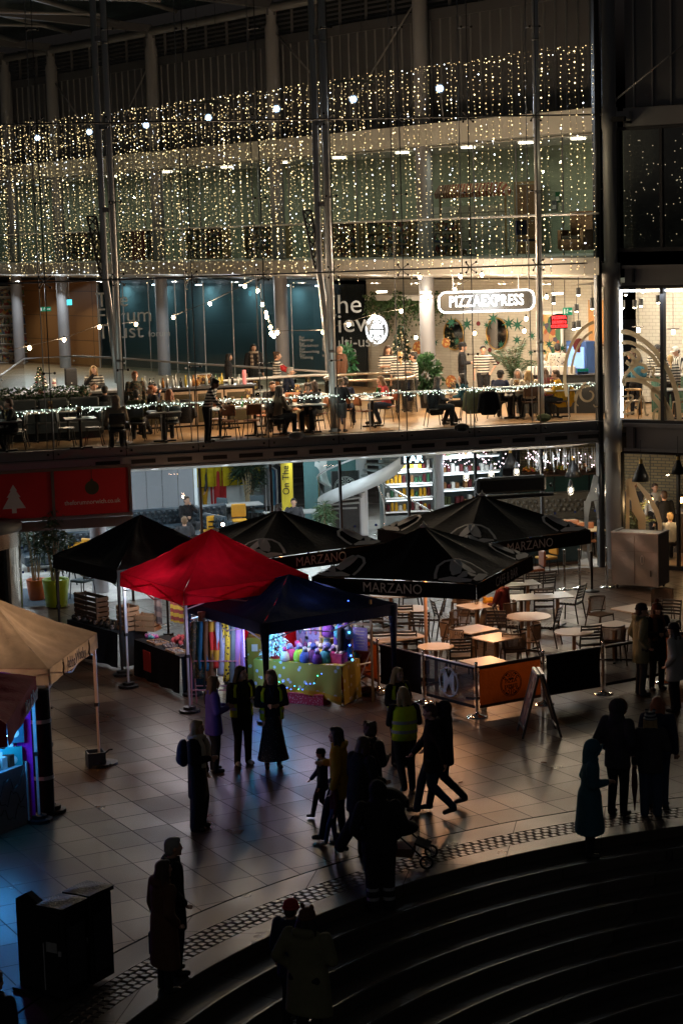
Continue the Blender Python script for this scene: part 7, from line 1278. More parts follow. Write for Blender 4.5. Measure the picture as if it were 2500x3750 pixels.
# ================================================================== terrace tables and chairs
slat_m = M('anthracite_aluminium', (.035, .033, .032), .45, .3, .15); ropem = M('taupe_rope', (.18, .13, .09), .8, 0, .25, 30, .3, 90); frm = M('taupe_frame', (.07, .055, .042), .5, .3, .1)
def slat_proto():
    r = T('slatted_chair', 'x', 'chair', group='dark slatted terrace chairs'); m = MB(); [m.box((0, -.18+i*.072, .455), (.44, .056, .018)) for i in range(6)]; O('seat', m, slat_m, r); m = MB()
    for i in range(5): m.grid(lambda u, v: ((u-.5)*.42, -.235-.035*math.cos((u-.5)*3)-.02*i, .56+i*.066+v*.04), 6, 1)
    b = O('backrest', m, slat_m, r); b.modifiers.new('thickness', 'SOLIDIFY').thickness = .018
    for sx in (-1, 1):
        O('leg', MB().tube([(sx*.21, .2, .45), (sx*.225, .235, 0)], [.018, .014], 6), slat_m, r); O('leg', MB().tube([(sx*.21, -.32, .87), (sx*.215, -.235, .55), (sx*.215, -.21, .44), (sx*.235, -.29, 0)], [.013, .018, .019, .014], 6), slat_m, r)
    O('seat_frame', MB().bar((-.21, .2, .43), (.21, .2, .43), .03).bar((-.21, -.21, .43), (.21, -.21, .43), .03).bar((-.21, -.21, .43), (-.21, .2, .43), .03).bar((.21, -.21, .43), (.21, .2, .43), .03), slat_m, r); return r
def rope_proto():
    r = T('rope_chair', 'x', 'chair', group='taupe rope terrace chairs'); m = MB(); [m.tube([(-.21, -.2+i*.033, .45), (.21, -.2+i*.033, .45)], .014, 5) for i in range(13)]; O('seat', m, ropem, r); m = MB()
    def bk(u, z): a = R_(205)+u*R_(130); return Vector((.27*math.cos(a), .06+.30*math.sin(a)-.02*(z-.5), z))
    for i in range(25): u = i/24; m.tube([bk(u, .50), bk(u, .66), bk(u, .80)], .0085, 4)
    O('backrest', m, ropem, r); O('back_rail', MB().tube([bk(i/16, .805) for i in range(17)], .017, 6), frm, r, True); O('back_frame', MB().tube([bk(i/16, .50) for i in range(17)], .013, 6), frm, r, True)
    for sx in (-1, 1): O('leg', MB().tube([(sx*.2, .2, .46), (sx*.23, .24, 0)], .015, 6), frm, r); O('leg', MB().tube([(sx*.24, -.06, .80), (sx*.22, -.17, .45), (sx*.24, -.27, 0)], .015, 6), frm, r)
    O('seat_frame', MB().tube([(-.21, .2, .44), (.21, .2, .44), (.21, -.2, .44), (-.21, -.2, .44)], .014, 6, closed=True), frm, r); return r
PR = {'S': slat_proto(), 'W': rope_proto()}; us = set()
def tchair(k, x, y, face, lab, z=.45):
    g = G(x, y, z); rz = R_(face-90); p = (g.x, g.y, 0)
    if k in us: return dup(PR[k], p, rz, lab)
    us.add(k); c = PR[k]; c.location = p; c.rotation_euler.z = rz; c['label'] = lab; return c
ttop = M('sandy_table_top', (.50, .42, .33), .35, 0, .08, 5); dkt = M('grey_green_top', (.15, .16, .15), .3, 0, .1, 4); tleg = M('table_leg_wood', (.30, .19, .11), .5, .1, .1)
def ttable(x, y, w, d, lab, rot=0., rnd=False, mat=None, h=.74):
    g = G(x, y, h); r = T('terrace_table', lab, 'table', (g.x, g.y, 0), rot, 'terrace tables')
    O('tabletop', MB().lathe([(.001, h-.02), (w/2, h-.02), (w/2, h), (.001, h)], 32) if rnd else MB().box((0, 0, h-.011), (w, d, .022)), mat or ttop, r)
    for xx in ((-w*.3, w*.3) if w > 1.1 and not rnd else (0,)):
        O('pedestal', MB().box((xx, 0, h/2), (.07, .07, h-.05)), tleg, r); m = MB(); m.bar((xx-.26, -.26, .02), (xx+.26, .26, .02), .05, .03); m.bar((xx-.26, .26, .022), (xx+.26, -.26, .022), .05, .03); O('foot', m, black, r)
    return g
A1 = .37; A2 = -.2
for a in ((1745, 2217, .72, .68, 'square sandy table of the man in maroon', .55), (1735, 2303, .75, .7, 'square sandy table, back half of the joined pair', .62), (1815, 2333, .75, .7, 'square sandy table, front half of the joined pair', .62), (1933, 2256, .95, .95, 'large round table with orange light on it', 0, True), (2100, 2312, .8, .8, 'round table near the right, beside the slatted chair facing away', 0, True), (2248, 2289, .75, .7, 'square sandy table at the right by the beanie man', .62), (2320, 2227, .75, .7, 'square sandy table furthest right and back', .62), (1973, 2182, 1.4, .75, 'dark grey rectangular table in front of the glass', .2, False, dkt), (1875, 2136, 1.2, .7, 'dark table with green bottle under the near umbrella', .2, False, dkt), (1772, 2421, .72, .68, 'square sandy table right behind the orange banner', .5), (1594, 2366, .72, .72, 'round table right beside the near umbrella pole', 0, True), (1408, 2335, 1.55, .75, 'long sandy table seen behind the navy tent leg', .45), (1498, 2228, .85, .85, 'round table left of the umbrella pole in the second row', 0, True), (1429, 2174, .95, .95, 'round bluish table furthest back left', 0, True)): ttable(*a)
for a in (('S', 1990, 2213, 85, 'dark slatted chair with back to viewer at the dark grey table'), ('S', 2086, 2204, 150, 'dark slatted chair at the right end of the dark grey table'), ('S', 1888, 2170, 80, 'dark slatted chair left of the dark grey table'), ('S', 1945, 2152, 100, 'dark slatted chair behind the dark grey table'), ('S', 1985, 2148, 110, 'second dark slatted chair behind the dark grey table'), ('S', 1998, 2290, 160, 'dark slatted chair facing the large round table from the right'), ('S', 2148, 2352, 100, 'dark slatted chair with back to viewer behind the black banner'), ('S', 1812, 2318, 260, 'slatted chair behind the joined square tables'), ('S', 1680, 2400, 95, 'dark slatted chair half hidden by the M banner'), ('S', 1634, 2262, 10, 'dark slatted chair facing right beside the rope chairs'), ('S', 1862, 2285, 350, 'dark slatted chair left of the large round table'), ('S', 2440, 2275, 240, 'dark slatted chair behind the woman in bobble hat'), ('S', 1478, 2275, 85, 'slatted chair with back to viewer at the second row round table'), ('S', 1366, 2308, 270, 'slatted chair behind the long sandy table'), ('S', 1288, 2310, 310, 'slatted chair right of the stallholder'), ('S', 1522, 2322, 250, 'slatted chair at the right end of the long sandy table'), ('S', 1575, 2262, 170, 'slatted chair just right of the umbrella pole'), ('S', 1490, 2372, 85, 'slatted chair in front of the long sandy table behind the black banner'), ('S', 1395, 2375, 95, 'slatted chair with white cushion behind the first banner post'), ('S', 1350, 2195, 0, 'slatted chair left of the bluish round table'), ('S', 1500, 2180, 190, 'slatted chair right of the bluish round table'), ('S', 1400, 2200, 80, 'slatted chair with back to viewer at the bluish round table'),
          ('W', 1689, 2200, 260, 'rope chair behind the bottle on the square table'), ('W', 1714, 2248, 80, 'rope chair in front of the square table, no one near'), ('W', 1690, 2300, 300, 'rope chair behind left of the joined square tables'), ('W', 1655, 2335, 350, 'rope chair left of the joined square tables'), ('W', 1690, 2362, 20, 'rope chair left front of the joined square tables'), ('W', 1935, 2345, 170, 'rope chair right of the joined square tables'), ('W', 1878, 2378, 100, 'rope chair with back to viewer in front of the joined tables'), ('W', 2195, 2248, 310, 'rope chair standing alone behind the right hand square table'), ('W', 2425, 2217, 270, 'rope chair at the far right behind the beanie man'), ('W', 2240, 2352, 95, 'rope chair behind the banner post by the beanie man'), ('S', 1665, 2165, 0, 'rounded slatted chair under the right glowing bulb'), ('W', 2330, 2300, 180, 'rope chair at the right hand square table beside the beanie man')): tchair(*a)
mp = G(1850, 2262, .45); person('man in maroon jumper and pale trousers sitting with his back half turned', (mp.x, mp.y, 0), 150, 1.76, legs=('sit', 'sitout'), arms=('table', 'table'), top='maroon', bot='beige', hair=('brown', 'short'), lean=.12, sitz=.45)
dup(PR['W'], (mp.x, mp.y, 0), R_(150-90), 'rope chair under the man in maroon')
p = G(1760, 2212, .74); r = T('water_bottle', 'clear water bottle on the square table of the man in maroon', 'bottle', (p.x-.1, p.y, .742)); O('body', MB().lathe([(.001, 0), (.035, 0), (.035, .16), (.014, .21), (.014, .23)], 12), glassware, r, True); O('cap', MB().lathe([(.016, .23), (.016, .25), (.001, .25)], 10), CL['blue'], r)
r = T('paper_bag', 'crumpled orange food bag on the square table of the man in maroon', 'bag', (p.x+.16, p.y+.02, .742)); m = MB(); m.ell((0, 0, .06), (.12, .08, .07), 10, 8); m.ell((.06, .02, .09), (.06, .06, .06), 8, 6); O('bag', m, CL['mustard'], r, True); O('fold', MB().box((-.05, 0, .12), (.1, .05, .03), rz=.4), CL['mustard'], r)
p = G(1842, 2128, .74); r = T('green_bottle', 'green bottle on the dark table under the near umbrella', 'bottle', (p.x, p.y, .742)); O('body', MB().lathe([(.001, 0), (.036, 0), (.036, .14), (.014, .2), (.014, .26)], 12), bottle_g, r, True); O('cap', MB().lathe([(.016, .26), (.016, .275), (.001, .275)], 10), black, r)
# ================================================================== banners and A-board
orangeb = translu(cloth('banner_orange', (.40, .10, .015)), .25); blackb = cloth('banner_black_cloth', (.008, .008, .009))
mesh_m = bpy.data.materials.new('banner_mesh'); mesh_m.use_nodes = True; _t = mesh_m.node_tree; _b = _t.nodes['Principled BSDF']; _b.inputs['Base Color'].default_value = (.012, .012, .013, 1); _b.inputs['Roughness'].default_value = .8; _b.inputs['Alpha'].default_value = .72
PX = [G(1215, 2545), G(1386, 2527), G(1553, 2573), G(1746, 2625), G(1990, 2579), G(2207, 2541), G(2425, 2500), G(2600, 2465)]
PX[0] = PX[1]+(G(1290, 2475)-PX[1])*1.0
for i, p in enumerate(PX[1:7]):
    r = T('barrier_post', 'chrome barrier post, %s' % ('left of the first black banner', 'between the plain black banner and the M banner', 'between the M banner and the orange banner', 'behind the chalk board', 'between the two black banners at right', 'at the right behind the beanie man')[i], 'post', p, 0, 'chrome posts of the cafe barrier'); O('pole', MB().lathe([(.024, .03), (.024, .97), (.03, .97), (.03, 1.02), (.001, 1.03)], 14), chrome, r, True); O('base', MB().lathe([(.2, 0), (.2, .012), (.15, .03), (.05, .05), (.024, .09)], 28), chrome, r, True)
BN = ((0, orangeb, 'orange banner beside the folding chair, logo half hidden'), (1, blackb, 'plain black banner in front of the navy tent leg'), (2, mesh_m, 'black mesh banner with a big letter M in a ring'), (3, orangeb, 'orange banner with a round black badge'), (4, blackb, 'plain black banner right of the chalk board'), (5, mesh_m, 'black mesh banner at the right behind the beanie man'), (6, orangeb, 'orange banner at the right edge behind the grey coat'))
for i, mt, lab in BN:
    a, b = PX[i], PX[i+1]; d = b-a; ln = d.length; r = T('barrier_banner', lab, 'banner', a, math.atan2(d.y, d.x), 'cafe barrier banners')
    O('cloth', MB().grid(lambda u, v: (.07+u*(ln-.14), .012*math.sin(u*9+i)*math.sin(v*3), .16+v*.76), 16, 4), mt, r, True); O('top_rail', MB().tube([(0, 0, .93), (ln, 0, .93)], .014, 6), steel if mt is not orangeb else darkp, r); [O('hem', MB().box((ln/2, 0, z), (ln-.14, .016, .055)), blackb if mt is not orangeb else CL['brown'], r) for z in (.905, .175)]
    if i in (0, 3): c = (ln/2 if i == 3 else ln*.42, 0, .52); m = roundel(MB(), c, .24, y=-.02); text('PIZZA', .11, .006, 0, .9, 'CENTER', m, (c[0], -.02, c[2]+.05)); text('EXPRESS', .09, .006, 0, .9, 'CENTER', m, (c[0], -.02, c[2]-.05)); O('badge', m, blackb, r)
    if i == 2:
        m = MB(); c = (ln*.5, -.02, .53); m.tube([(c[0]+.26*math.cos(k*.157), c[1], c[2]+.27*math.sin(k*.157)) for k in range(40)], .016, 5, closed=True)
        text('M', .52, .012, .012, .85, 'CENTER', m, (c[0], c[1], c[2])); [m.box((c[0]+x, c[1], c[2]+z), (.15, .012, .045)) for x, z in ((-.155, -.185), (.155, -.185), (-.165, .175), (.165, .175))]; O('emblem', m, M('banner_grey_print', (.38, .38, .40), .7, var=0), r)
q = (G(1910, 2671)+G(1930, 2705)+G(2002, 2668)+G(2050, 2705))/4; d = G(1930, 2705)-G(1910, 2671); r = T('pavement_board', 'black framed A-board menu sign standing in front of the orange banner', 'A-board', q, math.atan2(d.y, d.x)); H_ = 1.12
fb_ = M('board_frame', (.10, .095, .09), .35, .4, .1)
for sg, nm in ((-1, 'front_panel'), (1, 'rear_panel')):
    def bp(x, h): return Vector((x, sg*(.04+.30*(1-h/H_)), h))
    m = MB(); [m.bar(bp(x, 0), bp(x, H_), .04) for x in (-.3, .3)]; m.bar(bp(-.3, H_), bp(.3, H_), .05); m.bar(bp(-.3, .16), bp(.3, .16), .04); o = O(nm, m, fb_, r); p0 = [bp(-.27, .2), bp(.27, .2), bp(.27, 1.06), bp(-.27, 1.06)]; O('sheet', MB().plate(p0, (0, -.01, 0)), confetti('menu_poster', [(.10, .03, .03), (.18, .10, .06), (.05, .02, .02), (.25, .2, .16), (.08, .02, .03), (.15, .05, .02)], 9) if sg < 0 else blackb, o); O('clip', MB().box(tuple(bp(0, 1.1)), (.6, .05, .05)), steel, o)
# ================================================================== stalls and goods
blackcloth = cloth('table_cloth_black', (.010, .010, .012)); navycloth = cloth('table_cloth_slate', (.016, .022, .03))
def stall_table(a, b, depth, h, lab, mat, cat='stall table', sag=0):
    """trestle table with cloth to the ground between ground points a and b (front edge)"""
    d = Vector((b.x-a.x, b.y-a.y, 0)); ln = d.length; r = T('stall_table', lab, cat, (a.x, a.y, 0), math.atan2(d.y, d.x)); O('table_top', MB().box((ln/2, depth/2, h-.02), (ln, depth, .03)), cwood, r)
    m = MB(); m.grid(lambda u, v: (u*ln, v*depth, h+.004), 8, 4); m.grid(lambda u, v: (u*ln, -.015-.03*v*math.sin(u*22)-.04*v, h+.004-v*(h-.03-sag*math.sin(u*3.14))), 40, 5); m.grid(lambda u, v: (-.015-.02*v, u*depth, h+.004-v*(h-.03)), 8, 3); m.grid(lambda u, v: (ln+.015+.02*v, u*depth, h+.004-v*(h-.03)), 8, 3); O('cloth', m, mat, r, True)
    for x in (.1, ln-.1): O('leg', MB().bar((x, .1, 0), (x, depth-.1, h-.03), .03).bar((x, depth-.1, 0), (x, .1, h-.03), .03), steel, r)
    return r, ln
jew = confetti('jewellery_mix', [(.25, .25, .27), (.04, .04, .05), (.3, .2, .12), (.12, .1, .14), (.4, .38, .36), (.05, .05, .06)], 60); tray_w = M('pine_tray', (.42, .27, .15), .6, 0, .2, 5)
a, b = G(500, 2475), G(672, 2530); b = G(668, 2545); rt, ln = stall_table(a, b, .75, .76, 'black clothed jewellery table under the red tent with a red notice', blackcloth); O('red_notice', MB().box((ln*.33, -.07, .44), (.34, .006, .42)), M('notice_red', (.5, .03, .02), .6), rt)
def onT(r, x, y, z): a = r.rotation_euler.z; return Vector((r.location.x+x*math.cos(a)-y*math.sin(a), r.location.y+x*math.sin(a)+y*math.cos(a), z))
def goods(nm, lab, cat, p, rz, parts, group=None):
    r = T(nm, lab, cat, p, rz, group); [O(n, m, mt, r) for n, m, mt in parts]; return r
rz_ = rt.rotation_euler.z
for i, (x, y, w, d, lab) in enumerate(((ln*.30, .22, .42, .3, 'pine tray of dark trinkets at the left of the jewellery table'), (ln*.78, .14, .45, .26, 'pine tray of bangles at the front of the jewellery table'))):
    m = MB(); [m.box((0, s*d/2, .02), (w, .015, .04)) for s in (-1, 1)]; [m.box((s*w/2, 0, .02), (.015, d, .04)) for s in (-1, 1)]; m.box((0, 0, .006), (w, d, .012)); g = MB(); [g.box((random.uniform(-w*.45, w*.45), random.uniform(-d*.4, d*.4), .025), (.03, .05, .02), rz=random.random()*3) for _ in range(34)]; goods('trinket_tray', lab, 'tray', onT(rt, x, y, .766), rz_, (('tray', m, tray_w), ('trinkets', g, jew)), 'trays on the jewellery table')
g = MB(); [g.ell((random.gauss(0, .11), random.gauss(0, .07), .02+random.random()*.04), (.03, .02, .02), 6, 5) for _ in range(60)]; goods('trinket_heap', 'heap of small pale trinkets in the middle of the jewellery table', 'heap', onT(rt, ln*.55, .25, .766), rz_, (('trinkets', g, jew),))
g = MB(); [g.cap((random.uniform(-.2, .2), random.uniform(-.1, .1), .03+.04*random.random()), .03, (random.uniform(-.2, .2), random.uniform(-.1, .1), .03+.05*random.random()), .025) for _ in range(16)]; goods('crochet_heap', 'heap of pink and blue crochet pieces at the left end of the jewellery table', 'heap', onT(rt, .14, .3, .766), rz_, (('crochet', g, confetti('wool_mix', [(.5, .08, .3), (.1, .2, .5), (.3, .1, .4), (.55, .3, .4), (.1, .4, .45)], 14)),))
g = MB(); [g.ell((random.gauss(0, .07), random.gauss(0, .05), .05+random.random()*.14), (.06, .05, .05), 8, 6) for _ in range(18)]; goods('pink_scrunchies', 'bunch of pink scrunchies in the middle of the jewellery table', 'bunch', onT(rt, ln*.45, .5, .766), rz_, (('bunch', g, CL['pinkred']),))
stand_rail = M('display_black', (.03, .03, .035), .5)
for x, y, h, w, lab in ((ln*.74, .55, .95, .42, 'tall black rack of silver earrings at the right of the jewellery table'), (ln*.60, .62, .75, .2, 'pale slanted card of earrings on the jewellery table'), (ln*.95, .6, .8, .3, 'rack of copper jewellery at the right end of the table'), (ln*.50, .68, .85, .14, 'tall carved wooden necklace stand on the jewellery table')):
    b_ = MB(); b_.box((0, 0, h/2), (w, .03, h)); g = MB()
    for i in range(int(h/.11)):
        g.bar((-w/2, -.03, .1+i*.11), (w/2, -.03, .1+i*.11), .012)
        for j in range(int(w/.035)): g.box((-w/2+.02+j*.035, -.04, .07+i*.11), (.014, .012, random.uniform(.03, .06)))
    goods('jewellery_rack', lab, 'rack', onT(rt, x, y, .766), rz_, (('board', b_, tray_w if 'pale' in lab or 'wooden' in lab else stand_rail), ('earrings', g, jew)), 'racks on the jewellery table')
def lampclip(p, lab, col, pw): r = T('clip_lamp', lab, 'lamp', p); O('head', MB().lathe([(.001, .03), (.04, .03), (.05, 0)], 10), black, r); O('lens', MB().ell((0, 0, -.005), (.04, .04, .015), 8, 6), M('stall_led', (1, 1, 1), emit=(.85, .92, 1), es=18, var=0), r); lamp('POINT', (0, 0, -.1), pw, col, r, .05)
lampclip(onT(rt, ln*.95, .15, 1.95), 'small white clip lamp at the right end of the jewellery stall', (.95, .9, 1), 42); lampclip(onT(rt, .1, .5, 2.05), 'small white clip lamp at the left corner of the red tent', (1, .93, .9), 34)
O('side_wall', MB().grid(lambda u, v: (1.33, -1.3+u*2.6, .03+v*2.2), 20, 3), tent_red, TE[1], True)
sc = ['teal', 'brown', 'green', 'red', 'white', 'yellow', 'blue', 'purple']
# black tent stall: crates and slate tables
a, b = G(240, 2405), G(355, 2430); r2, l2 = stall_table(G(255, 2395), G(440, 2450), .7, .76, 'slate clothed table under the charcoal tent', navycloth)
def crate(p, rz, w, d, h, lab, mat=None):
    m = MB(); n = max(2, int(h/.1))
    for s in (-1, 1):
        for i in range(n): m.box((0, s*d/2, .05+i*h/n), (w, .014, h/n*.72)); m.box((s*w/2, 0, .05+i*h/n), (.014, d, h/n*.72))
    for sx in (-1, 1):
        for sy in (-1, 1): m.box((sx*(w/2-.03), sy*(d/2-.02), h/2), (.03, .03, h))
    m.box((0, 0, .02), (w-.02, d-.02, .015)); return goods('slatted_crate', lab, 'crate', p, rz, (('slats', m, mat or M('crate_wood', (.30, .19, .11), .75, 0, .25, 5)),), 'slatted wooden crates of the stalls')
rz2 = r2.rotation_euler.z
crate(onT(r2, .35, .4, .767), rz2, .95, .3, .55, 'dark slatted crate display at the left of the slate table', M('crate_dark', (.09, .06, .04), .7, 0, .2)); crate(onT(r2, l2*.92, .35, .767), rz2, .42, .3, .52, 'upright pale slatted crate at the right of the slate table'); crate(onT(r2, l2*1.1, .6, .767), rz2+.5, .45, .3, .36, 'pale slatted crate leaning behind the upright crate')
for i in range(24):
    x = .05+(i % 8)*l2*.11; y = .12+.16*(i//8); g = MB(); g.lathe([(.001, 0), (.04, 0), (.05, .05), (.035, .09), (.001, .1)], 10); o = O('candle_jar', g, [black, jew, stand_rail][i % 3], loc=onT(r2, x, y, .766), sm=True); tag(o, 'small dark jar or trinket set out on the slate table', 'jar', 'dark jars on the slate table')
r = T('draped_blanket', 'striped crochet blanket hanging under the red tent corner', 'blanket', onT(rt, .05, .95, 0), rz_+.2); O('blanket', MB().grid(lambda u, v: (-.22+u*.44, .03*math.sin(u*14), 1.0+v*.9), 12, 10), stripes('blanket_stripe', (.35, .25, .03), (.18, .03, .03), .16, 2, .5), r, True); O('hanger', MB().tube([(-.25, 0, 1.9), (.25, 0, 1.9)], .012, 5), steel, r)
r = T('draped_shawl', 'grey brown striped shawl hanging by the front tent leg', 'shawl', onT(rt, -.3, .7, 0), rz_); O('shawl', MB().grid(lambda u, v: (-.2+u*.4, .03*math.sin(u*12), .95+v*1.05), 12, 10), stripes('shawl_stripe', (.22, .16, .15), (.10, .08, .09), .22, 2, .5), r, True); O('hanger', MB().tube([(-.22, 0, 2.0), (.22, 0, 2.0)], .012, 5), steel, r)
# scarf rack
p0 = G(712, 2585); r = T('scarf_rack', 'pink ladder shaped scarf rack under the navy tent', 'rack', p0, R_(-8)); pinkm = M('pink_rack', (.45, .22, .30), .5, .1, .1); m = MB(); [m.bar((x, y, 0), (x*.97, 0, 1.62), .025) for x in (0, .95) for y in (-.22, .22)]; m.bar((0, 0, 1.62), (.93, 0, 1.62), .03); [m.bar((0, y, .35), (.95, y, .35), .02) for y in (-.18, .18)]; [m.bar((0, y, .9), (.95, y, .9), .02) for y in (-.1, .1)]; O('frame', m, pinkm, r)
SCF = (('teal', .95, 'slim teal scarf on the pink rack'), ('brown', 1.15, 'broad brown knitted scarf on the pink rack'), ('red', .9, 'red and yellow scarf on the pink rack'), ('white', 1.05, 'pale blue cable knit scarf on the pink rack'), ('yellow', 1.15, 'black and yellow chequered scarf on the pink rack'), ('green', 1.3, 'long grey green scarf on the pink rack'), ('purple', 1.35, 'lilac scarf at the right end of the pink rack'), ('olive', 1.1, 'mottled dark scarf at the left end of the pink rack'))
sm_ = {'yellow': spots('scarf_yellow', (.50, .45, .03), (.02, .02, .02), 16, .35), 'white': cloth('scarf_pale', (.30, .42, .55)), 'red': stripes('scarf_red', (.5, .03, .02), (.5, .35, .03), .55, 2, .65), 'purple': cloth('scarf_lilac', (.28, .18, .45)), 'green': cloth('scarf_sage', (.10, .17, .18)), 'teal': cloth('scarf_teal', (.02, .12, .2)), 'brown': cloth('scarf_brown', (.14, .085, .04)), 'olive': spots('scarf_mottle', (.05, .06, .04), (.2, .15, .06), 20, .35)}
for i, (c, l, lab) in enumerate(SCF):
    x = .06+(((i+1) % 8)*.12); o = O('scarf', MB().grid(lambda u, v: (-.06+u*.13*(1+.5*v), -.05+.03*math.sin(u*8+v*5+i)-.02*v, -l*v), 8, 16), sm_[c], sm=True, loc=Vector(p0)+Vector((x*math.cos(R_(-8)), x*math.sin(R_(-8)), 1.655))); o.modifiers.new('thickness', 'SOLIDIFY').thickness = .025; tag(o, lab, 'scarf')
r = T('mannequin_neck', 'brown necklace bust above the pink scarf rack', 'bust', Vector(p0)+Vector((.2, .12, 1.25))); O('bust', MB().lathe([(.001, .55), (.08, .55), (.06, .45), (.08, .3), (.14, .1), (.1, .0), (.001, 0)], 14), CL['brown'], r, True); O('stand', MB().lathe([(.02, 0), (.02, -1.25)], 8), black, r)
lavl = M('lilac_tube', (.8, .6, 1), emit=(.55, .36, 1), es=.9, var=0)
r = T('lilac_light_tube', 'thin lilac light tube upright at the right end of the scarf rack', 'light tube', Vector(p0)+Vector((1.0, -.12, 0))); O('tube', MB().tube([(0, 0, .95), (0, 0, 1.75)], .014, 6), lavl, r); O('pole', MB().tube([(0, 0, 0), (0, 0, .95)], .012, 6), pinkm, r); lamp('POINT', (-.1, -.5, 1.4), 20, (.7, .6, 1), r, .2)
# hat stall
daisy = spots('daisy_cloth', (.34, .26, .03), (.5, .5, .46), 7, .25)
a, b = G(1035, 2600), G(1250, 2580); rh, lh = stall_table(G(935, 2560), G(1255, 2588), .75, .78, 'yellow daisy cloth table under the navy tent set with knitted hats', daisy, sag=.18); O('fringe', MB().grid(lambda u, v: (u*lh, -.08-.03*math.sin(u*22), .2+.1*math.sin(u*3.14)-.09*v), 40, 1), CL['mustard'], rh, True)
rzh = rh.rotation_euler.z
xmas(onT(rh, .35, .25, .785), .92, 'small white christmas tree glowing cyan on the daisy cloth table', M('white_tinsel', (.62, .68, .70), .6, 0, .25, 20), ([M('tree_bulb_blue', (.2, .4, 1), emit=(.1, .35, 1), es=12, var=0)], 16, .9), None, 900)
wool = [M('wool_'+n, c, .95, 0, .4, 40, .9, 60) for n, c in dict(lime=(.40, .55, .04), plum=(.10, .03, .12), teal=(.04, .28, .34), pink=(.55, .06, .22), lilac=(.3, .25, .5), grey=(.30, .36, .42), cream=(.6, .55, .48), blue=(.06, .1, .35), mustard=(.5, .35, .04), violet=(.12, .03, .22)).items()]
WN_ = ['lime', 'plum', 'teal', 'pink', 'lilac', 'pale grey', 'cream', 'blue', 'mustard', 'violet']
def bobble(p, k, s, lab, k2=6):
    r = T('bobble_hat', lab, 'knitted hat', p, 0, 'knitted bobble hats on the stall'); m = MB()
    m.lathe([(.001, .0), (.095*s, .0), (.115*s, .03*s), (.112*s, .1*s), (.09*s, .17*s), (.05*s, .215*s), (.001, .225*s)], 18); v = []
    for x, y, z in m.v: q = 1+.06*math.sin(math.atan2(y, x)*9); v.append((x*q, y*q, z))
    m.v = v; O('hat', m, wool[k], r, True); pm = MB()
    for i in range(12): a = i*2.4; pm.ell((.025*s*math.cos(a), .025*s*math.sin(a), .25*s+.03*s*math.sin(i*1.3)), .035*s, 7, 5)
    O('pompom', pm, wool[k2], r, True); return r
for i, (x, y, k, k2, s) in enumerate(((.95, .16, 0, 4, 1.1), (1.25, .18, 1, 7, 1.15), (1.5, .2, 2, 4, 1.1), (1.62, .3, 3, 4, 1.0), (.8, .35, 4, 3, 1.1), (1.05, .42, 6, 6, 1.0), (1.3, .4, 8, 6, 1.0), (1.45, .42, 4, 7, 1.05), (.72, .2, 3, 4, 1.0), (1.15, .55, 9, 6, 1.0), (.88, .26, 8, 0, .9), (1.1, .1, 7, 5, .95), (1.38, .08, 9, 4, .9), (.62, .36, 2, 6, .9), (.9, .5, 5, 1, .9), (1.4, .58, 3, 6, .9), (.66, .08, 6, 3, .85))): bobble(onT(rh, x*lh/1.95, y, .785), k, s, '%s knitted hat with %s pompom on the daisy cloth, %s row' % (WN_[k], WN_[k2], 'front' if y < .25 else 'back'), k2)
r = T('pink_box', 'magenta box of small knits at the right of the daisy cloth table', 'box', onT(rh, lh*.86, .3, .785), rzh); m = MB(); m.box((0, 0, .01), (.36, .24, .02)); [m.box((0, s*.12, .09), (.36, .015, .18)) for s in (-1, 1)]; [m.box((s*.18, 0, .09), (.015, .24, .18)) for s in (-1, 1)]; O('box', m, wool[3], r); g = MB(); [g.ell((random.uniform(-.15, .15), random.uniform(-.09, .09), .17+.03*random.random()), .035, 7, 5) for _ in range(26)]; O('knits', g, wool[6], r, True)
r = T('brochure_rack', 'yellow card rack of brooches behind the knitted hats', 'rack', onT(rh, lh*.55, .62, .785), rzh); O('card', MB().box((0, 0, .12), (.5, .02, .2)).box((.25, .05, .28), (.4, .02, .14)), wool[8], r); g = MB(); [g.ell((random.uniform(-.24, .24), -.02, .06+.18*random.random()), .022, 6, 5) for _ in range(26)]; O('brooches', g, confetti('brooch_mix', [(.5, .4, .3), (.1, .3, .1), (.5, .1, .1), (.1, .2, .4), (.4, .1, .3)], 30), r)
r = T('purple_display', 'purple hanging board of mittens behind the knitted hats', 'display board', onT(rh, lh*.45, .9, 0), rzh); O('board', MB().box((0, 0, 1.3), (.75, .03, .85)), wool[4], r); mm = confetti('mitten_mix', [(.3, .1, .25), (.2, .15, .4), (.1, .2, .3), (.45, .2, .3)], 12); [O('mitten', MB().ell((-.28+(i % 6)*.11, -.03, 1.0+(i//6)*.22), (.035, .02, .07), 8, 6), mm, r, True) for i in range(18)]; O('stand', MB().box((-.3, .03, .5), (.03, .03, 1.0)).box((.3, .03, .5), (.03, .03, 1.0)), cwood, r)
r = T('ladder_shelf', 'tall wooden ladder shelf at the right of the hat stall', 'shelf', onT(rh, lh*.80, .55, 0), rzh); m = MB(); [m.bar((x, 0, .7), (x, 0, 1.98), .04) for x in (-.33, .33, .75)]; [m.box((0, 0, z), (.66, .18, .02)) for z in (.85, 1.2, 1.55, 1.86)]; m.box((.54, .0, 1.5), (.42, .03, .05)); m.box((.54, 0, 1.0), (.42, .03, .05)); m.bar((.75, 0, 0), (.75, 0, .8), .04); O('frame', m, shelfm, r)
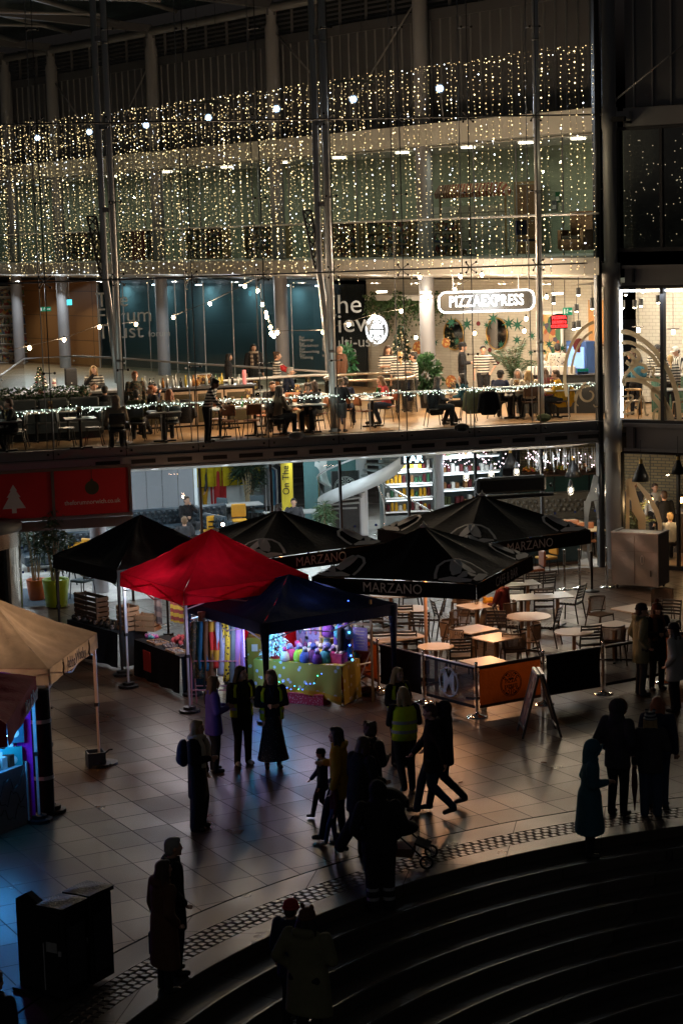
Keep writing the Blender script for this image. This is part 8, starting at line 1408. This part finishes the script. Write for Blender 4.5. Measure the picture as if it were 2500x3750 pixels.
for i, (x, z, k, k2) in enumerate(((-.2, .86, 5, 5), (.02, .86, 6, 5), (.2, .86, 2, 4), (-.15, 1.21, 9, 1), (.1, 1.21, 2, 7), (.25, 1.21, 5, 9), (-.05, 1.56, 1, 9), (.2, 1.56, 7, 5))): bobble(onT(r, x, 0, z), k, 1.15, '%s knitted hat on the %s shelf of the wooden ladder shelf, %s' % (WN_[k], {.86: 'lowest', 1.21: 'middle', 1.56: 'upper'}[z], 'left' if x < 0 else 'right' if x > .12 else 'centre'), k2)
r2_ = T('stall_poster', 'small purple framed price poster hung on the ladder shelf', 'poster', onT(r, .54, -.05, 1.22), rzh); O('print', MB().box((0, 0, 0), (.3, .012, .44)), wool[4], r2_); O('text_lines', (lambda m: ([m.box((0, -.009, .15-.06*i), (.2-.03*(i % 3), .004, .014)) for i in range(6)], m)[1])(MB()), wool[6], r2_)
r = T('yellow_box', 'yellow daisy clothed box with cards at the left of the hat table', 'box', G(960, 2508), rzh+.4); O('box', MB().box((0, 0, .5), (.5, .4, 1.0)), daisy, r); O('cards', MB().box((-.1, -.21, .8), (.12, .01, .14)).box((.12, -.21, .7), (.12, .01, .14)), white, r)
SL_ = [M('stall_light_'+n, c, emit=c, es=8, var=0) for n, c in dict(blue=(.05, .14, 1), cyan=(.06, .45, 1), green=(.08, 1, .4)).items()]
m = MB(); w = MB(); pts = []
for i in range(15): f = i/14; q = onT(rh, lh*(.18+.62*f), -.1, .62-.32*math.sin(f*3.14*1.0)+.05*math.sin(i*2)); pts.append(q); m.mi = (0, 0, 1, 2, 0)[i % 5]; m.ell(q, .010, 8, 6)
w.tube(pts, .005, 4); o = tag(O('stall_light_string', w, black), 'string of blue and green lights draped over the daisy cloth', 'fairy lights'); O('bulbs', m, SL_, o)
m = MB(); w = MB(); pts = [onT(rh, lh*(.80)+x, .42, z) for x, z in ((-.33, 1.98), (-.33, 1.75), (.35, 1.95), (.35, 1.65), (.35, 1.35), (.35, 1.1), (.37, .9), (.4, .82))]; w.tube(pts, .005, 4)
for i, q in enumerate(pts): m.mi = (0, 1, 0)[i % 3]; m.ell(q, .02, 8, 6)
o = tag(O('stall_light_string', w, black), 'string of blue lights wound on the wooden ladder shelf', 'fairy lights'); O('bulbs', m, SL_, o)
for x, y, z, pw, col in ((.4, -.2, 1.3, 34, (.04, .55, 1)), (.35, -.55, .5, 5, (.10, .25, 1)), (lh*.6, .1, 1.72, 46, (.85, .74, 1)), (lh*.45, -.35, .7, 3, (.2, .4, 1))): q = onT(rh, x, y, z); lamp('POINT', q, pw, col, None, .12).parent = o
q0 = onT(rh, lh*.6, -.15, 1.78); r = T('led_bar', 'hidden cyan white lamp bar under the navy tent front', 'lamp', q0, rzh); O('bar', MB().tube([(-.5, 0, 0), (.5, 0, 0)], .012, 6), M('cyan_bar', (.7, .9, 1), emit=(.6, .85, 1), es=4, var=0), r); O('bracket', MB().box((0, 0, .03), (.1, .03, .04)), black, r)
r = T('folding_chair', 'folding garden chair with floral seat beside the orange banner', 'chair', G(1305, 2535), R_(120)); fl = spots('floral_seat', (.20, .05, .02), (.4, .25, .08), 9, .35); m = MB(); [(m.tube([(sx*.25, .22, 0), (sx*.25, -.2, .85)], .014, 6), m.tube([(sx*.25, -.25, 0), (sx*.25, .22, .45)], .014, 6), m.tube([(sx*.27, .2, .6), (sx*.27, -.18, .62)], .018, 6)) for sx in (-1, 1)]; O('frame', m, steel, r); O('seat', MB().box((0, .0, .43), (.46, .42, .03)), fl, r); O('backrest', MB().box((0, -.19, .72), (.46, .03, .4), rx=.35), fl, r)
bobble(G(1290, 2445, .45), 2, 1.5, 'dark teal knitted hat lying on the folding garden chair', 1)
o = T('rolled_mat', 'rolled matting and bags on the ground by the first chrome post', 'bag', G(1345, 2540)); O('bag', MB().ell((0, 0, .08), (.2, .12, .08), 10, 8), CL['brown'], o, True); O('sheet', MB().grid(lambda u, v: (-.3+.6*u, -.15+.25*v, .03+.03*math.sin(u*20)), 14, 3), jew, o, True)
o = T('pink_basket', 'pink dotted basket under the daisy cloth table', 'basket', onT(rh, lh*.6, .1, 0), rzh); O('body', MB().box((0, 0, .1), (.75, .35, .2)), spots('pink_dots', (.35, .03, .06), (.5, .3, .3), 30, .3), o); O('rim', MB().box((0, 0, .205), (.78, .38, .02)), CL['pinkred'], o)
# burgundy stall goods, blue light
q = G(107, 3014); d = q-G(29, 3046); rs = T('stall_counter', 'white clothed stall counter with looping print, lower left', 'stall table', q-d.normalized()*.43, math.atan2(d.y, d.x)); O('cloth', MB().box((-.3, .3, .47), (1.4, .6, .94)), M('shaded_white_sheet', (.2, .21, .23), .8, 0, .1, 4), rs); O('frame', MB().bar((.42, -.02, 0), (.42, -.02, .98), .03).bar((.42, .62, 0), (.42, .62, .98), .03).bar((.42, -.02, .97), (.42, .62, .97), .03), steel, rs); m = MB(); [m.tube([(-.9+.05*i, -.012, z+.1*math.sin(i*.8+z*9)+.05*math.sin(i*2.1)) for i in range(26)], .006, 5) for z in (.25, .5, .72)]; O('print', m, black, rs)  # white cloth coloured dark grey to carry the shade on its front
for i in range(14):
    x = -.75+(i % 7)*.16; y = .15+.25*(i//7); g = MB(); [g.box((0, -.06+j*.024, .09), (.12, .012, .18)) for j in range(6)]; o = O('record_sleeves', g, [jew, CL['white'], CL['brown'], CL['purple']][i % 4], loc=onT(rs, x, y, .945), rz=rs.rotation_euler.z); tag(o, 'small stack of cards standing on the white stall counter', 'cards', 'cards on the white stall counter')
for i, (x, y, z, w, h, c, lab) in enumerate(((10, 2680, 1.5, .3, .42, CL['white'], 'white picture bag hanging left in the burgundy stall'), (52, 2640, 1.7, .28, .34, CL['teal'], 'dark teal bag with a bright motif hanging in the burgundy stall'), (45, 2735, 1.15, .3, .36, cloth('bag_teal', (.02, .25, .25)), 'turquoise bag with a white motif in the burgundy stall'), (12, 2770, 1.0, .34, .34, CL['blue'], 'blue tote bag hanging low in the burgundy stall'))):
    p = YD(x, y, 29.75); r = T('tote_bag', lab, 'tote bag', p, R_(10), 'tote bags of the burgundy stall'); O('bag', MB().box((0, 0, -h/2), (w, .05, h)), c, r); O('motif', MB().ell((0, -.03, -h*.55), (w*.25, .008, h*.2), 8, 6), wool[6] if 'motif' in lab else wool[2], r); O('handle', MB().tube([(-.07, 0, 0), (-.05, 0, .16), (.05, 0, .16), (.07, 0, 0)], .01, 5), black, r)
r = T('blue_light_tube', 'blazing blue white light tube hanging in the burgundy stall', 'light tube', YD(22, 2705, 29.4), R_(5)); O('tube', MB().tube([(-.6, -.05, -.03), (.12, 0, .04)], .022, 8), M('tube_blue', (.6, .8, 1), emit=(.30, .62, 1), es=24, var=0), r); O('wire', MB().tube([(0, 0, .05), (0, 0, .6)], .006, 4), black, r); l = lamp('POINT', (-.2, -.12, .1), 52, (.02, .36, .95), r, .15)
r = T('violet_spot', 'small violet lamp under the burgundy valance', 'lamp', tl(4, 1.3, 1.0, 2.0)); O('head', MB().box((0, 0, 0), (.08, .08, .14)), black, r); O('lens', MB().ell((-.03, -.04, -.05), .03, 8, 6), M('violet_lens', (.6, .3, 1), emit=(.45, .12, 1), es=12, var=0), r); lamp('POINT', (-.15, -.1, -.12), 36, (.62, .08, .95), r, .06)
p = Vector((GZ[3][2][0]-.5, GZ[3][2][1]-.2, 2.1)); r = T('tent_lantern', 'warm lantern hanging inside the cream tent', 'lantern', p); O('globe', MB().ell((0, 0, 0), .09, 12, 8), M('lantern_globe', (1, .7, .4), emit=(1, .55, .2), es=14, var=0), r, True); O('hook', MB().tube([(0, 0, .08), (0, 0, .6)], .008, 5), black, r); lamp('POINT', (0, 0, -.15), 75, (1, .62, .36), r, .15)
# ================================================================== bins
binm = M('bin_dark', (.012, .013, .015), .4, .2, .2); lidm = M('wet_mossy_lid', (.012, .014, .007), .55, 0, .6, 14, .6, 50)
def bin_(p, rz, w, d, h, lab):
    r = T('litter_bin', lab, 'litter bin', p, rz, 'dark litter bins by the steps'); O('body', MB().box((0, 0, h/2-.03), (w*.94, d*.94, h-.14)), binm, r).modifiers.new('b', 'BEVEL').width = .02; O('lid', MB().grid(lambda u, v: ((u-.5)*w*1.03, (v-.5)*d*1.03, h-.03+.008*math.sin(u*7)*math.sin(v*6)-.01*((u-.5)**2+(v-.5)**2)*3), 12, 12), lidm, r, True); O('lid_rim', MB().box((0, 0, h-.07), (w*1.03, d*1.03, .05)), binm, r); O('opening', MB().box((0, -d*.475, h-.3), (w*.6, .02, .2)), black, r); O('panel', MB().box((w*.475, 0, h*.45), (.015, d*.7, h*.6)), M('bin_panel', (.04, .044, .05), .5), r); O('door_seam', MB().bar((-w*.3, -d*.48, .12), (-w*.3, -d*.48, h-.5), .012), steel, r); O('lock', MB().box((w*.3, -d*.48, h*.5), (.04, .02, .06)), steel, r); O('notice_plate', MB().box((0, -d*.475, h*.55), (w*.4, .012, .12)), CL['hgrey'], r); return r
g1 = G(225, 3288, 1.2); g2 = G(322, 3240, 1.2); g1.z = g2.z = 0
bin_(g1, R_(-31), .40, .46, 1.2, 'dark square litter bin with wet lid, left one of the pair'); bin_(g2, R_(-31), .40, .46, 1.2, 'dark square litter bin with mossy wet lid, right one of the pair')
r = T('slanted_panel', 'dark upright panel with slanted top beside the litter bins', 'panel', G(138, 3634), R_(-35)); O('panel', MB().plate([(-.28, 0, 0), (.28, 0, 0), (.28, 0, 1.02), (-.1, 0, 1.22), (-.28, 0, 1.12)], (0, .1, 0)), binm, r); O('foot', MB().box((0, .05, .02), (.62, .3, .04)), black, r)
# ================================================================== people on the plaza
def umb(root, U, Hd, arm, leg, H): O('folded_umbrella', MB().tube([arm[1][2]+Vector((0, .02, 0)), arm[1][2]+Vector((0, .03, -.35)), arm[1][2]+Vector((0, .04, -.75))], [.03, .05, .008], 8), CL['maroon'], root, True)
def phone(root, U, Hd, arm, leg, H): p = (arm[0][2]+arm[1][2])/2+Vector((0, .05, .03)); O('phone', MB().box(p, (.07, .012, .13), rx=-.7), black, root); O('lanyard', MB().tube([U((.02, .06, .83)), U((.0, .08, .72)), U((-.02, .06, .83))], .006, 5), CL['blue'], root)
person('woman in long dark coat with cream scarf and backpack, looking up to the right', G(732, 3035), -15, 1.70, arms=('hold', 'down'), top='black', coat=('black', .30, 1.15), bot='black', flare=1.7, hair=('blond', 'long'), scarf='cream', bag=('navy', 'pack'))
person('curly haired woman in purple and black jacket facing right', G(790, 2825), 15, 1.64, arms=('hold', 'hold'), top='purple', coat=('purple', .40, 1.25), bot='black', hair=('lightbrown', 'bob'), vest=None, wide=1.08)
person('woman with dark bob and yellow vest over black, standing left of the skirted woman', G(892, 2800), -60, 1.72, arms=('cross', 'hold'), top='black', vest='hivis', hair=('dark', 'bob'), headyaw=.5, shoes=shoe_w)
person('woman in long dotted skirt and yellow vest looking at her phone', G(1002, 2812), -80, 1.70, arms=('hold', 'hold'), top='black', vest='hivis', skirt=('dotty', .09, .155), hair=('lightbrown', 'bob'), headyaw=-.7, extra=phone)
person('person in mustard yellow coat and glasses facing left with a child', G(1248, 3075), 170, 1.72, legs=('stand', 'walkf'), arms=('hold', 'down'), top='mustard', coat=('mustard', .38, 1.15), hood='down', bot='black', hair=('dark', 'bob'))
person('small child in dark coat and hat walking left beside the mustard coat', G(1185, 3000), 175, 1.12, legs=('walkf', 'walkb'), arms=('swing', 'down'), top='navy', coat=('navy', .42, 1.15), hat=('black', 'beanie'), bot='black')
person('child in jeans and pale trainers close in front of the mustard coat', G(1228, 3090), 190, 1.0, legs=('stand', 'walkf'), arms=('down', 'down'), top='maroon', bot='denim', shoes=shoe_w, hat=('charcoal', 'beanie'))
person('long curly haired woman in black bending over the pushchair', G(1318, 3122), 40, 1.72, legs=('stand', 'walkb'), arms=('push', 'push'), top='black', coat=('black', .36, 1.2), bot='black', flare=1.5, hair=('brown', 'long'), lean=.16, headdown=.2)
person('curly haired person in black partly hidden behind the long haired woman', G(1365, 3050), 40, 1.70, arms=('hold', 'hold'), top='black', coat=('black', .40, 1.2), bot='black', hair=('brown', 'curly'))
_p = G(1395, 3330, -.165); person('hooded person in black with reflective ankle bands standing on the first step', _p, 95, 1.78, arms=('pocket', 'pocket'), top='black', coat=('black', .45, 1.15), hood='up', bot='black', flare=1.45, wide=1.25, extra=lambda root, U, Hd, arm, leg, H: [O('ankle_band', MB().lathe([(.087, 0), (.088, .045)], 14, (a.x, a.y, z)), CL['band'], root) for h, k, a in leg for z in (.15, .28)])
person('blond woman in yellow vest turned away, nearest the chrome posts', G(1486, 2895), 100, 1.70, legs=('stand', 'walkb'), arms=('hold', 'hold'), top='black', vest='hivis', bot='black', hair=('blond', 'long'))
person('blond woman facing the vested woman, mostly hidden behind her', G(1462, 2800), -50, 1.68, arms=('hold', 'hold'), top='black', vest='hivis', hair=('blond', 'bob'))
person('short haired man in black hooded coat striding left past the yellow vest', G(1588, 2985), 175, 1.76, legs=('walkf', 'walkb'), arms=('swing', 'swingb'), top='black', coat=('black', .40, 1.18), hood='down', bot='denim', hair=('brown', 'short'), headdown=.2)
person('second walker in black trousers half hidden behind the striding man', G(1632, 2960), 178, 1.70, legs=('walkb', 'walkf'), arms=('swing', 'down'), top='black', coat=('black', .42, 1.15), bot='black', hood='up')
person('man in dark beanie and khaki hooded coat by the cafe barrier', G(2346, 2545), 10, 1.78, arms=('pocket', 'pocket'), top='khaki', coat=('khaki', .36, 1.15), hood='down', bot='charcoal', hat=('black', 'beanie'))
person('woman in maroon bobble hat facing the viewer beside the beanie man', G(2404, 2525), -70, 1.70, arms=('hold', 'hold'), top='black', coat=('black', .34, 1.15), hat=('pompom', 'pom'), hair=('brown', 'long'), scarf='brown', bot='black')
person('woman in pale grey coat and black brimmed hat at the right edge', G(2470, 2605), 150, 1.66, arms=('pocket', 'pocket'), top='hgrey', coat=('hgrey', .36, 1.3), hat=('black', 'brim'), bot='black', hair=('dark', 'bob'))
person('tall figure in fur trimmed hooded parka with hands in pockets', G(2262, 2985), 50, 1.80, arms=('pocket', 'pocket'), top='charcoal', coat=('charcoal', .42, 1.15), hood='fur', bot='black')
person('brown haired woman in dark blue jacket behind the striped hat', G(2408, 2955), 70, 1.74, arms=('down', 'down'), top='navy', coat=('navy', .44, 1.1), bot='denim', hair=('ginger', 'long'))
person('fair haired girl in striped woolly hat and grey jacket', G(2382, 2985), 80, 1.60, arms=('linked', 'down'), top='charcoal', coat=('charcoal', .42, 1.15), bot='denim', hair=('blond', 'long'), hat=(stripes('striped_hat', (.3, .3, .3), (.03, .03, .05), .05, 2, .5), 'ears'), flare=1.3, extra=umb)
_p = G(2160, 3135, -.165); person('person in long blue rain poncho with hood bending the head down', _p, -5, 1.72, arms=('hold', 'pocket'), top='teal', coat=('teal', .22, 1.75), hood='up', bot='black', headdown=.45, lean=.06, wide=1.1)
person('woman in long brown quilted coat with bag by the top step', G(612, 3629), 30, 1.62, arms=('pocket', 'down'), top='brown', coat=('brown', .20, 1.35), bot='black', hair=('brown', 'bob'), hood='down', bag=('navy', 'tote'), wide=1.3)
person('grey haired person in dark coat just behind the brown quilted coat', G(648, 3565), 20, 1.72, arms=('pocket', 'pocket'), top='black', coat=('black', .34, 1.2), bot='black', hair=('grey', 'short'))
_p = G(1138, 3842, -.495); person('woman in khaki puffer coat and bear eared hat on the steps, seen from behind', _p, 60, 1.70, arms=('hold', 'pocket'), top='khaki', coat=('khaki', .26, 1.35), hood='down', bot='black', hat=('brown', 'ears'), hair=('dark', 'bob'), wide=1.4)
_p = G(1078, 3760, -.495); person('child in red woolly hat partly behind the khaki puffer coat', _p, 60, 1.58, top='navy', coat=('navy', .4, 1.2), hat=('red', 'beanie'), bot='black')
_p = G(8, 4070, 0); person('dark figure cut by the bottom left corner of the photo', _p, 60, 1.5, top='black', coat=('black', .4, 1.3), hair=('brown', 'short'), bot='black', wide=1.15)
person('stallholder in black jacket, bright scarf and red trousers by the ladder shelf', G(1268, 2560), 160, 1.68, arms=('down', 'down'), top='black', coat=('black', .45, 1.1), bot='red', scarf='purple', hair=('grey', 'short'))
person('stallholder in dark clothes standing inside the red tent', tl(1, .5, .35, 0), -70, 1.70, arms=('hold', 'down'), top='black', bot='black', hair=('dark', 'short'))
person('seated stallholder in dark green coat at the red curtain', G(950, 2480), 150, 1.66, legs=('sit', 'sit'), arms=('table', 'table'), top='teal', coat=('teal', .5, 1.1), bot='black', hair=('dark', 'short'), hat=('green', 'beanie'))
q = G(950, 2480); r = T('camp_chair', 'black folding camp chair under the seated stallholder', 'chair', q, R_(60)); O('seat', MB().box((0, 0, .44), (.5, .45, .03)), black, r); O('backrest', MB().box((0, -.24, .7), (.5, .03, .4)), black, r); O('frame', MB().bar((-.25, -.22, 0), (.25, .2, .44), .02).bar((.25, -.22, 0), (-.25, .2, .44), .02).bar((-.25, -.24, 0), (-.25, -.24, .9), .02).bar((.25, -.24, 0), (.25, -.24, .9), .02), steel, r)
# pushchair
q = G(1478, 3160); r = T('pushchair', 'dark pushchair with rain hood and bag standing on the cobble strip', 'pushchair', q, R_(-10)); fm = M('pushchair_frame', (.03, .03, .032), .35, .6, .1); m = MB()
for sy in (-.24, .24): m.tube([(-.42, sy, 1.02), (-.3, sy, .72), (.12, sy, .34), (.36, sy, .1)], .014, 6); m.tube([(-.36, sy, .1), (.0, sy, .48), (.12, sy, .62)], .014, 6)
m.tube([(-.42, -.24, 1.02), (-.44, 0, 1.04), (-.42, .24, 1.02)], .018, 6); m.bar((-.36, -.24, .1), (-.36, .24, .1), .02); O('frame', m, fm, r); fab = cloth('pushchair_fabric', (.02, .02, .024))
m = MB(); m.ell((-.05, 0, .52), (.28, .21, .12), 12, 8); m.ell((-.2, 0, .72), (.1, .21, .26), 12, 8); rem(O('seat', m, fab, r), .025, 2)
O('hood', MB().grid(lambda u, v: (-.22+.36*math.cos(.5+u*1.7)*.9, .23*math.cos(v*3.14159), .74+.36*math.sin(.5+u*1.7)*math.sin(v*3.14159)**.5), 10, 14), fab, r, True); O('footrest', MB().box((.28, 0, .3), (.22, .34, .03), ry=.4), fab, r); O('basket', MB().box((-.06, 0, .2), (.42, .36, .12)), CL['brown'], r)
for x in (-.36, .36):
    for sy in (-.26, .26):
        w = O('wheel', MB().tube([(x+.085*math.cos(i*.4), sy, .1+.085*math.sin(i*.4)) for i in range(16)], .018, 6, closed=True), black, r, True); O('rim', MB().tube([(x, sy-.012, .1), (x, sy+.012, .1)], .03, 10).bar((x-.08, sy, .1), (x+.08, sy, .1), .012).bar((x, sy, .02), (x, sy, .18), .012), paint, w)
# a few dry leaves and litter on the paving
for x, y in ((1990, 2795), (1685, 2868), (362, 2958), (1525, 2640), (2360, 2640)):
    p = G(x, y); tag(O('fallen_leaf', MB().grid(lambda u, v: ((u-.5)*.11, (v-.5)*.07*math.sin(u*3.1+.02), .006+.02*abs(v-.5)), 6, 2), CL['brown'], loc=p, rz=random.random()*6), 'single dry brown leaf lying on the wet paving', 'leaf', 'fallen leaves on the paving')
